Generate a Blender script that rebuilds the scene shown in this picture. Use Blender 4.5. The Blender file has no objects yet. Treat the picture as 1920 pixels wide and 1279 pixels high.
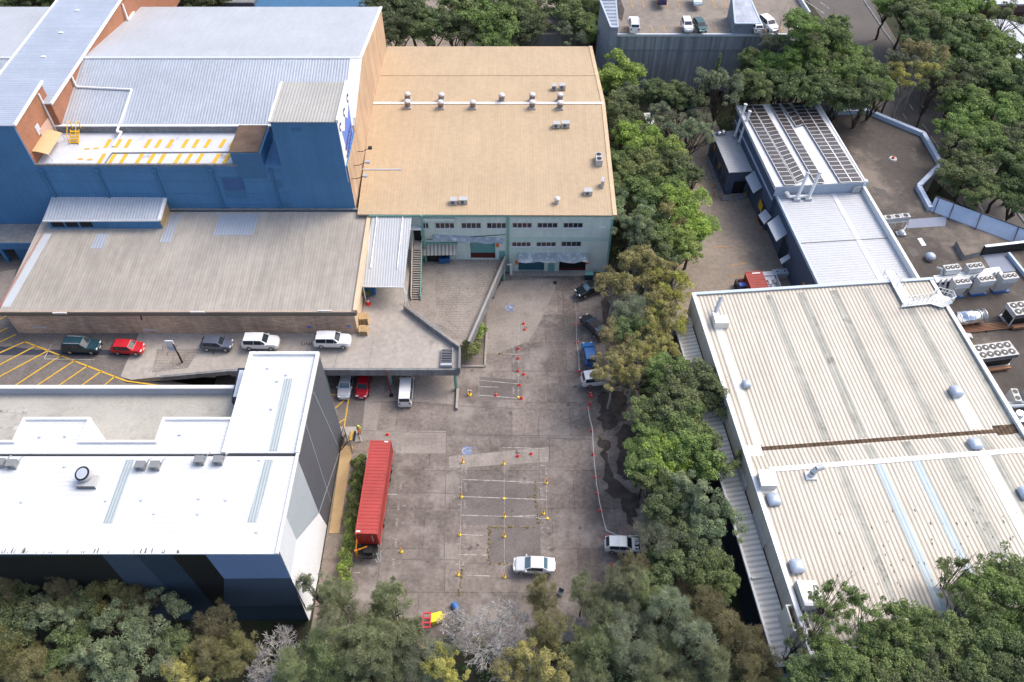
import bpy, math, random
import numpy as np
from mathutils import Matrix, Vector
R = math.radians
S = bpy.context.scene
COL = S.collection
# ------------------------------------------------------------------ camera
CAMH, PITCH, FPX = 85.0, R(49.3), 1493.0
cd = bpy.data.cameras.new('camera'); cam = bpy.data.objects.new('camera', cd); COL.objects.link(cam)
cam.location = (0, 0, CAMH); cam.rotation_euler = (R(90) - PITCH, 0, 0)
cd.sensor_width = 36; cd.lens = FPX / 1920 * 36; cd.clip_end = 3000; cd.clip_start = 1
S.camera = cam
# ------------------------------------------------------------------ sky and sun (bright hazy overcast)
SUN_EL, SUN_AZ = R(52), R(62)          # azimuth clockwise from +Y
w = bpy.data.worlds.new('World'); S.world = w; w.use_nodes = True
nt = w.node_tree; bg = nt.nodes['Background']; sky = nt.nodes.new('ShaderNodeTexSky')
sky.sky_type = 'NISHITA'; sky.sun_disc = False; sky.sun_elevation = SUN_EL; sky.sun_rotation = SUN_AZ
sky.air_density = 1.0; sky.dust_density = 4.0; sky.ozone_density = 1.0
nt.links.new(sky.outputs[0], bg.inputs[0]); bg.inputs[1].default_value = 0.15
sl = bpy.data.lights.new('sun', 'SUN'); sl.energy = 1.0; sl.angle = R(28); sl.color = (1, .95, .87)
so = bpy.data.objects.new('sun', sl); COL.objects.link(so)
sd = Vector((math.sin(SUN_AZ) * math.cos(SUN_EL), math.cos(SUN_AZ) * math.cos(SUN_EL), math.sin(SUN_EL)))
so.rotation_euler = sd.to_track_quat('Z', 'Y').to_euler(); so.location = (60, 60, 120)
S.view_settings.view_transform = 'Standard'; S.view_settings.look = 'None'
S.view_settings.exposure = 0.85; S.view_settings.gamma = 1
S.render.resolution_x, S.render.resolution_y = 1024, 682
S.cycles.max_bounces = 6; S.cycles.diffuse_bounces = 3; S.cycles.use_denoising = True

# ------------------------------------------------------------------ survey helpers: photo measurements to metres
_s, _c = math.sin(PITCH), math.cos(PITCH)
def ray(px, py):
    u = (px - 960) / FPX; v = (639.5 - py) / FPX
    return (u, _c + v * _s, -_s + v * _c)
def at(px, py, z=0.0):
    r = ray(px, py); k = (z - CAMH) / r[2]
    return (r[0] * k, r[1] * k, z)
def aty(px, py, y):
    r = ray(px, py); k = y / r[1]
    return (r[0] * k, y, CAMH + r[2] * k)
def atx(px, py, x):
    r = ray(px, py); k = x / r[0]
    return (x, r[1] * k, CAMH + r[2] * k)
def depth(p): return p[1] * _c - (p[2] - CAMH) * _s
def pts(z, *pp): return [at(a, b, z) for a, b in pp]

def lerp(a, b, t): return tuple(a[i]+(b[i]-a[i])*t for i in range(3))
# ------------------------------------------------------------------ mesh helpers
W = {}
class MB:
    def __init__(s): s.v = []; s.f = []
    def face(s, *p):
        n = len(s.v); s.v += [tuple(q) for q in p]; s.f.append(tuple(range(n, n + len(p)))); return s
    def box(s, x0, x1, y0, y1, z0, z1, m=None):
        c = [(x0,y0,z0),(x1,y0,z0),(x1,y1,z0),(x0,y1,z0),(x0,y0,z1),(x1,y0,z1),(x1,y1,z1),(x0,y1,z1)]
        if m is not None: c = [tuple(m @ Vector(q)) for q in c]
        n = len(s.v); s.v += c
        s.f += [tuple(n+i for i in q) for q in ((3,2,1,0),(4,5,6,7),(0,1,5,4),(1,2,6,5),(2,3,7,6),(3,0,4,7))]; return s
    def prism(s, poly, z0, z1):
        n = len(poly); a = [(p[0], p[1], z0[i] if isinstance(z0, (list, tuple)) else z0) for i, p in enumerate(poly)]
        b = [(p[0], p[1], z1[i] if isinstance(z1, (list, tuple)) else z1) for i, p in enumerate(poly)]
        ar = sum(poly[i][0]*poly[(i+1)%n][1]-poly[(i+1)%n][0]*poly[i][1] for i in range(n))
        if ar < 0: a.reverse(); b.reverse()
        k = len(s.v); s.v += a + b
        s.f.append(tuple(k+i for i in reversed(range(n)))); s.f.append(tuple(k+n+i for i in range(n)))
        for i in range(n):
            j = (i+1) % n; s.f.append((k+i, k+j, k+n+j, k+n+i))
        return s
    def cyl(s, p0, p1, r0, r1=None, n=10):
        if r1 is None: r1 = r0
        p0 = Vector(p0); p1 = Vector(p1); d = (p1 - p0)
        if d.length < 1e-6: return s
        d.normalize(); a = d.orthogonal().normalized(); b = d.cross(a); k = len(s.v)
        for p, r in ((p0, r0), (p1, r1)):
            for i in range(n):
                t = 2*math.pi*i/n; s.v.append(tuple(p + (a*math.cos(t) + b*math.sin(t))*r))
        for i in range(n):
            j = (i+1) % n; s.f.append((k+i, k+j, k+n+j, k+n+i))
        s.f.append(tuple(k+i for i in reversed(range(n)))); s.f.append(tuple(k+n+i for i in range(n))); return s
    def tube(s, p, r, n=6):
        for a, b in zip(p, p[1:]): s.cyl(a, b, r, r, n)
        return s
    def bar(s, a, b, wd, ht, up=(0,0,1)):       # rectangular bar from a to b, its top face through a and b
        a = Vector(a); b = Vector(b); d = (b-a).normalized(); u = Vector(up); sd_ = d.cross(u)
        if sd_.length < 1e-5: sd_ = d.orthogonal()
        sd_.normalize(); u = sd_.cross(d); h = sd_*wd/2; k = len(s.v)
        for p in (a, b): s.v += [tuple(p-h-u*ht), tuple(p+h-u*ht), tuple(p+h), tuple(p-h)]
        s.f += [tuple(k+i for i in q) for q in ((0,3,2,1),(4,5,6,7),(0,1,5,4),(1,2,6,5),(2,3,7,6),(3,0,4,7))]
        s.f = s.f[:-6] + [tuple(reversed(q)) for q in s.f[-6:]]; return s
    def dome(s, c, rx, ry, rz, n=12, m=4, sq=2.0):
        k = len(s.v)
        for j in range(m+1):
            ph = math.pi/2*j/m
            for i in range(n):
                t = 2*math.pi*i/n; ct, st = math.cos(t), math.sin(t)
                e = 1/((abs(ct)**sq+abs(st)**sq)**(1/sq)); q = max(math.cos(ph), .02)
                s.v.append((c[0]+rx*ct*e*q, c[1]+ry*st*e*q, c[2]+rz*math.sin(ph)))
        for j in range(m):
            for i in range(n):
                i2 = (i+1) % n; s.f.append((k+j*n+i, k+j*n+i2, k+(j+1)*n+i2, k+(j+1)*n+i))
        s.f.append(tuple(k+m*n+i for i in range(n))); return s
    def build(s, name, mat, parent=None, smooth=False):
        v = s.v
        if parent is not None and parent.name in W:
            inv = W[parent.name].inverted(); v = [tuple(inv @ Vector(q)) for q in v]
        me = bpy.data.meshes.new(name); me.from_pydata(v, [], s.f); me.update()
        if smooth: me.polygons.foreach_set('use_smooth', [True]*len(me.polygons))
        me.materials.append(mat); o = bpy.data.objects.new(name, me); COL.objects.link(o)
        if parent is not None:
            o.parent = parent
            if parent.name in W: W[o.name] = W[parent.name]
        return o
def build_each(mb, name, mat_, parent):      # every separate piece becomes a part of its own
    r = list(range(len(mb.v)))
    def find(i):
        while r[i] != i: r[i] = r[r[i]]; i = r[i]
        return i
    for f in mb.f:
        for q in f[1:]: r[find(q)] = find(f[0])
    groups = {}
    for f in mb.f: groups.setdefault(find(f[0]), []).append(f)
    for fs in groups.values():
        ids = sorted({q for f in fs for q in f}); mp_ = {q: i for i, q in enumerate(ids)}; b = MB(); b.v = [mb.v[q] for q in ids]; b.f = [tuple(mp_[q] for q in f) for f in fs]; b.build(name, mat_, parent)
def tag(o, label=None, cat=None, group=None, kind=None):
    if label: o['label'] = label
    if cat: o['category'] = cat
    if group: o['group'] = group
    if kind: o['kind'] = kind
    return o
def thing(name, label, cat, loc=(0,0,0), rz=0.0, group=None):
    o = bpy.data.objects.new(name, None); COL.objects.link(o); o.empty_display_size = .3
    o.location = loc; o.rotation_euler = (0, 0, rz)
    W[o.name] = Matrix.Translation(Vector(loc)) @ Matrix.Rotation(rz, 4, 'Z')
    return tag(o, label, cat, group)
def copy_tree(o, parent=None):
    c = o.copy(); COL.objects.link(c)
    if parent is not None: c.parent = parent
    for ch in list(o.children): copy_tree(ch, c)
    return c
def put(proto, used, loc, rz, label, group=None, sc=None):
    o = copy_tree(proto) if used else proto
    o.location = loc; o.rotation_euler = (0, 0, rz); o['label'] = label
    if group: o['group'] = group
    elif 'group' in o: del o['group']
    if sc is not None: o.scale = sc if isinstance(sc, (tuple, list)) else (sc, sc, sc)
    return o
ORD = ['first','second','third','fourth','fifth','sixth','seventh','eighth','ninth','tenth','eleventh','twelfth','thirteenth','fourteenth','fifteenth','sixteenth','seventeenth','eighteenth','nineteenth','twentieth'] + ['twenty-'+q for q in ('first','second','third','fourth','fifth','sixth','seventh','eighth','ninth')] + ['thirtieth']

# ------------------------------------------------------------------ materials
def mat(name, col, rough=.7, metal=0.0, var=.12, scale=.6, ribs=None, ribd=.25, streak=None, stain=None, bump=0.0, spec=.4, brick=None, fine=.06, bumps=.55, bays=None):
    m = bpy.data.materials.new(name); m.use_nodes = True; t = m.node_tree; N = t.nodes; L = t.links
    p = N['Principled BSDF']; p.inputs['Roughness'].default_value = rough; p.inputs['Metallic'].default_value = metal
    p.inputs['Specular IOR Level'].default_value = spec
    tc = N.new('ShaderNodeTexCoord'); co = tc.outputs['Object']
    rgb = N.new('ShaderNodeRGB'); rgb.outputs[0].default_value = (*col, 1); cur = rgb.outputs[0]
    def noise(sc, det=5, vec=None, ro=.6):
        n = N.new('ShaderNodeTexNoise'); n.inputs['Scale'].default_value = sc; n.inputs['Detail'].default_value = det
        n.inputs['Roughness'].default_value = ro; L.new(vec or co, n.inputs['Vector']); return n.outputs['Fac']
    def rng(f, a, b, c, d):
        q = N.new('ShaderNodeMapRange'); q.inputs['From Min'].default_value = a; q.inputs['From Max'].default_value = b
        q.inputs['To Min'].default_value = c; q.inputs['To Max'].default_value = d; L.new(f, q.inputs['Value']); return q.outputs[0]
    def mul(c, f):
        q = N.new('ShaderNodeMix'); q.data_type = 'RGBA'; q.blend_type = 'MULTIPLY'; q.inputs['Factor'].default_value = 1
        L.new(c, q.inputs[6]); L.new(f, q.inputs[7]); return q.outputs[2]
    def mixc(c, colr, f):
        q = N.new('ShaderNodeMix'); q.data_type = 'RGBA'; L.new(f, q.inputs['Factor']); L.new(c, q.inputs[6]); q.inputs[7].default_value = (*colr, 1); return q.outputs[2]
    if brick:
        b = N.new('ShaderNodeTexBrick'); b.inputs['Scale'].default_value = 1; b.inputs['Brick Width'].default_value = brick[2]; b.inputs['Row Height'].default_value = brick[3]
        b.inputs['Mortar Size'].default_value = .012 if len(brick) < 5 else brick[4]
        b.inputs['Color1'].default_value = (*brick[0], 1); b.inputs['Color2'].default_value = (*brick[1], 1); b.inputs['Mortar'].default_value = (*[x*.8 for x in col], 1)
        mp = N.new('ShaderNodeMapping'); mp.inputs['Rotation'].default_value = (R(90), 0, 0)
        sx = N.new('ShaderNodeSeparateXYZ'); L.new(co, sx.inputs[0]); cx = N.new('ShaderNodeCombineXYZ')
        ad = N.new('ShaderNodeMath'); ad.operation = 'ADD'; L.new(sx.outputs[0], ad.inputs[0]); L.new(sx.outputs[1], ad.inputs[1])
        L.new(ad.outputs[0], cx.inputs[0]); L.new(sx.outputs[2], cx.inputs[1]); L.new(cx.outputs[0], b.inputs['Vector']); cur = b.outputs['Color']
    if var: cur = mul(cur, rng(noise(scale), .3, .7, 1-var, 1+var))
    if fine: cur = mul(cur, rng(noise(scale*14, 3), .3, .7, 1-fine, 1+fine))
    if streak:      # (axis, amount): weather streaks running along an axis
        mp = N.new('ShaderNodeMapping'); sc = [1.6, 1.6, 1.6]; sc[streak[0]] = .06; mp.inputs['Scale'].default_value = sc; L.new(co, mp.inputs['Vector'])
        cur = mul(cur, rng(noise(1.0, 4, mp.outputs[0]), .35, .65, 1-streak[1], 1+streak[1]*.4))
    if bays:        # slabs of slightly different tone with open joints
        b = N.new('ShaderNodeTexBrick'); b.inputs['Scale'].default_value = 1; b.inputs['Brick Width'].default_value = bays[0]; b.inputs['Row Height'].default_value = bays[1]; b.inputs['Mortar Size'].default_value = .035; b.offset = .37
        b.inputs['Color1'].default_value = (1.16,1.13,1.10,1); b.inputs['Color2'].default_value = (.80,.79,.79,1); b.inputs['Mortar'].default_value = (.55,.53,.52,1); L.new(co, b.inputs['Vector']); cur = mul(cur, b.outputs['Color'])
    if stain:       # (colour, amount, scale, threshold)
        cur = mixc(cur, stain[0], rng(noise(stain[2], 7, ro=.7), stain[3], stain[3]+.14, 0, stain[1]))
    nb = None
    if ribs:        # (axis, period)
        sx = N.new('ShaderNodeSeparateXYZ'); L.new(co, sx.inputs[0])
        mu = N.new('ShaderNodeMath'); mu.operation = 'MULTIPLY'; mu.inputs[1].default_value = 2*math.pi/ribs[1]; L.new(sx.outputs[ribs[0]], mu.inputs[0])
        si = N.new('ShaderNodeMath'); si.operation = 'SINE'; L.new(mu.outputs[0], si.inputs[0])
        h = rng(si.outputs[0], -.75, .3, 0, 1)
        valley_tone = N.new('ShaderNodeMath'); valley_tone.operation = 'MULTIPLY_ADD'; L.new(h, valley_tone.inputs[0]); valley_tone.inputs[1].default_value = ribd; valley_tone.inputs[2].default_value = 1-ribd  # colour darkens in the valleys between the ribs
        cur = mul(cur, valley_tone.outputs[0])
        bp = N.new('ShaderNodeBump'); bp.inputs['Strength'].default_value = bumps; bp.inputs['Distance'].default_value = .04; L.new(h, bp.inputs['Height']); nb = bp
    elif bump:
        bp = N.new('ShaderNodeBump'); bp.inputs['Strength'].default_value = bump; bp.inputs['Distance'].default_value = .05; L.new(noise(scale*10, 6), bp.inputs['Height']); nb = bp
    if nb: L.new(nb.outputs[0], p.inputs['Normal'])
    L.new(cur, p.inputs['Base Color']); return m
def plain(name, col, rough=.4, metal=0.0, var=.05, spec=.5): return mat(name, col, rough, metal, var, 2.0, fine=0, spec=spec)

m_white_roof = mat('white roof sheet', (.62,.635,.65), .5, var=.03, scale=.3, ribs=(1,.5), ribd=.03)
m_tan_roof = mat('tan painted roof', (.465,.348,.222), .6, var=.06, scale=.10, ribs=(0,.45), ribd=.02, streak=(1,.05), bumps=.15)
m_grey_roof = mat('weathered grey roof', (.41,.372,.322), .5, var=.15, scale=.07, ribs=(0,.42), ribd=.10, streak=(1,.14), bumps=.14)
m_zinc = mat('zinc roof', (.50,.54,.60), .42, .25, var=.07, scale=.15, ribs=(0,.42), ribd=.22, streak=(1,.06))
m_zinc_x = mat('zinc roof cross ribs', (.46,.51,.60), .42, .25, var=.07, scale=.2, ribs=(1,.42), ribd=.14, streak=(0,.06))
m_bright_zinc = mat('bright roof', (.46,.485,.525), .45, .1, var=.06, scale=.15, ribs=(0,.42), ribd=.03, streak=(1,.05), bumps=.2)
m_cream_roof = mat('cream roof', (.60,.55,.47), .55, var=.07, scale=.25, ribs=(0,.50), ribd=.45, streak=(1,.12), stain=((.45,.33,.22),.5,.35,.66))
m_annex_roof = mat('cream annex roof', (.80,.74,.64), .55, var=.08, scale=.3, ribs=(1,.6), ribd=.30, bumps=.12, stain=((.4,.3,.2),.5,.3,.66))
m_canopy = mat('canopy sheet', (.50,.52,.54), .45, var=.04, ribs=(0,.35), ribd=.14)
m_patch = mat('new roof sheet', (.46,.50,.56), .4, .3, var=.05, ribs=(0,.42), ribd=.12)
m_blue = mat('blue painted wall', (.062,.185,.355), .6, var=.10, scale=.25, streak=(2,.08), fine=.05)
m_blue_d = mat('darker blue paint', (.048,.145,.275), .6, var=.08)
m_brickred = mat('orange brick', (.36,.17,.10), .85, var=.13, scale=.5, brick=((.40,.18,.10),(.30,.13,.08),.24,.086), stain=((.5,.32,.2),.5,.2,.62))
m_brickbrown = mat('brown brick', (.60,.44,.32), .85, var=.22, scale=.25, brick=((.74,.53,.38),(.50,.345,.245),.9,.17,.02), streak=(2,.15))
m_brickcream = mat('cream brick end', (.62,.46,.30), .8, var=.10, scale=.5)
m_render = mat('peach rendered wall', (.50,.35,.235), .8, var=.12, scale=.3, streak=(2,.22))
m_green = mat('pale green wall', (.60,.68,.62), .7, var=.09, scale=.25, streak=(2,.07))
m_green_d = mat('green trim', (.20,.38,.33), .6, var=.08)
m_teal = mat('teal door', (.16,.36,.34), .6, var=.1)
m_conc = mat('light concrete', (.36,.325,.29), .85, var=.16, scale=.12, stain=((.13,.115,.10),.6,.25,.60), fine=.12)
m_conc_d = mat('grey concrete', (.21,.215,.22), .85, var=.18, scale=.2, streak=(2,.2), fine=.1)
m_cpwall = mat('ribbed concrete wall', (.285,.305,.33), .85, var=.12, scale=.12, ribs=(0,.9), ribd=.08, streak=(2,.35), bumps=.2, stain=((.10,.115,.135),.7,.06,.58))
m_cpfloor = mat('roof car park floor', (.25,.215,.185), .9, var=.16, scale=.07, stain=((.09,.075,.065),.7,.12,.56), fine=.15)
m_deck_dirty = mat('driveway concrete', (.40,.385,.345), .85, var=.10, scale=.25, stain=((.24,.215,.18),.55,.35,.53), fine=.08)
m_lot = mat('worn car park concrete', (.182,.157,.142), .9, bays=(7.5,5.2), var=.30, scale=.16, stain=((.30,.265,.238),.8,.20,.49), fine=.25)
m_lot_d = mat('dark asphalt patch', (.156,.136,.126), .9, var=.22, scale=.3, fine=.18)
m_lot_l = mat('pale concrete patch', (.285,.248,.220), .9, var=.16, scale=.25, stain=((.19,.165,.147),.6,.4,.5), fine=.16)
m_asph_l = mat('left asphalt', (.165,.145,.133), .9, var=.22, scale=.25, stain=((.2,.18,.16),.5,.3,.58), fine=.2)
m_yard = mat('yard concrete', (.265,.222,.183), .9, var=.18, scale=.10, stain=((.16,.13,.11),.7,.14,.55), fine=.15)
m_road = mat('road asphalt', (.115,.105,.10), .9, var=.12, scale=.2, fine=.15)
m_plant = mat('bitumen roof', (.078,.066,.058), .85, var=.3, scale=.12, stain=((.24,.20,.16),.75,.10,.52), fine=.15)
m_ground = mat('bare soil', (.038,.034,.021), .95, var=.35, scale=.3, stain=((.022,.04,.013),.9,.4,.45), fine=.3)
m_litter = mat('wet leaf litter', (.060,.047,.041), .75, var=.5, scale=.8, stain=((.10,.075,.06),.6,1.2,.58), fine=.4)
m_gravel = mat('gravel', (.22,.18,.15), .95, var=.25, scale=2.0, fine=.4)
m_timber = mat('sand path', (.42,.29,.15), .9, var=.15, scale=.4, stain=((.22,.17,.10),.6,.5,.6))
m_line_w = mat('white line paint', (.45,.43,.405), .8, var=.25, scale=1.5, stain=((.19,.165,.145),.92,1.2,.47))
m_line_y = mat('yellow line paint', (.66,.40,.04), .8, var=.15, scale=1.5)
m_line_o = mat('faded yellow paint', (.45,.27,.09), .85, var=.2, scale=1.0)
m_black = plain('black paint', (.012,.012,.013), .6)
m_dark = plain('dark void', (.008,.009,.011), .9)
m_navy = mat('navy cladding', (.014,.024,.045), .6, var=.1)
m_char = mat('charcoal cladding', (.088,.096,.115), .6, var=.05, scale=.2, streak=(2,.05))
m_char2 = mat('grey cladding', (.36,.41,.45), .6, var=.04, scale=.2)
m_wwall = mat('white cladding', (.80,.81,.83), .6, var=.03, scale=.2)
m_lgrey = mat('pale grey cladding', (.62,.66,.70), .6, var=.03, scale=.2)
m_sblue = mat('light blue cladding', (.17,.25,.42), .6, var=.05, scale=.2)
m_steel_d = mat('slate blue cladding', (.030,.050,.078), .6, var=.07, scale=.2)
m_steel_m = mat('mid slate cladding', (.058,.083,.122), .6, var=.07, scale=.2)
m_teal_d = mat('dark teal cladding', (.020,.043,.062), .6, var=.07, scale=.2)
m_white = plain('white paint', (.80,.80,.79), .45)
m_offw = mat('cream wall', (.56,.51,.43), .75, var=.07, scale=.3, streak=(2,.1))
m_offw_b = plain('cream box', (.70,.67,.60), .6)
m_coping = plain('coping metal', (.60,.63,.68), .4, .2)
m_lblue = plain('blue white coping', (.46,.54,.66), .5)
m_gblue = mat('grey blue wall', (.075,.105,.165), .65, var=.08, scale=.25)
m_awn = plain('awning sheet', (.36,.40,.46), .5)
m_orange = plain('orange paint', (.62,.22,.02), .6)
m_orange_d = plain('orange sign', (.75,.16,.03), .6)
m_glass = plain('window glass', (.025,.035,.045), .08, 0, .1, .6)
m_glass_b = plain('reflective glass', (.10,.17,.22), .06, 0, .15, .8)
m_alu = plain('aluminium', (.62,.62,.62), .35, .6)
m_chrome = plain('polished cladding', (.80,.82,.85), .16, .95)
m_galv = plain('galvanised steel', (.48,.51,.54), .4, .5)
m_acw = plain('appliance white', (.43,.435,.435), .45)
m_acg = plain('grey appliance paint', (.22,.23,.235), .5)
m_fan = plain('fan black', (.012,.012,.013), .5)
m_fins = mat('condenser fins', (.16,.17,.18), .5, .4, ribs=(2,.12), ribd=.4)
m_pipe_r = plain('rusty pipe', (.26,.12,.06), .6)
m_rust = mat('rusty gutter', (.115,.075,.045), .9, var=.6, scale=1.6, fine=.5, ribs=(0,.5), ribd=.5)
m_tyre = plain('tyre rubber', (.012,.012,.012), .85)
m_rim = plain('wheel alloy', (.45,.46,.48), .3, .8)
m_hl = plain('headlight lens', (.75,.78,.8), .1)
m_tl = plain('tail light lens', (.45,.01,.01), .2)
m_cone = plain('red cone plastic', (.75,.035,.03), .5)
m_coneo = plain('orange cone plastic', (.80,.20,.02), .5)
m_yel = plain('yellow plastic', (.78,.55,.04), .5)
m_rope = plain('white rope', (.66,.66,.64), .8)
m_cont = mat('red container paint', (.40,.062,.055), .5, var=.10, scale=.5, ribs=(1,.55), ribd=.35)
m_cont_s = mat('red container side', (.40,.062,.055), .5, var=.12, scale=.5)
m_cont_e = mat('red container end', (.34,.03,.025), .5, var=.12, ribs=(0,.3), ribd=.4)
m_cont2 = mat('dark red container', (.34,.055,.04), .6, var=.15, scale=.6, ribs=(1,.5), ribd=.3)
m_binblue = plain('bin blue', (.02,.10,.28), .5)
m_wood = mat('pallet wood', (.50,.35,.19), .85, var=.2, scale=3)
m_skin = plain('skin', (.45,.26,.18), .6)
m_hiv = plain('hi vis yellow', (.62,.80,.08), .6)
m_hvo = plain('hi vis orange', (.85,.25,.03), .6)
m_gold = plain('yellow steel', (.72,.42,.02), .5)
m_brown = mat('brown roof', (.13,.085,.06), .8, var=.3, scale=.6)
m_tan_sheet = plain('tan sheet', (.55,.38,.20), .6)
m_dirtywhite = mat('peeling white membrane', (.56,.58,.64), .7, var=.06, scale=.5, stain=((.22,.15,.12),.85,.45,.60))
m_signblue = plain('sign blue', (.10,.20,.62), .5)
m_signdark = plain('sign dark blue', (.02,.05,.24), .5)
m_solar = mat('solar panel', (.040,.034,.036), .22, 0, var=.2, scale=.4, spec=.6)
m_solar_s = mat('solar panel sky reflection', (.36,.30,.26), .3, 0, var=.15, scale=.5, spec=.6)  # pale peach colour paints a sky reflection; assigned to no panel
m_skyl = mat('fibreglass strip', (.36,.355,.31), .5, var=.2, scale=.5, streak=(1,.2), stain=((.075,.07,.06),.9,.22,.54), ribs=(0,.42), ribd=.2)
m_skyl_b = mat('new blue strip', (.40,.48,.52), .5, var=.06, ribs=(0,.42), ribd=.12)
m_skyl_w = mat('pale translucent strip', (.40,.46,.48), .5, var=.03, ribs=(0,.28), ribd=.22)
m_dome = plain('vent dome', (.42,.48,.58), .35, .2)
m_vent = plain('turbine vent', (.66,.63,.61), .4, .4)
m_ventd = mat('turbine vent louvres', (.30,.24,.21), .6, .2, ribs=(2,.2), ribd=.4)
m_ramp = mat('ribbed ramp concrete', (.27,.235,.205), .9, var=.25, scale=.25, ribs=(1,.45), ribd=.12, fine=.25, bumps=.25, stain=((.36,.32,.28),.6,.4,.52))
m_membr = mat('grey blue membrane', (.20,.23,.30), .6, var=.12, scale=.3)

# ================================================================== GROUND
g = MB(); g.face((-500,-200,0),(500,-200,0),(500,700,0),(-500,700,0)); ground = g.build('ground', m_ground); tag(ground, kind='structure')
def ragged(poly, amp=.35, step=.8, seed=1):
    r = random.Random(seed); out = []
    for a, b in zip(poly, list(poly[1:])+[poly[0]]):
        L_ = math.hypot(b[0]-a[0], b[1]-a[1]); n = max(1, int(L_/step))
        for k in range(n): t = k/n; out.append((a[0]+(b[0]-a[0])*t+r.gauss(0,amp), a[1]+(b[1]-a[1])*t+r.gauss(0,amp)))
    return out
def sheet(name, poly, z, m, parent=None):
    b = MB(); b.face(*[(p[0], p[1], z) for p in poly]); n = b.f[0]
    ar = sum(poly[i][0]*poly[(i+1)%len(poly)][1]-poly[(i+1)%len(poly)][0]*poly[i][1] for i in range(len(poly)))
    if ar < 0: b.f[0] = tuple(reversed(n))
    o = b.build(name, m, parent)
    if parent is None: tag(o, kind='structure')
    return o
lot_poly = [(-40,57.6),(-40,87.4),(15.6,87.4),(17,81),(17,70),(17,63.7),(17,52),(16.6,46),(14.5,38),(12.5,30.5),(4,31),(-8,30),(-18.3,31.5),(-19.2,54.6),(-21.6,57.6)]
car_park = sheet('car_park', lot_poly, .008, m_lot)
def patch(px, z, m, name='concrete_patch'): return sheet(name, pts(z, *px), z, m, car_park)
patch([(912,528),(1043,522),(1040,545),(1003,622),(990,640),(934,662),(908,664),(912,608)], .014, m_lot_l)
patch([(757,703),(856,702),(857,758),(760,752),(700,752),(725,735)], .014, m_lot_l)
patch([(640,806),(838,808),(836,850),(742,850),(742,826),(650,824)], .014, m_lot_l)
patch([(842,856),(1030,838),(1028,866),(842,878)], .014, m_lot_l)
patch([(742,852),(836,852),(833,922),(742,920)], .014, m_lot)
patch([(918,989),(1012,988),(1014,1052),(918,1056)], .014, m_lot_d)
patch([(862,905),(1008,908),(1008,985),(862,985)], .014, m_lot_d)
patch([(898,706),(978,713),(980,750),(898,749)], .014, m_lot_d)
patch([(1052,525),(1135,540),(1140,640),(1050,690)], .014, m_lot)
patch([(624,745),(690,735),(690,790),(664,800),(640,795)], .014, m_lot_d)
patch([(690,700),(726,700),(704,815),(678,815)], .018, m_lot_l)
# expansion joints between the concrete bays
j = MB()
def line_on(mb, a, b, wd, z, zb=None):
    A = at(*a, z); B = at(*b, z if zb is None else zb); mb.bar(A, B, wd, .003); return mb
for a, b in [((838,758),(832,1110)),((640,806),(1050,818)),((740,852),(700,1140)),((790,852),(786,1050)),((1010,780),(1012,1060)),((1046,525),(1050,700)),((838,815),(1110,824)),((742,922),(1010,930)),((735,1048),(862,1050)),((1000,705),(1130,706)),((700,753),(1090,772)),((1054,590),(1140,590)),((838,985),(735,985)),((1110,760),(1112,820)),((872,1056),(912,1056))]:
    line_on(j, a, b, .07, .026)
j.build('expansion_joint', m_lot_d, car_park)
wl = MB()
for a, b in [((898,705),(898,747)),((899,713),(973,720)),((899,741),(975,747)),((900,725),(935,726)),((943,839),(1021,841)),((865,899),(1025,905)),((866,931),(1026,937)),((866,966),(1010,970)),((862,1002),(905,1004)),((860,1040),(915,1041)),((876,1079),(918,1080)),((1008,872),(1024,873)),((1010,972),(1026,972)),
             ((945,838),(946,1080)),((867,866),(860,1115)),((744,1033),(752,1033)),((727,927),(745,927)),((973,604),(972,742)),((1077,540),(1090,715)),((1023,860),(1026,975)),((1092,628),(1104,628)),((1095,606),(1108,608)),((930,662),(972,665)),((700,702),(693,735)),((657,1073),(675,1074)),((960,968),(1010,966))]:
    hor = abs(a[0]-b[0]) > abs(a[1]-b[1]); line_on(wl, a, b, .10 if hor else .04, .034)
wl.build('parking_line', m_line_w, car_park)
yl = MB()
for a, b in [((612,740),(655,740)),((655,740),(643,815)),((652,744),(618,775)),((620,742),(612,750)),((647,785),(633,795)),]:
    line_on(yl, a, b, .16 if a[0] < 700 else .10, .034)
yl.build('yellow_line', m_line_y, car_park)

m_weed = mat('dry weeds in joints', (.17,.135,.050), .9, var=.4, scale=3)
rw_ = random.Random(11); wd = MB()
for a, b in (((918,989),(1006,988)),((918,989),(917,1055)),((1004,900),(1009,985)),((990,931),(1008,931)),((918,1056),(960,1058)),((866,1060),(862,1120)),((1110,818),(1138,822)),((936,663),(944,664))):
    A, B = at(*a,.03), at(*b,.03); n = max(4, int(math.dist(A,B)/.22))
    for k in range(n):
        q = lerp(A,B,k/n); h_ = rw_.uniform(.05,.20); x, y = q[0]+rw_.gauss(0,.09), q[1]+rw_.gauss(0,.09); wd.cyl((x,y,.02),(x+rw_.gauss(0,.05),y,.02+h_*.5),h_,h_*.3,5)
tag(wd.build('weeds', m_weed), 'dry weeds growing in the joints of the lot', 'weeds', kind='stuff')
rw_ = random.Random(12); ck = MB(); oil = MB()
for _ in range(34):
    px, py = rw_.uniform(720,1130), rw_.uniform(700,1090); p = list(at(px,py,.024)); a = rw_.uniform(0,6.28)
    for k in range(rw_.randint(5,14)):
        q = [p[0]+.7*math.cos(a), p[1]+.7*math.sin(a), .024]
        if -18 < q[0] < 13: ck.bar(p, q, rw_.uniform(.02,.05), .003)
        p = q; a += rw_.gauss(0,.45)
ck.build('crack', m_lot_d, car_park)
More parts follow.
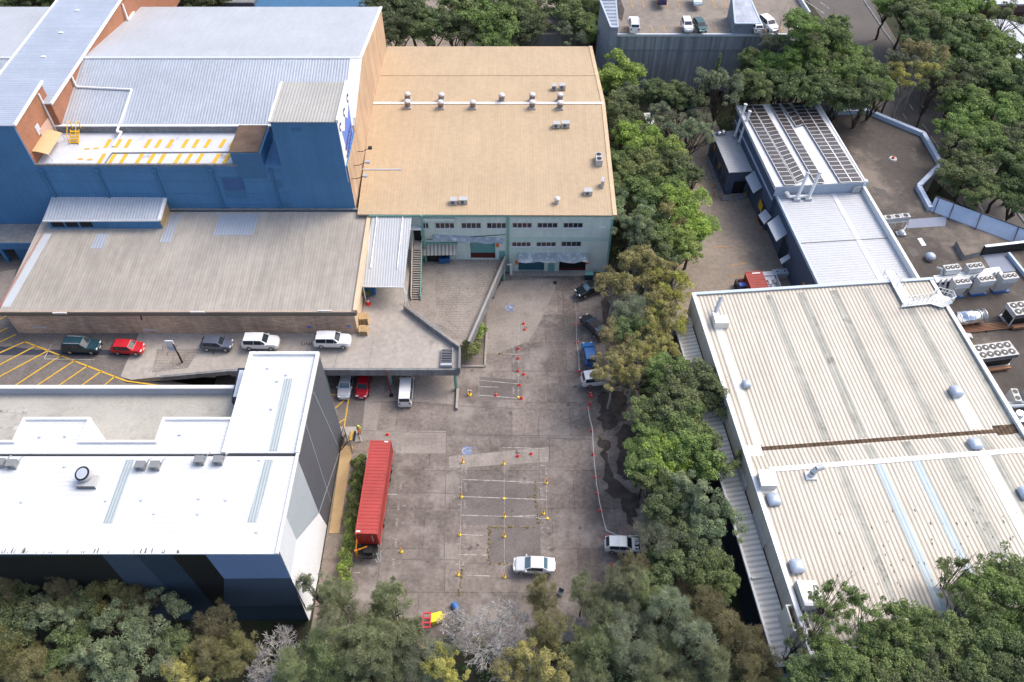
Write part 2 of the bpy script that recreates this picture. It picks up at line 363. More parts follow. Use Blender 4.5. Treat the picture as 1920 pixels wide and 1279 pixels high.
for _ in range(70):
    px, py = rw_.uniform(760,1120), rw_.uniform(560,1090); p = at(px,py,.02); r_ = rw_.choice((.06,.08,.1,.15,.22,.3))
    if p[1] < 62 or p[0] > -6: oil.face(*[(p[0]+r_*rw_.uniform(.5,1.2)*math.cos(t*.628), p[1]+r_*rw_.uniform(.5,1.2)*math.sin(t*.628), .022) for t in range(10)])
oil.build('oil_spot', plain('oil stain',(.095,.082,.074),.6), car_park)
FONT = {}
def text_mesh(txt, size, loc, rz, m, name, parent, z_up=True, mtx=None):
    c = bpy.data.curves.new('t', 'FONT'); c.body = txt; c.size = size; c.align_x = 'CENTER'; c.align_y = 'CENTER'; c.extrude = .002; c.space_line = 1.5; c.space_character = 1.15
    o = bpy.data.objects.new('t', c); COL.objects.link(o)
    bpy.context.view_layer.update()
    me = bpy.data.meshes.new_from_object(o.evaluated_get(bpy.context.evaluated_depsgraph_get()))
    bpy.data.objects.remove(o); bpy.data.curves.remove(c)
    me.transform(mtx if mtx is not None else Matrix.Translation(Vector(loc)) @ Matrix.Rotation(rz, 4, 'Z'))
    if parent is not None and parent.name in W: me.transform(W[parent.name].inverted())
    me.name = name; me.materials.clear(); me.materials.append(m)
    o = bpy.data.objects.new(name, me); COL.objects.link(o); o.parent = parent; return o
for i, (px, py, s) in enumerate([(968,657,1),(968,678,1),(968,705,1),(968,732,1),(1019,858,1),(1020,889,1),(1021,922,1),(1022,990,1),(1024,1027,1),(760,846,1),(757,911,1),(753,948,1),(750,980,1),(748,1018,1),(744,1056,1),
                                  (868,883,-1),(867,914,-1),(866,946,-1),(865,984,-1),(863,1020,-1),(862,1058,-1),(720,729,0),(640,731,0)]):
    text_mesh('UNIT\n%d' % (1 + i % 9), .46, at(px, py, .04), R(90)*s, m_line_w, 'unit_marking', car_park)
# disabled parking symbols
m_hblue = mat('blue square paint', (.15,.22,.38), .8, var=.2, stain=((.2,.2,.22),.7,1.5,.5))
for px, py in [(876,845),(956,577)]:
    x, y, _ = at(px, py, .03); b = MB(); b.box(x-.62, x+.62, y-.6, y+.6, .030, .034); b.build('disabled_bay_symbol', m_hblue, car_park)
    b = MB()
    for k in range(14): 
        t0, t1 = 2*math.pi*k/14*.8, 2*math.pi*(k+1)/14*.8
        b.bar((x-.2+.4*math.cos(t0), y-.05+.4*math.sin(t0), .042), (x-.2+.4*math.cos(t1), y-.05+.4*math.sin(t1), .042), .12, .003)
    b.bar((x,y+.5,.042),(x,y,.042),.14,.003); b.bar((x-.05,y,.043),(x+.5,y,.043),.14,.003); b.bar((x+.5,y+.05,.042),(x+.6,y-.5,.042),.14,.003)
    b.build('wheelchair_figure', m_line_w, car_park)
drain = sheet('drain_grate', pts(.03, (1037,527),(1044,527),(1044,533),(1037,533)), .03, m_black, car_park)
# leaf litter at the edge of the lot
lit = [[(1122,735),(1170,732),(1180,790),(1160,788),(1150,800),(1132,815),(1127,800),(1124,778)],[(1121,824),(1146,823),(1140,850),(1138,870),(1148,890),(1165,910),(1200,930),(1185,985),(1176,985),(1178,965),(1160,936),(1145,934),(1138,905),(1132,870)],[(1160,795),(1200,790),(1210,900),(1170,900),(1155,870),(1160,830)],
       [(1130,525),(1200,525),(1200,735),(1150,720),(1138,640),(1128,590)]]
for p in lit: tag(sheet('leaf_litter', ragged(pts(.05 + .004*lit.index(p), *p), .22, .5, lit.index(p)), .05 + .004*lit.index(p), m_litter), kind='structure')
# hatched left forecourt, dropping under the deck
lw = MB()
xs = [(-140,4.4),(-50,4.4),(-44,3.0),(-38,1.0),(-30,.02)]
for (xa, za), (xb, zb) in zip(xs, xs[1:]): lw.face((xa,55,za),(xb,55,zb),(xb,63.6,zb),(xa,63.6,za))
lw.face((-140,63.6,4.4),(-50,63.6,4.4),(-50,71.5,4.4),(-140,71.5,4.4)); lw.face((-140,71.5,4.4),(-66,71.5,4.4),(-66,120,4.4),(-140,120,4.4))
forecourt = lw.build('forecourt', m_asph_l); tag(forecourt, kind='structure')
def gz(x):
    for (xa, za), (xb, zb) in zip(xs, xs[1:]):
        if xa <= x <= xb: return za + (zb-za)*(x-xa)/(xb-xa)
    return .02
yl = MB()
hl = [((45,640),(235,714))] + [((x0, y0),(x1, y1)) for x0,y0,x1,y1 in [(48,640,-60,688),(68,648,-60,715),(91,657,-40,727),(115,666,22,727),(140,676,63,727),(164,686,104,727),(190,696,147,727),(215,706,190,727),(14,615,-40,640),(22,588,-30,612),(30,627,-40,660)]]
for a, b in hl: line_on(yl, a, b, .2, 4.44)
p0 = at(235,714,4.44)
yl.bar(p0, (-44,62.6,3.05), .2, .003); yl.bar((-44,62.6,3.05),(-38,62.2,1.05), .2, .003)
yl.build('yellow_hatching', m_line_y, forecourt)
d = MB(); d.prism(pts(4.42,(-40,650),(20,650),(70,656),(262,656),(250,666),(70,665),(-40,666)),4.41,4.43); d.build('dark_strip', plain('blue black strip',(.035,.04,.06),.8), forecourt)
d = MB()
for a, b in [((97,645),(83,672)),((83,673),(178,675))]: line_on(d, a, b, .12, 4.45)
d.build('white_line', m_line_w, forecourt)
d = MB(); d.prism(pts(4.42,(-60,520),(30,505),(20,560),(-60,600)),4.41,4.425); d.build('concrete_patch', m_lot_l, forecourt)
# right-hand yard, road, far parking
yard = sheet('yard', [at(1215,205), at(1330,200), (38.6,118,0),(43,75,0),(30,73,0), at(1240,600), at(1262,520), at(1290,430), at(1295,300)], .012, m_yard)
yo = MB()
for a, b in [((1308,347),(1345,351)),((1312,367),(1343,367)),((1337,463),(1368,462)),((1372,497),(1400,494)),((1369,518),(1395,518)),((1265,516),(1290,513)),((1222,443),(1250,442)),((1232,462),(1256,459)),((1266,497),(1285,496)),((1225,447),(1247,445)),((1330,440),(1300,441))]: line_on(yo, a, b, .16, .03)
yo.build('faded_line', m_line_o, yard)
yw = MB()
for a, b in [((1222,213),(1238,203)),((1224,225),(1241,214)),((1228,234),(1247,224)),((1238,240),(1254,230)),((1205,220),(1221,220))]: line_on(yw, a, b, .18, .03)
yw.build('white_bay_line', m_line_w, yard)
kerb = MB(); kerb.prism([at(1325,300),at(1336,297),at(1357,366),at(1400,362),at(1402,371),at(1372,378),at(1352,376),at(1345,362)], 0, .14)
tag(kerb.build('pavement', m_conc_d), kind='structure')
rd = [at(1470,-60), at(1600,-60), at(1690,90), at(1800,230), at(1960,440), at(1980,560), at(1860,440), at(1745,330), at(1640,195), at(1560,60)]
road = sheet('road', rd, .012, m_road)
rw = MB()
for a, b in [((1508,0),(1545,25)),((1538,4),(1555,16)),((1670,142),(1694,183)),((1689,207),(1700,224)),((1728,196),(1738,208)),((1705,195),(1712,206)),((1762,280),(1782,308)),((1730,233),(1742,248)),((1813,350),(1865,428)),((1882,412),(1897,434)),((1776,240),(1790,262)),((1745,255),(1765,285))]: line_on(rw, a, b, .16, .03)
rw.build('road_marking', m_line_w, road)
rk = MB()
for a, b in zip([(1620,0),(1660,60),(1700,115),(1790,240),(1925,420)], [(1660,60),(1700,115),(1790,240),(1925,420),(1990,510)]): rk.bar(at(*a,.14), at(*b,.14), .35, .14)
rk.build('road_kerb', m_conc_d, road)
far = sheet('far_parking', [(-40,136),(14,136),(14,240),(-40,240)], .01, m_yard)
fw = MB()
for k in range(9):
    y = 139 + 3.0*k
    fw.bar((-9,y,.03),(-4.5,y-.9,.03),.14,.003); fw.bar((-15.5,y,.03),(-11,y-.9,.03),.14,.003)
fw.bar((-3.8,135.6,.03),(-8.5,139,.03),.2,.003)
fw.build('white_bay_line', m_line_w, far)
# planting strip beside the white building
sheet('gravel_bed', [(-21.6,30),(-21.6,57.3),(-16.6,57.3),(-17.6,50),(-18.1,44),(-18.6,36),(-19,30)], .012, m_gravel)
pth = MB(); pth.prism(pts(.1,(640,836),(662,836),(636,1000),(617,1000)), .0, .10); tag(pth.build('path', m_timber), kind='structure')
pth = MB(); pth.prism(pts(.1,(634,800),(668,800),(680,828),(646,828)), .0, .10); tag(pth.build('pavement', m_conc), kind='structure')
kb = MB(); kb.bar(at(690,850,.15), at(655,1080,.15), .18, .15); kb.build('kerb', m_conc, car_park)
exec_later = []
# ================================================================== BLUE STORAGE BUILDING
bb = thing('storage_building', 'large blue painted storage building with white sheet roofs, orange brick wing and corner sign tower', 'building', (-45, 88.4, 0))
XE, YF = -22.35, 88.4
m = MB(); m.box(-64.6, XE, YF, 96.4, 0, 18.6); m.build('wall', m_blue, bb)
m = MB(); prof = [(96.4,0),(96.4,19.6),(108.65,22.8),(132,18.8),(132,0)]
k = [[(x, y, z) for y, z in prof] for x in (-105, XE)]
m.face(*k[1]); m.face(*reversed(k[0]))
for i in range(5): j2 = (i+1) % 5; m.face(k[0][i], k[0][j2], k[1][j2], k[1][i])
m.build('gable_wall', m_render, bb)
def slab(mb, a, b, c, d, t):   # thin sloped slab, a-b-c-d counter-clockwise seen from above
    lo = [(p[0], p[1], p[2]-t) for p in (a, b, c, d)]; hi = [a, b, c, d]
    mb.face(*hi); mb.face(*reversed(lo))
    for i in range(4): q = (i+1) % 4; mb.face(lo[i], lo[q], hi[q], hi[i])
    return mb
m = MB(); slab(m, (-105,96.2,19.75),(XE+.1,96.2,19.75),(XE+.1,108.6,23),(-105,108.6,23), .15); m.build('roof', m_zinc, bb)
m = MB(); slab(m, (-105,108.7,23),(XE+.1,108.7,23),(XE+.1,132.3,18.95),(-105,132.3,18.95), .15); m.build('roof', m_bright_zinc, bb)
m = MB(); m.bar((-105,108.65,23.06),(XE+.1,108.65,23.06), .6, .05); m.build('ridge_cap', m_coping, bb)
m = MB(); slab(m, (XE-1.6,97.5,20.15),(XE+.16,97.5,20.15),(XE+.16,108.5,23.04),(XE-1.6,108.5,23.04), .1); slab(m, (XE-.3,108.8,23.04),(XE+.16,108.8,23.04),(XE+.16,132.3,19.0),(XE-.3,132.3,19.0), .1); m.build('verge_flashing', m_white, bb)
m = MB(); m.box(-64.5, XE-9, 96.0, 96.18, 18.7, 19.5); m.build('eave_wall', m_conc_d, bb)
m = MB(); m.bar((-64.6,96.1,19.86),(-31,96.1,19.86), .35, .2); m.build('gutter', m_white, bb)
# terrace
m = MB(); m.box(-64.55, -37.4, YF+.25, 96.0, 18.6, 18.68); terrace = m.build('terrace', m_dirtywhite, bb)
m = MB(); m.box(-64.6, -37.2, YF-.05, YF+.22, 18.6, 18.9); m.build('parapet_coping', m_conc_d, bb)
m = MB()
for px in (202,221,240,277,297,319,347,367,389,417,436,456): m.bar(at(px-5,277,18.71), at(px+5,261,18.71), .55, .02)
for px in (191,211,232,262,284,304,334,354,375,406,426,445): m.bar(at(px-6,306,18.71), at(px+5,288,18.71), .55, .02)
for px, py in ((163,279),(180,278),(151,298),(168,299)): m.bar(at(px-5,py,18.71), at(px+5,py,18.71), .35, .02)
build_each(m, 'yellow_bar', m_line_y, terrace)
m = MB(); m.tube([at(197,306,18.75), at(210,287,18.75), at(452,285,18.75)], .09); m.build('floor_joint', m_conc_d, terrace)
# brown roofed plant box on the terrace edge
m = MB(); m.box(-37.7,-33.6,YF-.02,94.5,16.5,20.7); m.build('plant_box', m_blue_d, bb)
m = MB(); m.box(-37.9,-33.9,YF+.1,94.7,20.7,20.82); m.build('plant_box_roof', m_brown, bb)
m = MB(); m.box(XE, XE+.04, YF, 96.4, 8, 18.6); m.build('gable_wall', m_render, bb)
# tower with sign
TX0, TX1, TY1, TZ = -31.2, -22.62, 97.2, 25.6
m = MB(); m.box(TX0, TX1, YF-.05, TY1, 9.0, TZ); m.box(TX1, XE+.02, YF-.05, YF+.25, 9.0, 14.2); m.build('tower', m_blue, bb)
m = MB(); slab(m, (TX0,YF-.2,TZ+.1),(TX1+.05,YF-.2,TZ+.1),(TX1+.05,TY1,TZ+.35),(TX0,TY1,TZ+.35), .12); m.build('tower_roof', mat('tower roof',(.42,.41,.38),.5,var=.1,scale=.2,ribs=(0,.42),ribd=.2), bb)
m = MB(); m.bar((TX1+.1,YF-.2,TZ+.42),(TX1+.1,TY1,TZ+.55), .3, .5); m.bar((TX0-.1,YF-.2,TZ+.2),(TX0-.1,TY1,TZ+.45), .25, .4); build_each(m, 'tower_coping', m_white, bb)
def zt(x, y): return (620 + x/7.108, 160 + y/7.108)
SX = TX1 + .06
sign = MB(); sp = [atx(*zt(*q), SX) for q in ((246,1270),(352,800))]
a0 = (SX, YF-.04, TZ+.1); b0 = (SX, TY1, TZ+.3); a1 = (SX, YF-.04, sp[0][2]); b1 = (SX, TY1, sp[1][2]); sign.face(a1, b1, b0, a0)
k2 = [(p[0]-.06, p[1], p[2]) for p in (a1, b1, b0, a0)]
for i in range(4): q = (i+1) % 4; s4 = (a1, b1, b0, a0); sign.face(k2[i], k2[q], s4[q], s4[i])
sgn = sign.build('sign_panel', m_white, bb)
def on_sign(poly, m_, dx, name):
    q = [atx(*zt(*p), SX+dx) for p in poly]; b = MB(); b.face(*q)
    n = Vector((b.v[1][0]-b.v[0][0], b.v[1][1]-b.v[0][1], b.v[1][2]-b.v[0][2])).cross(Vector((b.v[2][0]-b.v[1][0], b.v[2][1]-b.v[1][1], b.v[2][2]-b.v[1][2])))
    if n.x < 0: b.f[0] = tuple(reversed(b.f[0]))
    return b.build(name, m_, sgn)
on_sign([(238,232),(300,650),(240,940),(200,810),(148,612),(190,606),(192,415),(228,442)], m_signblue, .02, 'castle_emblem')
for cx_, cy_ in ((230,172),(184,360),(134,556)):
    b = MB(); P8 = []
    for i in range(9):
        t = R(60 + 240*i/8); P8.append(zt(cx_+14*math.cos(t), cy_-46*math.sin(t)))
    for p, q in zip(P8, P8[1:]): b.bar(atx(*p, SX+.03), atx(*q, SX+.03), .32, .02, up=(1,0,0))
    b.build('crescent_mark', m_signdark, sgn)
rs = random.Random(5); b = MB()     # two rows of dark lettering, illegible at this size
for i in range(13):
    t = i/12; x = 268-58*t; y = 540+330*t
    for o in (0, 1):
        xx = x + o*14 - 6; yy = y + o*100 - 20; p = zt(xx+rs.uniform(-4,4), yy-22); q = zt(xx+rs.uniform(-3,8), yy+24)
        b.bar(atx(*p, SX+.045), atx(*q, SX+.045), .30, .02, up=(1,0,0))
        if i % 2: b.bar(atx(*q, SX+.05), atx(*zt(xx+12, yy+10), SX+.05), .22, .02, up=(1,0,0))
b.build('lettering', m_signdark, sgn)
b = MB()
for i in range(17):
    t = i/16; x = 330-76*t; y = 770+390*t
    b.bar(atx(*zt(x-6, y-10), SX+.045), atx(*zt(x+4, y+16), SX+.045), .34, .02, up=(1,0,0))
b.build('lettering', m_signblue, sgn)
# flood light arms in front of the sign
for i, (a, q, l) in enumerate([((342,884),(420,884),(520,835)), ((300,1068),(370,1066),(492,1022)), ((265,1246),(345,1246),(458,1208))]):
    p = [atx(*zt(*a), SX+.05)]; p += [atx(*zt(*q), SX+1.2), atx(*zt(*l), SX+2.6)]
    t = thing('floodlight', 'black gooseneck sign floodlight, %s of three counting down the tower sign' % ORD[i], 'floodlight', p[0], 0, 'floodlights on the tower sign')
    MB().tube(p, .05).build('arm', m_black, t); e = Vector(p[2]); MB().box(e.x-.2,e.x+.3,e.y-.25,e.y+.25,e.z-.12,e.z+.15).build('lamp_head', m_galv if i else m_black, t)
# blue wall fittings
def wallbox(px0, py0, px1, py1, y, th, m_, name, par):
    a = aty(px0, py0, y); b_ = aty(px1, py1, y); x0, x1 = sorted((a[0], b_[0])); z0, z1 = sorted((a[2], b_[2]))
    return MB().box(x0, x1, y-th, y, z0, z1).build(name, m_, par)
for px in (80,183,291,397,508):
    a = aty(px, 322, YF); zb = 11.0 if px > 90 else 9
    MB().tube([(a[0],YF-.12,a[2]),(a[0],YF-.12,zb)], .14, 8).build('downpipe', m_blue_d, bb)
    MB().box(a[0]-.25,a[0]+.25,YF-.35,YF,a[2],a[2]+.45).build('rainwater_head', m_blue_d, bb)
f = wallbox(413,332,463,370,YF,.06,m_blue_d,'window',bb); wallbox(416,335,460,356,YF-.06,.02,mat('blue glass',(.03,.10,.26),.15),'pane',f)
for q in ((517,338,530,350),(528,380,543,392)): wallbox(*q, YF, .06, m_blue_d, 'hatch', bb)
wallbox(546,240,565,246,YF-.05,.06,m_blue_d,'vent_grille',bb)
MB().box(-64,-20.6,YF-.35,YF-.02,11.15,11.35).build('flashing', m_conc_d, bb)
m = MB()
for zz in (11.9,13.9,16.0,17.7): m.box(-64.5,XE-.3,YF-.012,YF,zz,zz+.06)
build_each(m, 'wall_joint', m_blue_d, bb)
# brick wing on the left
m = MB(); m.box(-105,-64.6,YF+.15,98,8.6,25.0); m.box(-73.4,-63.5,96.2,150,12,23.2); wing = m.build('brick_wing', m_brickred, bb)
m = MB(); m.box(-105,-64.62,YF-.03,YF+.15,0,25.02); m.build('wing_front_wall', m_blue, bb)
m = MB(); slab(m, (-105,YF-.15,25.1),(-64.4,YF-.15,25.1),(-64.4,98.2,25.5),(-105,98.2,25.5), .12); m.build('wing_roof', m_zinc_x, bb)
m = MB(); slab(m, (-73.6,96,23.4),(-63.3,96,23.35),(-63.3,150,23.35),(-73.6,150,23.4), .12); m.build('wing_roof', m_zinc_x, bb)
m = MB(); m.bar((-64.42,YF,25.2),(-64.42,98.2,25.6), .25, .3); m.bar((-63.32,96,23.45),(-63.32,150,23.45), .25, .3); m.bar((-73.5,98.3,23.5),(-73.5,150,23.5), .25, .3); m.build('wing_coping', m_white, bb)
m = MB()
for i in range(6): m.box(-69.3,-68.7,101+7*i,101.35+7*i,23.4,23.5)
m.build('roof_bracket', m_white, bb)
def zr(y): return 19.75 + (y-96.2)*(23-19.75)/(108.6-96.2) if y < 108.6 else 23-(y-108.7)*(23-18.95)/23.6
def on_roof(px, py, dz=.15):
    z = 21
    for _ in range(12): p = at(px, py, z); z = zr(p[1]) + dz
    return at(px, py, z)
m = MB(); m.tube([atx(134,143,-63.3), atx(143,163,-63.2), on_roof(145,163), on_roof(247,168), on_roof(219,247), (on_roof(219,247)[0]+.2, 95.8, 19.0), at(212,274,18.8)], .16, 8); m.build('roof_pipe', m_white, bb)
m = MB(); m.tube([atx(229,7,-63.3), on_roof(240,37), on_roof(268,-4)], .16, 8); m.build('roof_pipe', m_white, bb)
MB().tube([atx(72,176,-64.5), atx(112,258,-64.5)], .14, 8).build('downpipe', m_white, bb)
wv = atx(72,243,-64.55); MB().box(-64.6,-64.52,wv[1]-.5,wv[1]+.5,wv[2]-.6,wv[2]+.7).build('vent_grille', m_coping, bb)
op = MB(); o1 = atx(88,247,-64.55); op.box(-64.6,-64.5,o1[1]-1.5,o1[1]+1.6,18.7,21.3); op.build('door_opening', plain('pink plaster',(.55,.36,.28),.8), bb)
cn = MB(); c0 = 90.2
for i in range(5): # curved lean-to sheet
    z0, z1 = 19.9+.55*math.sin(R(18*i)), 19.9+.55*math.sin(R(18*(i+1))); x0, x1 = -62.6-.4*i, -62.6-.4*(i+1)
    slab(cn, (x1,89.2,z1),(x0,89.2,z0),(x0,94.2,z0),(x1,94.2,z1), .06)
cn.build('lean_to_sheet', m_tan_sheet, bb)
MB().tube([(-62.6,89.3,18.7),(-62.6,89.3,19.9)],.05).tube([(-62.6,94.1,18.7),(-62.6,94.1,19.9)],.05).build('lean_to_post', m_coping, bb)
st = thing('step_ladder', 'yellow steel access steps with handrails standing against the storage building terrace eave', 'steps', at(141,268,18.7))
x, y, z = at(141,268,18.7); m = MB()
for i in range(5): m.box(x-.55,x+.55,y-.2+.28*i,y+.1+.28*i,z+.25*i+.1,z+.25*i+.18)
m.build('tread', m_gold, st)
for s_ in (-1, 1): MB().tube([(x+.6*s_,y-.3,z),(x+.6*s_,y-.3,z+1.1),(x+.6*s_,y+1.2,z+2.3),(x+.6*s_,y+1.9,z+2.3),(x+.6*s_,y+1.9,z+1.1)],.06).tube([(x+.6*s_,y-.3,z+.1),(x+.6*s_,y+1.3,z+1.3)],.07).build('handrail', m_gold, st)
# blue box annexe on the brick warehouse roof
xa = aty(80,413,84.6); xb = aty(298,412,84.6); xc = aty(97,369,YF-.05); xd = aty(310,370,YF-.05)
m = MB(); m.prism([(xa[0]+.3,84.8),(xb[0]-.15,84.8),(xd[0]-.1,YF-.05),(xc[0]+.3,YF-.05)], 10.2, [xa[2]-.15,xb[2]-.15,xd[2]-.15,xc[2]-.15]); m.build('box_annexe', m_blue, bb)
m = MB(); slab(m, xa, xb, xd, xc, .14); m.build('box_annexe_roof', m_zinc, bb)
m = MB(); m.bar(xa, xb, .2, .25); m.bar((xb[0],xb[1],xb[2]+.06), (xd[0],xd[1],xd[2]+.06), .35, .35); m.build('box_annexe_gutter', m_white, bb)
m = MB(); m.face((xb[0]-.1,84.85,10.3),(xd[0]-.04,YF-.1,10.6),(xd[0]-.04,YF-.1,xd[2]-.3),(xb[0]-.1,84.85,xb[2]-.3)); m.build('plywood_side', m_timber, bb)
f = MB().box(xa[0]+.6,-56.4,84.72,84.8,10.9,12.2).build('window', m_blue_d, bb); m = MB()
for q in (0,1,2): m.box(xa[0]+.8+2*q,xa[0]+2.5+2*q,84.70,84.72,11.0,12.1)
m.build('pane', m_dark, f)
# loading canopy at far left
m = MB(); m.box(-105,-67.4,84.3,YF-.05,8.0,8.4); m.build('loading_canopy', m_conc_d, bb)
m = MB(); m.box(-105,-67.6,84.2,84.4,7.2,8.38); m.build('canopy_beam', m_blue, bb)
for x in (-73.5,-83): MB().box(x-.25,x+.25,84.5,85,4.4,7.3).build('canopy_post', m_blue, bb)
MB().box(-71.6,-68.2,84.6,85.0,4.4,7.2).build('loading_door', m_blue_d, bb)
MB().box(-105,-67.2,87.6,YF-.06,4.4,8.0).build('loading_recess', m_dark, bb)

# ================================================================== BRICK WAREHOUSE
bw = thing('brick_warehouse', 'low brown brick warehouse with wide weathered grey metal roof in front of the blue wall', 'building', (-43, 70.7, 0))
BX0, BX1, BY0, BY1 = -66.4, -20.75, 70.7, YF-.4
def zb(y): return 9.0 + (y-70.4)*(10.95-9.0)/(BY1-70.4)
m = MB(); m.prism([(BX0,BY0),(BX1,BY0),(BX1,BY1),(BX0,BY1)], 0, [8.7,8.7,10.7,10.7]); m.build('wall', m_brickbrown, bw)
m = MB(); m.box(BX1+.01,BX1+.05,BY0+.02,BY1,3,8.72); m.build('end_wall', m_brickcream, bw)
rx0 = at(2,577,9)[0]
m = MB(); slab(m, (rx0,70.35,9.02),(BX1+.05,70.35,9.02),(BX1+.25,BY1,10.95),(BX0,BY1,10.95), .2); m.build('roof', m_grey_roof, bw)
m = MB(); m.bar((BX1+.35,70.4,9.3),(BX1+.5,BY1,11.2), .55, .9); m.build('verge_parapet', mat('verge cream',(.66,.50,.34),.7,var=.08), bw)
m = MB(); m.bar((rx0,70.38,9.1),(BX1+.4,70.38,9.1), .12, .10); m.build('gutter_lip', mat('peach lip',(.62,.45,.34),.6), bw)
m = MB(); m.box(rx0,BX1+.5,70.2,70.4,8.4,9.0); m.build('fascia', mat('brown fascia',(.17,.145,.12),.6,var=.08), bw)
def on_b(px, py, dz=.03):
    z = 10
    for _ in range(10): p = at(px, py, z); z = zb(p[1]) + dz
    return at(px, py, z)
for q, mm in (([(169,466),(192,466),(205,438),(182,438)], m_patch), ([(299,454),(319,454),(340,402),(322,402)], m_patch), ([(399,441),(474,441),(486,401),(413,401)], m_patch), ([(3,575),(19,575),(97,438),(83,438)], mat('pale verge sheet',(.52,.55,.57),.5,.1,var=.05)), ([(20,574),(400,572),(430,500),(60,505)], None)):
    if mm is None: continue
    m = MB(); slab(m, *[on_b(*p) for p in q], .02); m.build('roof_patch', mm, bw)
m = MB(); m.bar(on_b(-2,576,.06), on_b(80,437,.06), .10, .12); m.build('verge_trim', mat('red trim',(.45,.16,.14),.6), bw)
for px, py in ((112,587),(370,585),(609,583)):
    a = aty(px, py, 70.15); MB().box(a[0]-.9,a[0]+.9,70.05,70.2,a[2]-.12,a[2]+.12).build('wall_light', m_offw_b, bw)
for px, py in ((75,614),(281,619)):
    a = aty(px, py, BY0); MB().box(a[0]-.9,a[0]+.9,BY0-.04,BY0,a[2]-.12,a[2]+.14).build('wall_sign', m_coping, bw)
for px, py in ((580,613),(654,612)):
    a = aty(px, py, BY0); MB().box(a[0]-.25,a[0]+.25,BY0-.04,BY0,a[2]-.16,a[2]+.16).build('wall_sign', m_signblue, bw)
m = MB(); m.tube([aty(262,588,BY0-.08), aty(266,600,BY0-.08)], .08); m.build('overflow_pipe', m_black, bw)

# ================================================================== TAN-ROOFED WAREHOUSE
tw = thing('tan_warehouse', 'pale green two storey warehouse with wide flat tan roof and loading doors', 'building', (-4, 87, 0))
rf = pts(11.5, (670,402),(1153,404),(1107,87),(726,87)); rg = [at(697,194,12.6), at(1131,194,12.6)]
def zn(px, py):  # roof height under a photo point
    return 12
TYF = 87.0; TXL, TXR = -20.2, rf[1][0]-.25
# front wall with loading openings
holes = []
for a, b_ in (((881,455),(929,486)), ((972,487),(1020,511)), ((1049,487),(1097,514))):
    p = aty(*a, TYF); q = aty(*b_, TYF); holes.append((p[0], q[0], max(q[2], .02), p[2]))
def holed_wall(mb, x0, x1, y, z0, z1, holes, dep):
    X = sorted({x0, x1} | {h[0] for h in holes} | {h[1] for h in holes}); Z = sorted({z0, z1} | {h[2] for h in holes} | {h[3] for h in holes})
    for xa_, xb_ in zip(X, X[1:]):
        for za, zb_ in zip(Z, Z[1:]):
            if any(h[0] <= xa_ and xb_ <= h[1] and h[2] <= za and zb_ <= h[3] for h in holes): continue
            mb.face((xa_,y,za),(xb_,y,za),(xb_,y,zb_),(xa_,y,zb_))
    for a, b_, c, d_ in holes:
        mb.face((a,y,c),(a,y+dep,c),(a,y+dep,d_),(a,y,d_)); mb.face((b_,y,d_),(b_,y+dep,d_),(b_,y+dep,c),(b_,y,c)); mb.face((a,y,d_),(a,y+dep,d_),(b_,y+dep,d_),(b_,y,d_)); mb.face((b_,y,c),(b_,y+dep,c),(a,y+dep,c),(a,y,c))
m = MB(); holed_wall(m, TXL, TXR, TYF, 0, 11.3, holes, .6)
m.face((TXR,TYF,0),(rf[2][0]-.3,rf[2][1],0),(rf[2][0]-.3,rf[2][1],11.3),(TXR,TYF,11.3)); m.face((rf[2][0]-.3,rf[2][1],0),(rf[3][0]+.3,rf[3][1],0),(rf[3][0]+.3,rf[3][1],11.3),(rf[2][0]-.3,rf[2][1],11.3)); m.face((TXL,rf[3][1],0),(TXL,TYF,0),(TXL,TYF,11.3),(TXL,rf[3][1],11.3))
m.build('wall', m_green, tw)
m = MB(); slab(m, rf[0], rf[1], rg[1], rg[0], .2); m.build('roof', m_tan_roof, tw)
m = MB(); slab(m, rg[0], rg[1], rf[2], rf[3], .2); m.build('roof', m_tan_roof, tw)
up = lambda p, d_: (p[0], p[1], p[2]+d_)
m = MB(); m.bar(up(rg[0],.12), up(rg[1],.12), .5, .1); m.build('ridge_cap', m_white, tw)
m = MB(); m.bar(up(rf[1],.1), up(rg[1],.1), .6, .3); m.bar(up(rg[1],.1), up(rf[2],.1), .6, .3); m.build('verge_trim', mat('tan trim',(.58,.43,.27),.6), tw)
m = MB(); m.box(TXL,TXR+.1,TYF-.35,TYF-.12,11.1,11.42); m.build('gutter', m_green_d, tw)
m = MB()
for yy in (570/4,1140/4): pass
m.bar(at(700,285,12.03), at(1138,287,12.03), .10, .02); m.bar(at(712,141,12.2), at(1118,141,12.2), .10, .02); m.build('lap_joint', mat('tan joint',(.45,.32,.19),.7), tw)
MB().tube([at(679,318,11.95), at(752,318,11.95)], .12).build('roof_pipe', m_coping, tw)
MB().tube([at(693,194,12.7), at(680,260,12.3), at(675,330,12)], .07).build('roof_pipe', m_white, tw)
for q in ((949,404,956,520),(1147,408,1151,500)): MB().box(aty(q[0],q[1],TYF)[0], aty(q[0],q[1],TYF)[0]+(.45 if q[0] < 1000 else .28), TYF-.12, TYF, .1, 11.1).build('downpipe', m_green_d, tw)
wallbox(790,408,854,413,TYF,.25,m_green,'pelmet',tw); wallbox(1052,405,1150,409,TYF,.25,m_green,'pelmet',tw)
wallbox(958,445,1140,452,TYF,.02,mat('green band',(.46,.61,.55),.7,var=.06),'painted_band',tw); wallbox(958,463,1000,487,TYF,.015,mat('green band b',(.50,.63,.57),.7,var=.06),'painted_band',tw)
wallbox(1123,424,1135,428,TYF,.05,m_white,'wall_sign',tw)
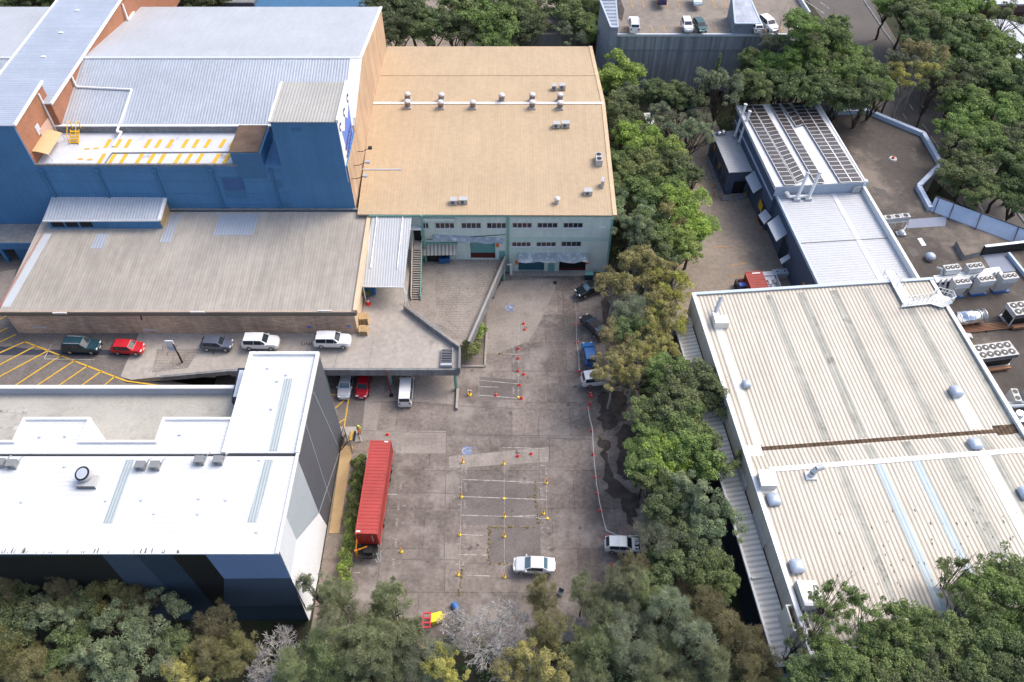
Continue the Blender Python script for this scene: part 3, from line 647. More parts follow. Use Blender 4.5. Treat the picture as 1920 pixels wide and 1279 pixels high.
def window(px0, py0, px1, py1, n=4):
    a = aty(px0, py0, TYF); b_ = aty(px1, py1, TYF); x0, x1, z0, z1 = a[0], b_[0], b_[2], a[2]
    fr = MB(); fr.box(x0-.06,x1+.06,TYF-.07,TYF,z0-.06,z0); fr.box(x0-.06,x1+.06,TYF-.07,TYF,z1,z1+.06)
    for i in range(n+1): xm = x0+(x1-x0)*i/n; fr.box(xm-.045,xm+.045,TYF-.07,TYF,z0,z1)
    f = fr.build('window', m_alu, tw)
    p = MB()
    for i in range(n): p.box(x0+(x1-x0)*i/n+.05, x0+(x1-x0)*(i+1)/n-.05, TYF-.03, TYF, z0, z1)
    p.build('pane', m_glass, f); MB().box(x0-.12,x1+.12,TYF-.14,TYF-.001,z0-.24,z0-.07).build('sill', m_lgrey, f)
for q in ((816,418,852,427),(865,418,902,427),(913,418,949,427),(961,418,997,426),(1008,418,1045,426),(1057,418,1092,426),(960,454,995,461),(1006,454,1042,461),(1053,453,1089,461)): window(*q)
window(792,418,804,427,2)
for i, (h, mm) in enumerate(zip(holes, (m_teal, mat('blue green shutter',(.045,.12,.16),.6), m_dark))):
    d = MB().box(h[0],h[1],TYF+.45,TYF+.58,h[2],h[3]).build('roller_door', mm, tw)
    if i == 0: MB().box(h[0],h[1],TYF+.3,TYF+.44,h[2],h[2]+.9).build('door_gap', plain('dark red',(.09,.012,.012),.7), d)
    if i == 2: MB().box(h[0],h[1],TYF+.3,TYF+.44,h[2],h[2]+.5).build('door_gap', plain('dark red b',(.08,.012,.012),.7), d)
wallbox(1028,486,1039,512,TYF,.08,m_teal,'door',tw); wallbox(936,470,947,489,TYF,.06,m_teal,'door',tw)
for q in ((930,455,936,463),(966,488,971,496),(1099,487,1104,495)): wallbox(*q, TYF, .05, m_orange_d, 'warning_sign', tw)
MB().box(aty(958,512,TYF)[0], 12, TYF-.9, TYF, 0, .16).build('door_step', m_conc, tw)
# torn loading awnings
m_torn = mat('torn awning', (.24,.29,.33), .6, var=.15, scale=1.0, stain=((.55,.58,.60),.9,1.3,.50))
for nm, q in (('a', ((811,439),(943,449),.75,-.7)), ('b', ((971,474),(1102,484),1.5,0))):
    a = aty(*q[0], TYF); b_ = aty(q[1][0], q[1][1], TYF); m = MB(); n = 10
    for i in range(n):
        t0, t1 = i/n, (i+1)/n; x0, x1 = a[0]+(b_[0]-a[0])*t0, a[0]+(b_[0]-a[0])*t1
        za, zb_ = a[2]+q[3]*t0, a[2]+q[3]*t1; d0 = .12*math.sin(i*1.9)
        slab(m, (x0,TYF-q[2]-d0,za-.45-.2*(i%3)/2),(x1,TYF-q[2]-.12*math.sin((i+1)*1.9),zb_-.45-.2*((i+1)%3)/2),(x1,TYF-.02,zb_),(x0,TYF-.02,za), .05)
    m.build('loading_awning', m_torn, tw)
MB().bar(aty(800,449,TYF-.1), aty(947,440,TYF-.1), .06,.06).build('awning_cable', m_black, tw)
# entrance canopy between the brick and tan buildings
c0 = at(677,536,7.9); c1 = at(757,538,7.9); c2 = aty(772,408,TYF-.4); c3 = aty(697,408,TYF-.4)
cp = thing('entrance_canopy', 'long pale ribbed canopy roof sloping between the brick warehouse and the outside stair', 'canopy', ((c0[0]+c1[0])/2, c0[1], 4.4))
slab(MB(), c0, c1, c2, c3, .12).build('roof', m_canopy, cp)
for px, py, qx, qy in ((707,410,693,504),(755,410,743,506)):
    a = lerp(c3, c2, (px-697)/75); b_ = lerp(lerp(c0,c1,(qx-677)/80), lerp(c3,c2,(qx-690)/75), .25)
    MB().tube([up(a,.12), up(b_,.12)], .08).build('roof_pipe', m_white, cp)
for p in (c0, c1): MB().tube([(p[0]+(.2 if p is c0 else -.15),p[1]+.2,4.4),(p[0]+(.2 if p is c0 else -.15),p[1]+.2,7.8)], .09).build('post', m_white, cp)
MB().tube([up(c1,-.1),(c1[0]+.3,c1[1]-.5,7.0),(c1[0]+.35,c1[1]-.5,4.5)], .07).build('downpipe', m_white, cp)
MB().bar(c0, c1, .15, .2).build('gutter', m_white, cp)

# ================================================================== RAISED PARKING DECK
dk = thing('parking_deck', 'raised concrete parking deck on posts with parapet beside the white building', 'parking deck', (-24, 66, 0))
DZ = 4.45
dp = [at(860,692,DZ), at(600,692,DZ), at(430,694,DZ), at(245,712,DZ), at(226,706,DZ), (-50.2,BY0-.02,DZ), (BX1+.1,BY0-.02,DZ), (BX1+.1,TYF-.1,DZ), at(772,470,DZ), at(760,576,DZ), at(862,646,DZ)]
m = MB(); m.prism(dp, DZ-.75, DZ); m.build('deck_slab', m_conc, dk)
fb = [at(860,692,DZ+.1), at(600,692,DZ+.1), at(430,694,DZ+.1), at(300,706,DZ+.05)]
m = MB(); m.bar(fb[0], fb[1], .35, 1.15); m.bar(fb[1], fb[2], .35, 1.1); m.bar(fb[2], fb[3], .35, .75); m.build('edge_beam', m_conc_d, dk)
m = MB(); pw = [at(757,572,5.35), at(801,606,5.35), at(862,650,5.35), at(861,690,5.35)]
for a, b_ in zip(pw, pw[1:]): m.bar(a, b_, .22, 1.2)
m.build('parapet', m_conc_d, dk)
m = MB()
q = [at(776,582,5.9), at(829,622,5.9)]; m.tube(q, .06)
for t in (0,.33,.66,1): p = lerp(q[0], q[1], t); m.tube([p,(p[0],p[1],5.2)], .04)
m.build('handrail', m_alu, dk)
m = MB(); m.box(-11.5+.2,-7.2,64.7,75,DZ,DZ+.01); 
for px, py, r in ((857,735,.28),(735,725,.26),(617,735,.26)):
    p = at(px, py, 0); MB().cyl((p[0]-.1,p[1]+.4,0),(p[0]-.1,p[1]+.4,3.7),.24,n=10).build('post', m_green_d, dk)
p = at(857,735,0); MB().box(p[0]-.05,p[0]+.25,p[1]-3.0,p[1]+.3,0,.5).build('kerb_wall', m_conc, dk)
for px in (-32,-40): MB().box(px-.2,px+.2,68,68.4,0,3.8).build('post', m_conc_d, dk)
m_bt = m_black
for px, py in ((316,658),(577,652),(402,656),(492,656)): text_mesh('UNIT\n1', .8, at(px,py,DZ+.012), 0, m_bt, 'unit_marking', dk)
m = MB()
for a, b_ in (((318,645),(290,706)),((640,640),(625,690))): m.bar(at(*a,DZ+.01), at(*b_,DZ+.01), .08, .005)
m.bar(at(700,640,DZ+.01), at(690,690,DZ+.01), .06,.005); m.build('expansion_joint', m_conc_d, dk)
m = MB(); m.prism(pts(DZ,(295,655),(375,654),(352,690),(285,698)), DZ, DZ+.012); m.build('ribbed_patch', m_ramp, dk)
# triangular ramp deck
WZ = 2.6
rd_ = thing('ramp_deck', 'triangular ribbed concrete loading ramp with parapets below the pale green wall', 'loading ramp', (-8, 80, 0))
wp = [at(884,636,WZ), at(872,650,WZ), at(735,588,WZ), (at(770,530,WZ)[0],TYF-.05,WZ), (at(946,492,WZ)[0],TYF-.05,WZ)]
MB().prism(wp, WZ-.5, WZ).build('ramp_slab', m_ramp, rd_)
MB().prism([at(862,628,WZ), at(765,580,WZ), at(780,565,WZ), at(793,505,WZ), at(815,505,WZ), at(818,590,WZ), at(870,625,WZ)], WZ, WZ+.015).build('smooth_strip', m_lot_l, rd_)
q0, q1 = at(949,488,WZ+1.0), at(879,640,WZ+.95)
MB().bar((q0[0],TYF-.1,q0[2]), q1, .45, 1.5).build('parapet', m_conc_d, rd_)
MB().bar((q0[0],TYF-.1,q0[2]+.03), (q1[0],q1[1],q1[2]+.03), .2, .04).build('parapet_cap', m_conc, rd_)
for px, py in ((947,527),(915,583),(898,625)):
    p = at(px, py, 0); MB().cyl((p[0]-.2,p[1]+.2,0),(p[0]-.2,p[1]+.2,2.2),.22,n=10).build('post', m_green_d, rd_)
pl = at(958,515,0); MB().cyl((pl[0],pl[1],0),(pl[0],pl[1],2.2),.22).tube([(pl[0],pl[1],2.0),(pl[0]-1.2,pl[1]+.3,2.0)],.1).build('standpipe', m_white, rd_)
# staircase
sa = at(781,562,WZ); sb = at(781,466,6.4)
sc_ = thing('staircase', 'straight outside concrete stair with green handrail climbing to a dark doorway', 'stairs', sa)
n = 22; m = MB()
for i in range(n):
    t0, t1 = i/n, (i+1)/n; y0 = sa[1]+(sb[1]-sa[1])*t0; y1 = sa[1]+(sb[1]-sa[1])*t1; z1 = sa[2]+(sb[2]-sa[2])*t1
    m.box(sa[0]-.6, sa[0]+.55, y0, y1, z1-.6 if i > 1 else WZ, z1)
m.build('steps', m_conc, sc_)
m = MB()
for i in range(n):
    t0 = i/n; y0 = sa[1]+(sb[1]-sa[1])*t0; z1 = sa[2]+(sb[2]-sa[2])*(i+1)/n; m.box(sa[0]-.6, sa[0]+.55, y0-.012, y0, z1-.18, z1-.01)
m.build('riser', plain('painted riser shade',(.06,.055,.05),.9), sc_)  # dark strips over the concrete risers, shade put into the colour
MB().box(sa[0]-.6,sa[0]+.6,sb[1],TYF-.02,6.2,6.4).build('landing', m_conc, sc_)
for s_, mm in ((.62,m_green_d),(-.72,m_offw)):
    m = MB(); A = (sa[0]+s_,sa[1]-.2,WZ+.95); B = (sa[0]+s_,sb[1],7.35); m.tube([A,B,(sa[0]+s_,TYF-.3,7.35)], .05)
    for t in np.linspace(0,1,9): p = lerp(A,B,t); m.tube([p,(p[0],p[1],p[2]-.95)], .03)
    m.bar((A[0],A[1],A[2]-.75),(B[0],B[1],B[2]-.75),.08,.25); m.build('handrail', mm, sc_)
d = aty(783,440,TYF); MB().box(d[0]-.55,d[0]+.5,TYF-.06,TYF,6.4,8.7).build('doorway', m_dark, sc_)
MB().box(d[0]-.9,d[0]+.7,TYF-.9,TYF,9.1,9.25).build('door_hood', m_lgrey, sc_)
gp = aty(790,405,TYF-.3); MB().box(gp[0]-.15,gp[0]+.15,TYF-.6,TYF-.3,WZ,11.6).build('post', m_green_d, sc_)
# lean-to shelter
l0 = at(791,479,4.6); l1 = at(853,478,4.6); zt_ = aty(800,457,TYF)[2]
lt = thing('lean_to_shelter', 'cream striped corrugated shelter roof on the green wall above blue bins', 'shelter', (l0[0]+3, TYF-1, WZ))
slab(MB(), l0, l1, (l1[0]+.25,TYF-.03,zt_), (l0[0],TYF-.03,zt_), .07).build('roof', mat('striped sheet',(.52,.49,.42),.6,ribs=(0,.55),ribd=.55), lt)
MB().box(l0[0],l1[0]+.4,TYF-.16,TYF-.02,zt_,zt_+.3).build('flashing', m_green_d, lt)
for p in (l0, l1): MB().box(p[0]-.05,p[0]+.05,p[1]+.05,p[1]+.15,WZ,4.55).build('post', m_green_d, lt)
MB().box(l0[0]+.3,l1[0]-1,TYF-.5,TYF-.02,WZ,4.4).build('shelter_shade', m_black, lt)  # black block stands in for the shade under the shelter roof

# ================================================================== WHITE BUILDING
wb = thing('white_building', 'modern white roofed warehouse with angular grey and blue cladding and rooftop driveway', 'building', (-35, 44, 0))
WX, WY, WZR = -21.75, 33.3, 16.0
m = MB(); m.box(-110,WX,WY,44.2,0,15.85); m.box(-29.5,WX,44.2,57.5,0,15.85); m.build('wall', m_char, wb)
m = MB(); m.box(-110,-29.52,44.2,55.2,0,11.4); m.build('car_park_wall', m_conc_d, wb)
yd = at(0,728,12.7)[1]
m = MB(); m.box(-110,-29.55,44.3,yd,11.4,11.5); drv = m.build('driveway', m_deck_dirty, wb)
m = MB(); m.box(-110,-29.6,yd,yd+.35,11.3,12.65); m.build('parapet', mat('grey parapet',(.30,.34,.41),.6,var=.06), wb)
m = MB(); m.box(-110,-29.6,yd-.04,yd+.42,12.65,12.75); m.build('parapet_coping', m_white, wb)
m = MB()
for py in (771,802):
    a = at(0,py,11.52); e = a[0]+2.4 if py == 771 else a[0]+1.5
    m.box(a[0]-4,e,a[1]-.16,a[1]+.16,11.505,11.515); m.face((e,a[1]-.55,11.515),(e+1.8,a[1],11.515),(e,a[1]+.55,11.515))
build_each(m, 'painted_arrow', m_line_w, drv)
m = MB(); m.box(-110,WX+.05,WY-.05,43.9,15.85,16.0); m.build('roof', m_white_roof, wb)
m = MB(); m.box(-29.3,WX-.1,44.3,57.3,15.85,15.98); m.build('roof', m_white_roof, wb)
m = MB(); m.box(-29.5,-29.15,44.2,57.5,15.85,16.35); m.box(-29.15,WX+.06,57.2,57.5,15.85,16.35); m.box(WX-.25,WX+.06,44.2,57.2,15.85,16.35); m.box(WX-.2,WX+.06,WY-.08,44.2,16.0,16.2); m.build('coping', m_white, wb)
m = MB(); m.box(-110,WX-.3,43.92,44.18,15.8,15.9); m.build('box_gutter', m_black, wb)
# stepped roof blocks towards the driveway
yb = at(100,785,16)[1]; yl_ = at(200,828,16)[1]
ax0, ax1 = at(46,786,16)[0], at(171,785,16)[0]; bx0 = at(309,780,16)[0]
m = MB(); m.box(-110,-29.55,44.22,yl_,11.5,15.9); m.box(ax0,ax1,yl_,yb,11.5,15.9); m.box(bx0,-29.55,yl_,yb,11.5,15.9); m.build('stepped_wall', m_wwall, wb)
m = MB(); m.box(-110,-29.56,44.25,yl_-.02,15.9,15.95); m.box(ax0+.2,ax1-.2,yl_-.02,yb-.2,15.9,15.95); m.box(bx0+.2,-29.56,yl_-.02,yb-.2,15.9,15.95); m.build('roof', m_white_roof, wb)
m = MB(); m.box(ax0-.05,ax1+.05,yb-.25,yb+.03,15.9,16.25); m.box(bx0-.05,-29.56,yb-.25,yb+.03,15.9,16.25); m.box(ax1-.2,bx0+.2,yl_-.22,yl_+.03,15.9,16.25); m.box(-110,ax0+.2,yl_-.22,yl_+.03,15.9,16.25); m.box(ax0-.05,ax0+.2,yl_,yb-.25,15.9,16.25); m.box(ax1-.2,ax1+.05,yl_,yb-.25,15.9,16.25); m.box(bx0-.05,bx0+.2,yl_,yb-.25,15.9,16.25); m.build('coping', m_white, wb)
m = MB(); q = at(252,820,13); m.box(q[0]-1.3,q[0]+1.3,yl_,yl_+.5,12.6,13.6); m.build('vent_hood', m_black, wb)
# projecting louvre platform
m = MB(); q = pts(13.6,(446,690),(475,690),(470,752),(434,752)); m.prism(q, 12.9, 13.6); m.build('louvre_frame', m_navy, wb)
m = MB(); q = pts(13.66,(449,694),(478,694),(470,744),(437,744)); m.prism(q, 13.6, 13.66); m.build('louvre', m_lgrey, wb)
m = MB()
for a, b_ in (((244,862),(202,981)),((505,862),(472,979)),((541,710),(512,845))):
    z = 16.03; m.bar(at(*a,z), at(*b_,z), .85, .025)
build_each(m, 'translucent_strip', m_skyl_w, wb)
m = MB()
for px, py in ((75,819),(123,818),(338,815),(41,941),(199,939),(266,938),(374,935),(424,938),(502,691),(520,715),(537,703),(509,767),(487,863),(482,998),(290,963),(372,964),(122,875)):
    p = at(px, py, 16.0); m.cyl(p, (p[0],p[1],16.14), .17, .14, 8)
build_each(m, 'roof_anchor', m_coping, wb)
m = MB(); rg_ = random.Random(2)
for _ in range(60):
    x = -53 + 22*rg_.random()**1.6; m.box(x,x+rg_.uniform(.04,.12),WY+.02,WY+rg_.uniform(.1,.6),16.0,16.006)
m.build('edge_grime', m_lot_d, wb); m = MB()
for x in (-45.2,-37.6,-33.5): m.box(x,x+.05,WY+.05,WY+10.3,16.0,16.008)
build_each(m, 'sheet_lap', m_coping, wb)
def panel(poly, plane, m_, off, name='cladding_panel'):
    b = MB(); q = [aty(*p, WY-off) if plane == 'S' else atx(*p, WX+off) for p in poly]; q = [(a[0], a[1], min(max(a[2], .05), 15.84)) for a in q]
    b.face(*q); e = [Vector(v) for v in q]; nn = (e[1]-e[0]).cross(e[2]-e[1])
    if (nn.y > 0) if plane == 'S' else (nn.x < 0): b.f[0] = tuple(reversed(b.f[0]))
    b.build(name, m_, wb)
MB().box(-110,WX-.02,WY-.01,WY-.004,0,15.84).build('cladding_panel', m_teal_d, wb)
panel([(-420,1056),(190,1040),(300,1170),(-420,1170)], 'S', m_black, .02)
panel([(190,1040),(255,1040),(372,1168),(300,1168)], 'S', m_steel_m, .02)
panel([(255,1039),(320,1039),(402,1137),(402,1168),(372,1168)], 'S', m_steel_d, .02)
panel([(320,1038),(383,1038),(420,1085),(420,1137),(402,1137)], 'S', m_black, .02)
panel([(383,1037),(522,1036),(545,1084),(420,1085)], 'S', m_sblue, .02)
panel([(420,1085),(545,1084),(572,1135),(420,1137)], 'S', m_steel_m, .02)
panel([(420,1137),(572,1135),(580,1160),(402,1165),(402,1137)], 'S', m_steel_d, .02)
panel([(555,852),(598,962),(556,1013),(531,956)], 'E', m_char2, .02)
panel([(531,956),(556,1013),(545,1082),(524,1034)], 'E', m_lgrey, .02)
panel([(556,1013),(598,961),(618,1000),(610,1025),(600,1085),(580,1165),(545,1082)], 'E', m_wwall, .02)
m = MB()
for a, b_ in (((588,735),(640,850)),((572,790),(627,960)),((598,962),(640,838))): m.bar(atx(*a,WX+.03), atx(*b_,WX+.03), .09, .02, up=(1,0,0))
m.build('cladding_joint', m_char2, wb)
# ================================================================== CONCRETE CAR PARK (far)
cpk = thing('concrete_car_park', 'tall streaked concrete parking structure with cars on its open roof', 'car park', (34, 133, 0))
CZ = 12.8
fp = pts(CZ, (1156,66),(1482,66),(1516,32),(1496,0)) + [(58,190,CZ),(13,190,CZ),at(1132,0,CZ),at(1140,40,CZ)]
m = MB(); m.prism(fp, 1.6, CZ); m.build('wall', m_cpwall, cpk)
m = MB(); m.prism([(p[0],p[1]) for p in fp], CZ, CZ+.03); cfl = m.build('roof_deck', m_cpfloor, cpk)
m = MB(); m.bar(up(fp[0],.25), up(fp[1],.25), .35, .4); m.bar(up(fp[1],.25), up(fp[2],.25), .35, .4); m.bar(up(fp[2],1.0), up(fp[3],1.0), .3, 1.2); m.bar(up(fp[3],1.0), (58,190,CZ+1), .3, 1.2); m.build('coping', m_coping, cpk)
m = MB(); m.bar((fp[0][0],fp[0][1]-.06,10.0),(fp[1][0],fp[1][1]-.06,10.0), .1, .12); m.build('wall_joint', m_conc_d, cpk)
for px in (1214,1290,1360,1440): 
    p = at(px,190,0); MB().box(p[0]-.4,p[0]+.4,133.6,134.4,0,1.7).build('column', m_conc, cpk)
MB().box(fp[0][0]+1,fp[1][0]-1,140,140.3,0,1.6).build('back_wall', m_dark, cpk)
m = MB()
for a, b_ in (((889,-5),(905,60)),((1182,-5),(1187,16)),((1204,-5),(1208,15)),((1228,-5),(1232,15)),((1249,-5),(1253,16)),((1270,-3),(1275,16)),((1333,-5),(1343,16)),((1357,-3),(1363,15)),((1376,-3),(1383,14)),((1398,-5),(1405,15)),((1173,46),(1175,61)),((1197,47),(1199,61)),((1220,47),(1224,61)),((1244,47),(1249,61)),((1268,47),(1272,61)),((1340,47),(1344,61)),((1317,47),(1320,61)),((1462,46),(1468,60))):
    if a[0] > 1000: m.bar(at(*a,CZ+.05), at(*b_,CZ+.05), .16, .01)
build_each(m, 'bay_line', m_line_o, cfl)
m = MB()
m.prism(pts(CZ+.05,(1150,-5),(1162,-5),(1171,18),(1166,40),(1160,34),(1156,15)), CZ+.03, CZ+.04); m.build('wet_patch', m_litter, cfl)
m = MB(); m.bar(at(1146,-5,CZ+.25), at(1160,62,CZ+.25), .6, .24); m.build('upstand', m_conc_d, cfl)
m_cblock = mat('block wall',(.22,.25,.30),.8,var=.15,scale=.4,brick=((.24,.27,.32),(.19,.22,.27),.6,.25,.03))
m_mem = mat('stair roof sheet', (.42,.46,.55), .5, var=.3, scale=.5)
def stair_tower(A, B, C, D, base, hi, lo, rib):   # plan corners, sloping top from hi (far) to lo (near)
    b = MB(); b.prism([A,B,C,D], base, [lo,lo,hi,hi]); b.build('stair_tower', m_cblock, cpk)
    q = [(A[0],A[1],lo+.1),(B[0],B[1],lo+.1),(C[0],C[1],hi+.1),(D[0],D[1],hi+.1)]
    b = MB()
    for u, v in zip(q, q[1:]+q[:1]): b.bar(u, v, .25, .2)
    b.build('stair_tower_frame', m_lblue, cpk)
    b = MB(); b.face(*[(p[0],p[1],p[2]-.06) for p in q]); b.build('stair_tower_roof', rib, cpk)
x0 = fp[0][0]; stair_tower((x0-1.2,133.6),(x0+.05,133.6),(x0-.2,138.4),(x0-3.0,138.4), 1.6, 17.2, 14.6, mat('slatted sheet',(.40,.46,.56),.5,ribs=(1,.6),ribd=.5))
sx = at(1372,62,CZ)[0]; stair_tower((sx,134.1),(sx+4.6,134.1),(sx+2.8,140.5),(sx+.1,140.5), CZ, 17.6, 15.0, m_mem)
# lower wing to the left
lwg = thing('lower_car_park', 'lower concrete parking wing with dark open front behind the tan roof', 'car park', (4, 145, 0))
z = 8.0; yl0 = at(1010,66,z)[1]
m = MB(); m.box(-4,at(1128,40,z)[0],yl0,yl0+70,5.6,z); m.build('roof_deck', m_cpfloor, lwg)
m = MB(); m.box(-4,at(1128,40,z)[0],yl0-.2,yl0,6.0,z+.35); m.build('edge_beam', m_conc_d, lwg)
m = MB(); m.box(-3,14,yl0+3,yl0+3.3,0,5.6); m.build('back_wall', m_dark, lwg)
for x in (0,7,13): MB().box(x-.3,x+.3,yl0+.3,yl0+.9,0,5.6).build('column', m_conc_d, lwg)
m = MB()
for px in (1031,1053,1075,1100): m.bar(at(px,62,z+.03), at(px-2,42,z+.03), .16, .01)
for px in (1030,1052): m.bar(at(px,14,z+.03), at(px-1,-4,z+.03), .16, .01)
build_each(m, 'bay_line', m_line_o, lwg)

# ================================================================== RIGHT-HAND BUILDINGS (turned five degrees)
RZ = R(5); OX, OY = 23.8, 73.4; cR, sR = math.cos(RZ), math.sin(RZ)
def LW(x, y, z=0): return (OX + x*cR - y*sR, OY + x*sR + y*cR, z)
def WL(p): dx, dy = p[0]-OX, p[1]-OY; return (dx*cR + dy*sR, -dx*sR + dy*cR, p[2])
MR = Matrix.Translation((OX,OY,0)) @ Matrix.Rotation(RZ,4,'Z')
def lbox(mb, *a): return mb.box(*a, m=MR)
cw = thing('cream_warehouse', 'big warehouse with cream ribbed roof crossed by a rusty gutter and a side annex', 'building', (OX,OY,0), RZ)
lbox(MB(), .3,32.6,-47.3,-.2,0,8.7).build('wall', m_offw, cw)
lbox(MB(), 0,.3,-47.4,0,5.5,9.35).build('parapet', m_offw, cw)
lbox(MB(), -.08,.42,-47.4,.02,9.35,9.45).build('parapet_coping', m_coping, cw)
lbox(MB(), .3,32.9,-.25,.05,0,9.3).build('parapet', m_offw, cw)
lbox(MB(), .3,32.95,-.32,.12,9.3,9.4).build('parapet_coping', m_lblue, cw)
lbox(MB(), 32.5,32.8,-60,-.2,0,9.2).build('parapet', m_wwall, cw)
lbox(MB(), 32.4,32.9,-60,.0,9.2,9.3).build('parapet_coping', m_white, cw)
yg = WL(at(1650,824,8.9))[1]; yr = WL(at(1680,863,9.1))[1]
def lz(y): return 9.1 - .35*(y-(-.3))/(yg+.3) if y > yg else (8.75 + (9.15-8.75)*(yg-y)/(yg-yr) if y > yr else 9.15-.4*(yr-y)/(yr+47.3)*-1*-1)
def lslab(mb, x0, x1, y0, y1, dz=0, t=.1): return slab(mb, LW(x0,y0,lz(y0+1e-6)+dz), LW(x1,y0,lz(y0+1e-6)+dz), LW(x1,y1,lz(y1)+dz), LW(x0,y1,lz(y1)+dz), t)
lslab(MB(), .35,32.5,yg+.02,-.3).build('roof', m_cream_roof, cw)
lslab(MB(), .35,32.5,yr+.01,yg-.02).build('roof', m_cream_roof, cw)
lslab(MB(), .35,32.5,-47.3,yr-.01).build('roof', m_cream_roof, cw)
gx0 = 1.6
lbox(MB(), gx0,32.4,yg-.24,yg+.28,8.74,8.80).build('rusty_gutter', m_rust, cw)
lbox(MB(), 29.8,32.4,yg-1.2,yg+.75,8.79,8.83).build('rust_stain_sheet', m_rust, cw)
lbox(MB(), 2.2,32.5,yr-.3,yr+.3,9.16,9.22).build('ridge_cap', m_white, cw)
rs = random.Random(3)
for i, px in enumerate((1440,1502,1563,1625,1690,1752)): 
    p = WL(at(px,546,9.1)); x = p[0]-.1
    for (ya, yb_) in ((yg+.5,-.9),(yr+.35,yg-.5),(-47.0,yr-.35)):
        w_ = .95 if i != 0 else .9; mm = m_skyl
        if ya == -47.0: 
            mm = m_skyl_b if i in (1,2) else m_skyl
        if i == 5 and ya == yg+.5: yb_ = -7.5
        lslab(MB(), x-w_/2, x+w_/2, ya, yb_, .03, .03).build('translucent_strip', mm, cw)
for i, (px, py) in enumerate(((1850,1010),)):
    x = WL(at(px,py,9))[0]; lslab(MB(), x-.45, x+.45, -40, yr-.35, .03, .03).build('translucent_strip', m_skyl, cw)
m_pale = mat('pale coated strip', (.84,.82,.76), .6, var=.05, scale=.5)
lslab(MB(), .5,2.3,-30,yr+3.5,.035,.03).build('coated_strip', m_pale, cw); lslab(MB(), 1.6,2.5,yg+.6,-6,.035,.03).build('coated_strip', m_pale, cw)
p = WL(at(1800,760,9)); lslab(MB(), p[0]-.2,p[0]+1.3,yg+.5,p[1]+2.5,.035,.03).build('coated_strip', m_pale, cw)
p = WL(at(1860,900,9)); lslab(MB(), p[0]-.3,p[0]+1.2,p[1]-10,yr-.3,.035,.03).build('coated_strip', m_pale, cw)
db = MB(); rd9 = random.Random(9)
for _ in range(300):
    x = 4+28*rd9.random()**.8; y = -47.2+14*rd9.random()**2.6; zz = lz(y)+.05; l_ = rd9.uniform(.06,.30); lbox(db, x, x+rd9.uniform(.03,.08), y, y+l_, zz-.03, zz+.015)
tag(db.build('leaf_debris', m_litter, cw), kind='stuff')
# side annex
lbox(MB(), -2.0,0,-46.6,-1.5,0,5.7).build('annex_wall', m_navy, cw)
slab(MB(), LW(-2.2,-46.9,5.8), LW(0,-46.9,6.15), LW(0,-1.4,6.15), LW(-2.2,-1.4,5.8), .12).build('annex_roof', m_annex_roof, cw)
MB().bar(LW(-2.25,-46.9,5.88), LW(-2.25,-1.4,5.88), .25, .3).build('annex_gutter', m_white, cw)
for y in (-9,-17,-31,-38): lbox(MB(), -2.2,-.02,y-.12,y+.12,6.0,6.22).build('annex_rib_cap', m_offw_b, cw)
lbox(MB(), -2.2,-.0,-46.95,-46.6,5.6,6.2).build('annex_end_trim', m_white, cw)
lbox(MB(), -2.06,-2.0,-34,-33.6,1.0,1.3).build('wall_light', m_white, cw)
lbox(MB(), -.1,-.02,-46,-3,6.0,6.3).build('dirt_flashing', m_rust, cw)
slab(MB(), LW(-1.8,-51.5,4.6), LW(5.0,-51.0,4.6), LW(5.0,-47.5,5.3), LW(-1.8,-47.5,5.3), .12).build('end_lean_to', mat('slate lean to',(.16,.17,.20),.6,ribs=(0,.4),ribd=.3), cw)
lbox(MB(), .3,32.6,-47.75,-47.4,8.2,8.9).build('eave_gutter', mat('rusty eave',(.30,.19,.13),.8,var=.4,scale=1), cw)
for y0 in (-3,-12,-20): pass
# ---- grey blue building: white roof wing
gb = thing('grey_blue_building', 'long grey blue building with white sheet roof, solar panels and low side block', 'building', LW(26,22), RZ)
lbox(MB(), 18.9,32.4,.1,21.6,0,6.75).build('wall', m_gblue, gb)
lbox(MB(), 18.7,32.0,.12,21.6,6.8,6.95).build('roof', m_white_roof_r := mat('white ribbed roof',(.47,.49,.525),.45,.05,var=.04,scale=.2,ribs=(1,.5),ribd=.16,bumps=.7), gb)
lbox(MB(), 18.6,18.9,.1,21.6,6.6,7.1).build('verge_trim', m_lblue, gb)
lbox(MB(), 32.0,32.4,.1,21.6,6.7,7.9).build('parapet', m_white, gb)
m = MB(); p = WL(at(1610,450,7))[0]; lbox(m, p-.35,p+.35,.3,21.3,6.95,7.0); m.build('translucent_strip', m_coping, gb)
m = MB(); p = WL(at(1600,450,7))[1]; lbox(m, 18.9,31.9,p-.06,p+.06,6.95,7.02); m.build('lap_joint', m_conc_d, gb)
# solar hall
lbox(MB(), 18.3,31.8,21.6,43,0,8.6).build('wall', m_gblue, gb)
lbox(MB(), 18.1,32.0,21.4,43.2,8.65,8.85).build('roof', m_white_roof, gb)
lbox(MB(), 18.2,31.9,21.46,21.6,6.96,8.64).build('end_wall', mat('pale blue wall',(.36,.42,.50),.6,var=.06), gb)
lbox(MB(), 17.95,18.15,21.4,43.2,8.3,8.9).build('verge_trim', m_coping, gb); lbox(MB(), 31.9,32.15,21.4,43.2,8.3,8.95).build('verge_trim', m_white, gb)
lbox(MB(), 18.2,18.3,21.6,43,6.0,6.3).build('wall_flashing', m_lblue, gb)
lbox(MB(), 14.4,18.28,30.9,42,0,4.5).build('side_block', m_gblue, gb)
lbox(MB(), 14.3,18.25,30.8,42.1,4.5,4.62).build('side_block_roof', mat('side roof',(.46,.48,.50),.5,.1,var=.06,scale=.3,ribs=(1,.42),ribd=.2), gb)
lbox(MB(), 15.6,17.6,30.84,30.9,0,2.6).build('entrance', m_dark, gb)
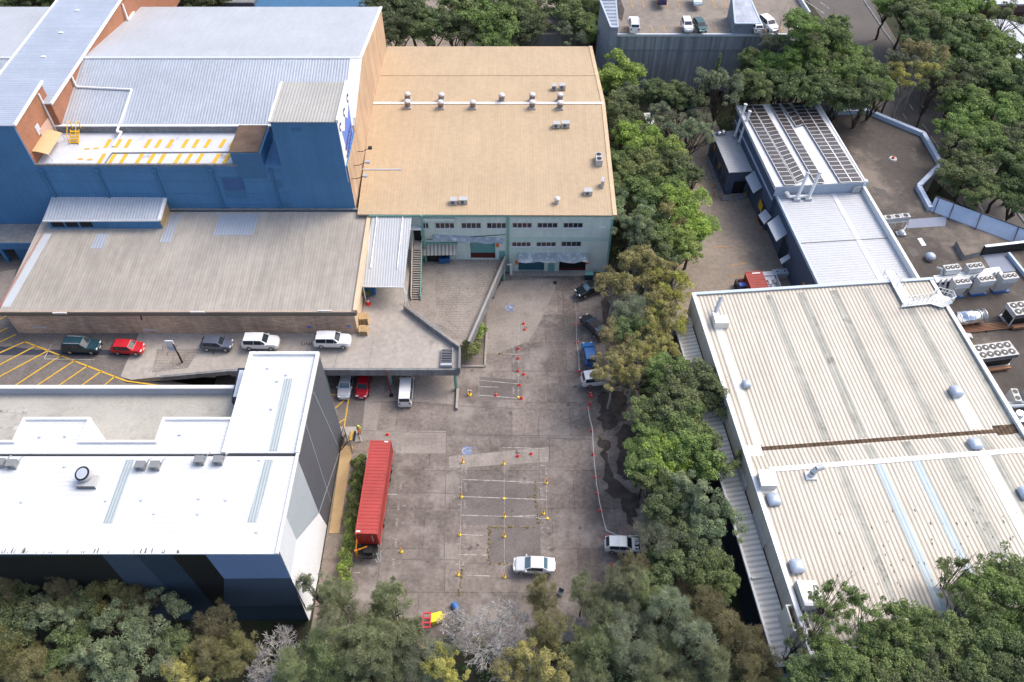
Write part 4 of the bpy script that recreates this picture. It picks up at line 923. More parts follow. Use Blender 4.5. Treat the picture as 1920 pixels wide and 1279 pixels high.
for y in (40,37.5,35,32.6): lbox(MB(), 14.34,14.4,y-.6,y+.6,1.2,2.6).build('window', m_steel_d, gb)
for y, zc in ((39.5,3.2),(35.5,2.4)): lbox(MB(), 14.32,14.4,y-.28,y+.28,zc-.5,zc+.5).build('wall_sign', m_orange, gb)
for y, zc in ((24.6,2.6),(5.4,3.0)): lbox(MB(), 18.8 if y < 21 else 18.2,18.9 if y < 21 else 18.3,y-.7,y+.9,zc-.9,zc+.5).build('wall_sign', m_gold, gb)
for y in (23.5,14.5): lbox(MB(), 18.82 if y < 21 else 18.22,18.9 if y < 21 else 18.3,y-1.2,y+1.2,0,3.6).build('loading_door', m_navy, gb)
def awning(poly, z, drop, lab):
    q = pts(z, *poly); lo = [0,1]
    t = thing('wall_awning', lab, 'awning', ((q[0][0]+q[1][0])/2, (q[0][1]+q[2][1])/2, z-drop), 0, 'awnings on the grey blue wall')
    slab(MB(), (q[0][0],q[0][1],z-drop),(q[1][0],q[1][1],z-drop),(q[2][0],q[2][1],z),(q[3][0],q[3][1],z), .1).build('sheet', m_awn, t)
    m = MB(); m.tube([(q[1][0],q[1][1],z-drop-.1),(q[2][0],q[2][1],z-1.4)], .06); m.tube([(q[0][0],q[0][1],z-drop-.1),(q[3][0],q[3][1],z-1.4)], .06); build_each(m, 'bracket', m_gblue, t)
for a in (([(1413,361),(1398,331),(1423,313),(1441,343)], 5.0, .15, 'largest grey awning on the grey blue wall, next to the low side block'), ([(1433,419),(1422,402),(1435,392),(1447,407)], 4.0, .12, 'small grey awning on the grey blue wall, between the two big awnings'),
          ([(1456,451),(1439,417),(1468,397),(1487,430)], 5.0, .15, 'big grey awning halfway along the grey blue wall below the white roof'), ([(1466,494),(1462,485),(1479,476),(1482,484)], 3.5, .1, 'smallest grey awning, nearest the red yard container')): awning(*a)
# solar arrays: each row of panels is a thing
def array(A, B, C, D, n, z, lab):     # near-left, near-right, far-right, far-left on the roof
    q = [at(*p, z) for p in (A, B, C, D)]; t = thing('solar_array', lab, 'solar panels', ((q[0][0]+q[2][0])/2, (q[0][1]+q[2][1])/2, z-.3), RZ, 'rows of solar panels on the white roof')
    pm, fr = MB(), MB()
    for i in range(n):
        a0, b0 = lerp(q[0], q[3], i/n), lerp(q[1], q[2], i/n); a1, b1 = lerp(q[0], q[3], (i+.97)/n), lerp(q[1], q[2], (i+.97)/n)
        slab(pm, a0, b0, b1, a1, .05)
        fr.bar(up(lerp(q[0], q[3], i/n),.02), up(lerp(q[1], q[2], i/n),.02), .10, .06)
    fr.bar(up(q[0],.02), up(q[3],.02), .08,.06); fr.bar(up(q[1],.02), up(q[2],.02), .08,.06)
    pm.build('panel', m_solar, t); fr.build('rail', m_alu, t)
    m = MB()
    for k in (.02,.5,.98): p = lerp(q[0], q[3], k); m.tube([p,(p[0],p[1],8.8)],.03); p = lerp(q[1], q[2], k); m.tube([p,(p[0],p[1],8.8)],.03)
    m.build('stand', m_alu, t)
for A, B, C, D, n_, lab in (((1472,347),(1493,346),(1409,197.5),(1391,198),20,'dark solar panel row nearest the left edge of the white roof'),
    ((1494,342),(1510,334),(1430,197),(1410,197.5),19,'second dark solar panel row from the left edge of the white roof'),
    ((1529,343),(1547,342),(1460,195),(1444,195),20,'third solar panel row from the left, start of the middle pair'),
    ((1493,237),(1508,232),(1480,194),(1465,195),5,'short solar panel row of only a few panels in the middle of the white roof'),
    ((1576,342),(1597,341),(1503,192),(1484,193),21,'second solar panel row from the right edge of the white roof'),
    ((1598,341),(1618,340),(1522,191),(1504,192),21,'solar panel row along the right edge of the white roof')): array(A, B, C, D, n_, 9.15, lab)
# flue pipes
def flue(p0, p1, lab):
    t = thing('flue_pipe', lab, 'flue pipe', p0, 0, 'white flue pipes on the grey blue building')
    MB().tube([p0, p1], .24, 8).build('pipe', m_white, t); MB().cyl(p1, lerp(p1, p0, -.04), .32, .32, 8).build('cap', m_coping, t)
    MB().box(p0[0]-.5,p0[0]+.5,p0[1]-.35,p0[1]+.35,p0[2]-.35,p0[2]+.1).build('bracket', m_galv, t)
flue(at(1378,255,4.9), (at(1378,255,4.9)[0]+.6,at(1378,255,4.9)[1]+.4,10.6), 'white flue pipe on the low side block, left one of the pair')
flue(at(1386,266,4.9), (at(1386,266,4.9)[0]+.6,at(1386,266,4.9)[1]+.4,10.4), 'white flue pipe on the low side block, right one of the pair')
flue(at(1494,372,7.3), (at(1494,372,7.3)[0]+.9,at(1494,372,7.3)[1]+1.2,11.0), 'white flue pipe rising beside the solar roof, left of its pair')
flue(at(1516,371,7.3), (at(1516,371,7.3)[0]+.9,at(1516,371,7.3)[1]+1.2,11.0), 'white flue pipe rising beside the solar roof, right of its pair')
MB().tube([at(1474,360,8.2), at(1480,369,7.3), at(1514,368,7.3)], .26, 8).build('duct', m_white, gb)
for i, (px, py) in enumerate(((1348,252),(1356,250))):
    p = at(px,py,4.7); t = tag(MB().cyl(p, (p[0],p[1],4.95), .3).dome((p[0],p[1],4.95), .5,.5,.4).build('roof_ventilator', m_chrome), 'small shiny dome ventilator on the low side block roof, %s one' % ('left','right')[i], 'ventilator', 'shiny ventilators on the side block')
a = thing('air_conditioner', 'white air conditioner with square top in the far corner of the ribbed white roof', 'air conditioner', at(1602,358,7), RZ); p = at(1602,358,7)
MB().box(p[0]-.6,p[0]+.6,p[1]-.5,p[1]+.5,7,8.1).build('cabinet', m_acw, a); MB().cyl((p[0],p[1],8.1),(p[0],p[1],8.13),.4).build('fan', m_galv, a); MB().box(p[0]+.7,p[0]+1.7,p[1]+.2,p[1]+.9,7,8.6).build('duct_box', m_lblue, a)

# ---- plant roof on the far right
PZ = 5.0
pp = pts(PZ, (1562,214),(1625,212),(1729,255),(1762,312),(1720,354),(1742,395),(1912,460),(2150,468),(2300,700),(2300,1100)) + [LW(33,-62,PZ), LW(32.95,0,PZ), LW(32.3,21.5,PZ), LW(32.3,43,PZ)]
pr = thing('plant_roof_building', 'low building with dark stained bitumen roof carrying chillers and pipes', 'building', LW(45,0), RZ)
MB().prism([(p[0],p[1]) for p in pp], 0, PZ-.05).build('wall', m_conc_d, pr)
MB().prism([(p[0],p[1]) for p in pp], PZ-.05, PZ).build('roof', m_plant, pr)
m = MB()
for a, b_ in zip(pp[0:6], pp[1:6]): m.bar(up(a,.75), up(b_,.75), .7, .75)
m.build('parapet', m_lblue, pr)
m = MB(); a, b_ = pp[5], pp[6]; slab(m, up(a,.1), up(b_,.1), (b_[0]+.9,b_[1]+1.0,PZ+1.9), (a[0]+.6,a[1]+1.0,PZ+1.9), .12); m.build('sloped_screen', m_lblue, pr)
m = MB(); m.bar((a[0]+.6,a[1]+1.1,PZ+2.0),(b_[0]+.9,b_[1]+1.1,PZ+2.0), .2, .3); m.build('screen_cap', m_black, pr)
m = MB()
for t in (.03,.2,.5,.9): p = lerp(a, b_, t); m.bar((p[0],p[1]-.6,PZ+.1),(p[0]+.75,p[1]+1.0,PZ+2.0),.1,.1)
build_each(m, 'screen_brace', m_black, pr)
m = MB(); q = [at(1847,462,PZ+1.6), at(1935,452,PZ+1.6)]; m.bar(q[0], q[1], .4, 1.8); m.build('dark_wall', m_black, pr); m = MB(); m.bar(up(q[0],.06), up(q[1],.06), .45, .06); m.build('wall_cap', m_coping, pr)
m = MB(); m.bar(at(1892,473,PZ+.6), at(1930,520,PZ+.6), .35, .6); m.build('parapet', m_lblue, pr)
for i, q in enumerate(([(1706,411),(1776,406),(1772,424),(1700,428)], [(1840,476),(1888,474),(1905,508),(1862,512)])):
    MB().prism(pts(PZ+.02,*q), PZ, PZ+.02).build('membrane_patch', m_membr, pr)
MB().prism(pts(PZ+.02,(1720,447),(1728,446),(1737,460),(1729,461)), PZ, PZ+.025).build('membrane_patch', m_coping, pr)
for q in ([(1565,272),(1590,260),(1602,268),(1590,278),(1572,280)],[(1635,350),(1660,356),(1668,368),(1650,370)],[(1700,470),(1715,465),(1725,478),(1712,482)]):
    MB().prism(pts(PZ+.01,*q), PZ, PZ+.012).build('puddle_stain', plain('stain',(.04,.032,.028),.5), pr)
hb = MB(); hq = pts(PZ+.9,(1793,452),(1834,462),(1840,472),(1808,480)); hb.prism(hq, PZ, PZ+.85); hb.build('roof_hatch_box', m_conc_d, pr); MB().prism(hq, PZ+.85, PZ+.92).build('roof_hatch_lid', m_plant, pr)
t = thing('roof_drain_cap', 'white round vent cap on the dark plant roof', 'vent', at(1674,298,PZ)); p = at(1674,298,PZ); MB().cyl(p, up(p,.15), .7, .6).build('base', m_acw, t); MB().cyl(up(p,.15), up(p,.4), .25, .2).build('cap', m_tl, t)
# ================================================================== ROOFTOP MACHINERY
def box_ac(name, loc, rz, lab, group, w_=1.0, d_=.42, h=.85, nf=1, top=False, lift=.15, body=None):
    t = thing(name, lab, 'air conditioner', loc, rz, group); M0 = W[t.name]
    MB().box(-w_/2,w_/2,-d_/2,d_/2,lift,lift+h, m=M0).build('cabinet', body or m_acw, t)
    g = MB(); fz = []
    for i in range(nf):
        x = (i-(nf-1)/2)*w_/nf
        if top: g.cyl(M0@Vector((x,0,lift+h)), M0@Vector((x,0,lift+h+.03)), min(w_/nf,d_)*.4, n=12)
        else: g.cyl(M0@Vector((x-w_*.1,-d_/2,lift+h/2)), M0@Vector((x-w_*.1,-d_/2-.03,lift+h/2)), h*.36, n=12)
    build_each(g, 'fan_grille', m_fan if top else m_fins, t)
    MB().box(-w_/2,-w_/2+.08,-d_/2,d_/2,0,lift,m=M0).box(w_/2-.08,w_/2,-d_/2,d_/2,0,lift,m=M0).build('foot', m_galv, t)
    return t
g_ = 'air conditioners on the tan roof'
def tanz(px, py):
    z = 12
    for _ in range(8):
        p = at(px, py, z); yr_ = rg[0][1]; z = 11.5 + 1.1*(1-abs(p[1]-yr_)/23.3)
    return at(px, py, z)
for px, py, w_, lab in ((1039,168,.75,'smaller white air conditioner of the pair beyond the tan roof ridge'),(1054,167,1.05,'larger white air conditioner of the pair beyond the tan roof ridge'),
    (1043,239,1.1,"smaller white air conditioner of the pair below the tan roof ridge's right end"),(1060,238,1.3,"larger white air conditioner of the pair below the tan roof ridge's right end"),
    (851,382,1.0,'smaller left white air conditioner at the front edge of the tan roof'),(869,381,1.2,'larger right white air conditioner at the front edge of the tan roof'),
    (1102,365,1.2,'single white air conditioner lying low near the front right of the tan roof')):
    box_ac('air_conditioner', tanz(px, py), 0, lab, g_, w_, .9, .75)
box_ac('condenser_unit', tanz(1122,305), R(90), 'tall white condenser with two dark top fans near the right edge of the tan roof', g_, 2.1, .95, 1.0, 2, True)
box_ac('condenser_unit', tanz(1129,350), R(80), 'slim white condenser seen edge on at the right edge of the tan roof', g_, 1.1, .45, 1.2, 1)
m = MB(); m.tube([tanz(1117,288),tanz(1117,300)],.05); m.tube([tanz(1122,287),tanz(1122,302)],.05); m.tube([tanz(1129,318),tanz(1131,343),tanz(1148,345)],.06); m.build('pipework', m_galv, tw)
# turbine vents along the ridge
vp = thing('turbine_vent', '', 'roof vent', (0,0,0))
MB().box(-.65,.65,-.6,.6,0,.35).build('base', m_acw, vp); MB().cyl((0,0,.35),(0,0,1.35),.55,.6,14).build('louvres', m_ventd, vp); MB().cyl((0,0,1.35),(0,0,1.55),.66,.6,14).dome((0,0,1.55),.6,.6,.18,14,3).build('cap', m_vent, vp)
vt = [(765,188,'behind'),(765,202,'front'),(828,189,'behind'),(827,203,'front'),(887,203,'single'),(941,190,'single beyond'),(998,189,'behind'),(998,203,'front'),(1050,189,'behind'),(1050,204,'front')]
vl = ['turbine vent behind the ridge in the leftmost pair on the tan roof','turbine vent in front of the ridge in the leftmost pair on the tan roof','turbine vent behind the ridge in the second pair from the left','turbine vent in front of the ridge in the second pair from the left','lone turbine vent in front of the tan roof ridge','lone turbine vent behind the tan roof ridge','turbine vent behind the ridge in the third pair from the left','turbine vent in front of the ridge in the third pair from the left','turbine vent behind the ridge in the rightmost pair','turbine vent in front of the ridge in the rightmost pair']
for i, (px, py, _) in enumerate(vt): put(vp, i > 0, tanz(px, py), 0, 'pale ' + vl[i], 'turbine vents along the tan roof ridge', .82)
t = thing('roof_vent', 'single round white vent near the front edge of the tan roof', 'roof vent', tanz(1044,382)); p = tanz(1044,382)
MB().cyl(p, up(p,.9), .35).build('pipe', m_acw, t); MB().dome(up(p,.9), .48,.48,.3).build('cap', m_vent, t)
# white roof machinery
for i, (px, py, lab) in enumerate(((4,872,'leftmost grey air conditioner at the frame edge of the white roof'),(26,874,'second grey air conditioner from the left on the white roof'),(266,877,'left grey air conditioner of the middle pair on the white roof'),(293,877,'right grey air conditioner of the middle pair on the white roof'),(376,867,'left grey air conditioner of the right pair on the white roof'),(411,867,'right grey air conditioner of the right pair on the white roof'))):
    p = at(px, py, 16.0); t = box_ac('air_conditioner', p, R(0), lab, 'air conditioners on the white roof', .95, .8, .55, body=m_acg)
    MB().tube([(p[0]+.5,p[1]+.1,16.3),(p[0]+.8,p[1]+.5,16.7),(p[0]+1.0,p[1]+.7,16.7)], .06).build('pipe', m_galv, t)
t = thing('exhaust_fan', 'round white exhaust fan with black rim on a square base on the white roof', 'exhaust fan', at(167,905,16)); p = at(167,905,16)
MB().box(p[0]-.9,p[0]+.9,p[1]-.7,p[1]+.6,16.0,16.5).build('base', m_acw, t); c_ = Vector((p[0]-.25,p[1]+.35,17.0)); n_ = Vector((-.1,-.25,.9)).normalized()
MB().cyl(c_-n_*.5, c_+n_*.25, .72, .72, 18).build('cowl', m_acw, t); MB().cyl(c_+n_*.25, c_+n_*.31, .74, .74, 18).build('rim', m_black, t); MB().cyl(c_+n_*.31, c_+n_*.33, .56, .56, 18).build('disc', m_coping, t)
MB().box(p[0]-.85,p[0]+.95,p[1]-.75,p[1]-.7,16.02,16.45).build('louvre', m_fins, t)
# chillers on the plant roof
def chiller(px, py, lab, w_=2.3, d_=1.15, h=3.0, nf=3, rows=1, vee=True, z=PZ, rz=RZ+R(4), gname='fan chillers on the plant roof'):
    p = at(px, py, z+h); t = thing('chiller', lab, 'chiller', (p[0],p[1],z), rz, gname); M0 = W[t.name]; b = MB()
    if vee:
        for s_ in (1,):
            k = [(-w_/2,-d_*.2,.25),(w_/2*.75,-d_*.2,.25),(w_/2*.75,d_*.2,.25),(-w_/2,d_*.2,.25)]; k2 = [(-w_/2,-d_/2,h),(w_/2,-d_/2,h),(w_/2,d_/2,h),(-w_/2,d_/2,h)]
            k = [tuple(M0@Vector(q)) for q in k]; k2 = [tuple(M0@Vector(q)) for q in k2]; b.face(*k2); b.face(*reversed(k))
            for i in range(4): q = (i+1)%4; b.face(k[i],k[q],k2[q],k2[i])
        b.build('cabinet', m_acw, t); MB().box(-w_/2+.08,w_/2-.08,-d_/2-.02,-d_/2+.1,h-.85,h-.15,m=M0).build('coil', m_coping, t); MB().box(-w_/2,w_/2,-d_*.4,d_*.4,0,.25,m=M0).build('base', m_binblue, t)
    else:
        b.box(-w_/2,w_/2,-d_/2,d_/2,h-.7,h,m=M0)
        for sx_ in (-1,1):
            for sy_ in (-1,1): b.box(sx_*w_/2-(.12 if sx_>0 else 0),sx_*w_/2+(.12 if sx_<0 else 0),sy_*d_/2-(.12 if sy_>0 else 0),sy_*d_/2+(.12 if sy_<0 else 0),.2,h-.7,m=M0)
        b.box(-w_/2,w_/2,-d_/2,d_/2,.1,.25,m=M0); b.build('cabinet', m_acw, t)
        MB().box(-w_/2+.25,w_/2-.25,-d_/2+.25,d_/2-.25,.3,h-.75,m=M0).build('coil', m_fan, t); MB().box(-w_/2+.3,w_/2-.5,-d_/2-.6,-d_/2-.1,.25,.6,m=M0).build('pump_pipe', m_pipe_r, t); MB().box(-w_/2+.02,w_/2-.02,-d_/2-.02,-d_/2+.02,h-.62,h-.12,m=M0).build('grille', m_fins, t)
    g = MB(); hub = MB()
    for r_ in range(rows):
        for i in range(nf):
            x = (i-(nf-1)/2)*w_/nf*.93; y = (r_-(rows-1)/2)*d_/rows*.95; rr = min(w_/nf, d_/rows)*.42
            g.cyl(M0@Vector((x,y,h+.0)), M0@Vector((x,y,h+.05)), rr, n=16); hub.cyl(M0@Vector((x,y,h+.05)), M0@Vector((x,y,h+.07)), rr*.28, n=8)
    f = g.build('fan', m_fan, t); hub.build('hub', m_galv, f); return t
chiller(1805,527,'white three fan chiller, left one of the front row on the plant roof'); chiller(1850,522,'white three fan chiller, middle one of the front row on the plant roof'); chiller(1893,517,'white three fan chiller, right one of the front row on the plant roof')
chiller(1786,501,'white three fan chiller behind the pipe rack, left of two'); chiller(1829,498,'white three fan chiller behind the pipe rack, right of two')
chiller(1866,656,'large white ten fan chiller on the dark plant roof', 5.3, 2.3, 2.5, 5, 2, False); chiller(1925,576,'large white double row chiller cut by the right frame edge', 4.4, 2.3, 2.5, 4, 2, False)
for i, (px, py, lab) in enumerate(((1894,743,'small two fan condenser on the plant roof below the ten fan chiller'),(1922,741,'small two fan condenser at the right frame edge'))): box_ac('condenser_unit', at(px,py+12,PZ), RZ+R(80), lab, 'small condensers on the plant roof', 1.9, .8, 1.5, 2, True)
rk_ = thing('condenser_rack', 'white steel rack carrying three grey condensers beside the white roof parapet', 'equipment rack', at(1690,428,PZ), RZ); a = at(1655,415,PZ+2); b_ = at(1703,410,PZ+2)
MB().bar(a, b_, 1.0, .12).build('platform', m_white, rk_)
m = MB()
for t_ in (.1,.5,.97):
    p = lerp(a, b_, t_); m.tube([(p[0],p[1]-.4,p[2]),(p[0],p[1]-.4,PZ)],.07); m.tube([(p[0],p[1]+.4,p[2]),(p[0],p[1]+.4,PZ)],.07)
m.build('leg', m_white, rk_)
for i in range(3): p = lerp(a, b_, .17+.33*i); box_ac('condenser_unit', (p[0],p[1],p[2]), RZ, ('left','middle','right')[i]+' one of the three grey condensers on the white steel rack', 'condensers on the steel rack', 1.25, .9, .7, 1, True, .05)
t = thing('pump_set', 'small grey pump with round cap under the condenser rack', 'pump', at(1688,440,PZ)); p = at(1688,440,PZ); MB().box(p[0]-.7,p[0]+.7,p[1]-.4,p[1]+.4,PZ,PZ+.3).tube([up(p,.3),(p[0]+.9,p[1]+1,PZ+.9)],.15).build('base', m_galv, t); MB().dome(up(p,.3),.5,.5,.6).build('cap', m_coping, t)
# pipe rack
t = thing('pipe_rack', 'long white insulated pipe rack on stands between the rows of chillers', 'pipe rack', at(1810,525,PZ), RZ); a = at(1752,524,PZ+1.8); b_ = at(1876,507,PZ+1.8)
m = MB()
for o in (-.55,-.2,.15,.5): m.tube([(a[0],a[1]+o,a[2]),(b_[0],b_[1]+o,b_[2])], .17, 8)
m.build('insulated_pipe', m_white, t); m = MB()
for k in np.linspace(.05,.98,5): p = lerp(a, b_, k); m.tube([(p[0],p[1]-.8,PZ),(p[0],p[1]-.8,p[2]-.15),(p[0],p[1]+.8,p[2]-.15),(p[0],p[1]+.8,PZ)], .06)
m.build('stand', m_galv, t); m = MB()
for k in (.08,.16,.24,.55,.62,.88,.94): p = lerp(a, b_, k); m.tube([(p[0],p[1]-.5,p[2]),(p[0]-.2,p[1]-.7,p[2]+.5),(p[0]-.3,p[1]-1.5,PZ+.5)], .13); 
for k in (.1,.2,.28): p = lerp(a, b_, k); m.tube([(p[0],p[1]+.4,p[2]),(p[0]+.2,p[1]+.9,p[2]+.9),(p[0]-.5,p[1]+1.3,p[2]+.9)], .15)
m.build('valve_branch', m_acw, t)
MB().tube([at(1742,540,PZ+.6), at(1772,537,PZ+.6)], .35, 10).build('header_pipe', m_chrome, t)
t = thing('ventilated_tank', 'shiny metal clad horizontal tank with banded jacket on the plant roof', 'tank', at(1815,605,PZ), RZ); a = at(1795,598,PZ+1.2); b_ = at(1844,592,PZ+1.2)
MB().cyl(a, b_, .95, .95, 20).build('jacket', m_chrome, t, True); m = MB()
for k in (.02,.27,.52,.77,.98): p = lerp(a, b_, k); d_ = (Vector(b_)-Vector(a)).normalized()*.04; m.cyl(Vector(p)-d_, Vector(p)+d_, .98, .98, 20)
m.build('band', m_galv, t); m = MB()
for k in (.15,.5,.85): p = lerp(a, b_, k); m.box(p[0]-.2,p[0]+.2,p[1]-.6,p[1]+.6,PZ,PZ+.5)
m.build('saddle', m_black, t); m = MB(); m.tube([a,(a[0]-2.2,a[1]-.2,a[2]+.1)],.14); m.tube([(a[0],a[1]-.5,a[2]-.6),(a[0]-2.2,a[1]-.7,a[2]-.5)],.14); m.build('pipe', m_white, t)
t = thing('rusty_pipe_run', 'bundle of rust brown pipes lying across the plant roof below the tank', 'pipes', at(1850,612,PZ), RZ); a = at(1788,620,PZ+.25); b_ = at(1960,602,PZ+.25); m = MB()
for o in (-.5,-.25,0,.25,.5): m.tube([(a[0],a[1]+o,a[2]),(b_[0],b_[1]+o,b_[2])], .08)
m.build('pipe', m_pipe_r, t); m = MB()
for k in (.1,.35,.6,.85): p = lerp(a, b_, k); m.box(p[0]-.1,p[0]+.1,p[1]-.7,p[1]+.7,PZ,PZ+.18)
m.build('support', m_fan, t)
for i, (px, py) in enumerate(((1742,486),(1812,634))):
    p = at(px,py,PZ); t = thing('dome_ventilator', ('grey round dome ventilator on the plant roof near the hatch box','small white box ventilator on the plant roof below the rusty pipes')[i], 'ventilator', p)
    if i == 0: MB().cyl(p, up(p,.5), .5).build('base', m_galv, t); MB().dome(up(p,.5),.75,.75,.6).build('cap', m_dome, t)
    else: MB().box(p[0]-.5,p[0]+.5,p[1]-.4,p[1]+.4,PZ,PZ+.5).build('base', m_galv, t); MB().dome(up(p,.5),.55,.45,.2,12,3,5).build('cap', m_acw, t)
t = thing('compressor_set', 'grey pipe and compressor assembly at the right frame edge beside the cream roof parapet', 'machinery', at(1905,785,PZ), RZ); p = at(1905,785,PZ)
MB().box(p[0]-1.6,p[0]+2,p[1]-.7,p[1]+.7,PZ,PZ+.35).build('base', m_galv, t); MB().cyl((p[0],p[1],PZ+.35),(p[0],p[1],PZ+1.2),.5).build('motor', m_coping, t); MB().tube([(p[0]-1.5,p[1]+.9,PZ+1.3),(p[0]+2.5,p[1]+1.1,PZ+1.3)],.2).tube([(p[0]-1.5,p[1]+1.6,PZ+1.0),(p[0]+2.5,p[1]+1.8,PZ+1.0)],.16).build('pipe', m_galv, t)
# access platform with railings
t = thing('access_platform', 'white railed access platform and walkway crossing the cream roof parapet', 'platform', LW(33,-4.5,PZ), RZ)
m = MB(); a = at(1692,574,9.9); b_ = at(1745,568,9.9); c_ = at(1788,560,9.9)
def rail(m, P_, h=1.0, n=6, r=.045):
    for u, v in zip(P_, P_[1:]):
        m.tube([up(u,h), up(v,h)], r, 5); m.tube([up(u,h*.5), up(v,h*.5)], r*.8, 5)
        for k in range(n+1): p = lerp(u, v, k/n); m.tube([p, up(p,h)], r, 5)
rail(m, [a, b_, at(1768,575,9.5)]); rail(m, [at(1700,566,9.9), at(1742,560,9.9), at(1756,549,9.5), at(1782,556,9.5), at(1787,566,9.5), at(1768,575,9.5)], 1.0, 4)
m.build('railing', m_white, t)
MB().prism(pts(9.5,(1690,575),(1745,569),(1768,576),(1787,567),(1782,557),(1756,550),(1740,560),(1694,567)), 9.35, 9.45).build('grating', m_coping, t)
m = MB()
for q in ((1760,558),(1780,562),(1766,574)): p = at(*q,9.4); m.tube([p,(p[0],p[1],PZ)],.07)
m.build('leg', m_white, t)
m = MB(); e = [LW(27.2,.3,9.5), LW(29.3,.3,9.5)]; rail(m, [LW(27,1.8,8.6),LW(27,-1.6,9.6)],1,3); rail(m, [LW(28,1.8,8.6),LW(28,-1.6,9.6)],1,3); m.build('stile_railing', m_white, t)
m = MB(); m.box(0,0,0,0,0,0) if False else None
lbox(MB(), 26.9,28.1,-4.6,1.8,9.42,9.5).build('walkway', m_coping, t)
# cream roof fittings
for i, (px, py, lab) in enumerate(((1399,721,'on the left edge strip of the upper cream roof'),(1792,735,'on the pale strip above the rusty gutter'),(1827,834,'just below the rusty gutter at the right'),(1450,938,'on the left strip below the ridge cap'),(1493,1063,'on the lower left strip of the cream roof'),(1921,926,'cut by the right frame edge'))):
    p = at(px, py, 9.15); s_ = .85 if i else .6; t = thing('roof_dome', 'blue grey square dome vent ' + lab, 'roof vent', p, RZ, 'square dome vents on the cream roof'); M0 = W[t.name]
    MB().box(-.7*s_,.7*s_,-.75*s_,.75*s_,-.3,.25,m=M0).build('base', m_galv, t); b = MB().dome((0,0,.25),.85*s_,.9*s_,.5*s_,20,4,5); b.v = [tuple(M0@Vector(v)) for v in b.v]; b.build('cap', m_dome, t, True)
p = at(1350,608,9.1); t = thing('roof_duct_fan', 'cream box with silver pipe cowl at the upper left of the cream roof', 'exhaust duct', p, RZ); MB().box(p[0]-.9,p[0]+.9,p[1]-.7,p[1]+.7,9.0,10.1).build('box', m_offw_b, t); MB().tube([(p[0]-.5,p[1]+.9,9.3),(p[0]-.4,p[1]+1.6,9.9),(p[0]+.3,p[1]+2.9,11.0)],.28,10).build('cowl_pipe', m_galv, t); MB().box(p[0]-.9,p[0]-.1,p[1]+.7,p[1]+1.4,9.0,9.9).build('elbow', m_coping, t)
p = at(1520,893,9.15); t = thing('elbow_vent', 'silver elbow vent pipe standing below the cream roof ridge cap', 'vent pipe', p, RZ); MB().tube([(p[0],p[1],9.0),(p[0],p[1],9.9),(p[0]+.35,p[1]+.25,10.25),(p[0]+1.1,p[1]+.45,10.35)],.34,12).build('pipe', m_galv, t); MB().box(p[0]-.6,p[0]+.6,p[1]-.5,p[1]+.5,9.0,9.35).build('flashing', m_white, t)
p = at(1437,905,9.2); t = thing('parapet_box', 'square cream parapet box at the left end of the ridge cap', 'roof box', p, RZ); MB().box(p[0]-.9,p[0]+.8,p[1]-.9,p[1]+.9,8.9,10.2).build('box', m_offw_b, t); MB().box(p[0]-1,p[0]+.9,p[1]-1,p[1]+1,10.2,10.28).build('lid', m_white, t)
p = at(1492,1165,8); t = thing('exhaust_shaft', 'open topped cream exhaust shaft with round fan at the lower left of the cream roof', 'exhaust shaft', (p[0],p[1],5.5), RZ); m = MB(); M0 = W[t.name]
for q in ((-.9,-.75,-1.3,1.3),(.75,.9,-1.3,1.3),(-.75,.75,-1.3,-1.15),(-.75,.75,1.15,1.3)): m.box(*q,0,3.6,m=M0)
m.build('shaft_wall', m_offw_b, t); MB().box(-.75,.75,-1.15,1.15,2.2,2.3,m=M0).build('inside_floor', m_dark, t); MB().cyl(M0@Vector((0,0,2.3)),M0@Vector((0,0,2.7)),.55,n=16).build('fan_ring', m_timber, t); MB().cyl(M0@Vector((0,0,2.7)),M0@Vector((0,0,2.74)),.4,n=16).build('fan_disc', m_black, t)
p = at(1516,1118,9.2); t = thing('roof_duct_box', 'sloping pale duct box next to the open exhaust shaft', 'duct', p, RZ); M0 = W[t.name]; b = MB().prism([(-1.1,-1.3),(1.0,-1.3),(1.0,1.3),(-1.1,1.3)], -.3, [1.1,.5,.5,1.1]); b.v = [tuple(M0@Vector(v)) for v in b.v]; b.build('box', m_wwall, t); MB().box(-1.15,-1.08,-1.2,1.2,-.3,.9,m=M0).build('vent_side', m_offw, t)
for i, (px, py, lab, L_) in enumerate(((1359,772,'upper white condenser pair on the annex roof beneath the tree edge',2.2),(1397,892,'white condenser row halfway down the annex roof',3.0),(1430,990,'long white condenser row lower down the annex roof',4.0))):
    p = at(px, py, 7.0); t = box_ac('condenser_row', (p[0],p[1],6.05), RZ+R(90), lab, 'condensers on the annex roof', L_, .9, .9, int(L_), False, .35)
p = at(1364,597,7); MB().box(p[0]-.25,p[0]+.1,p[1]-.3,p[1]+.3,6.6,7.3).build('wall_box', m_coping, cw)
p = at(1450,1049,8.6); 
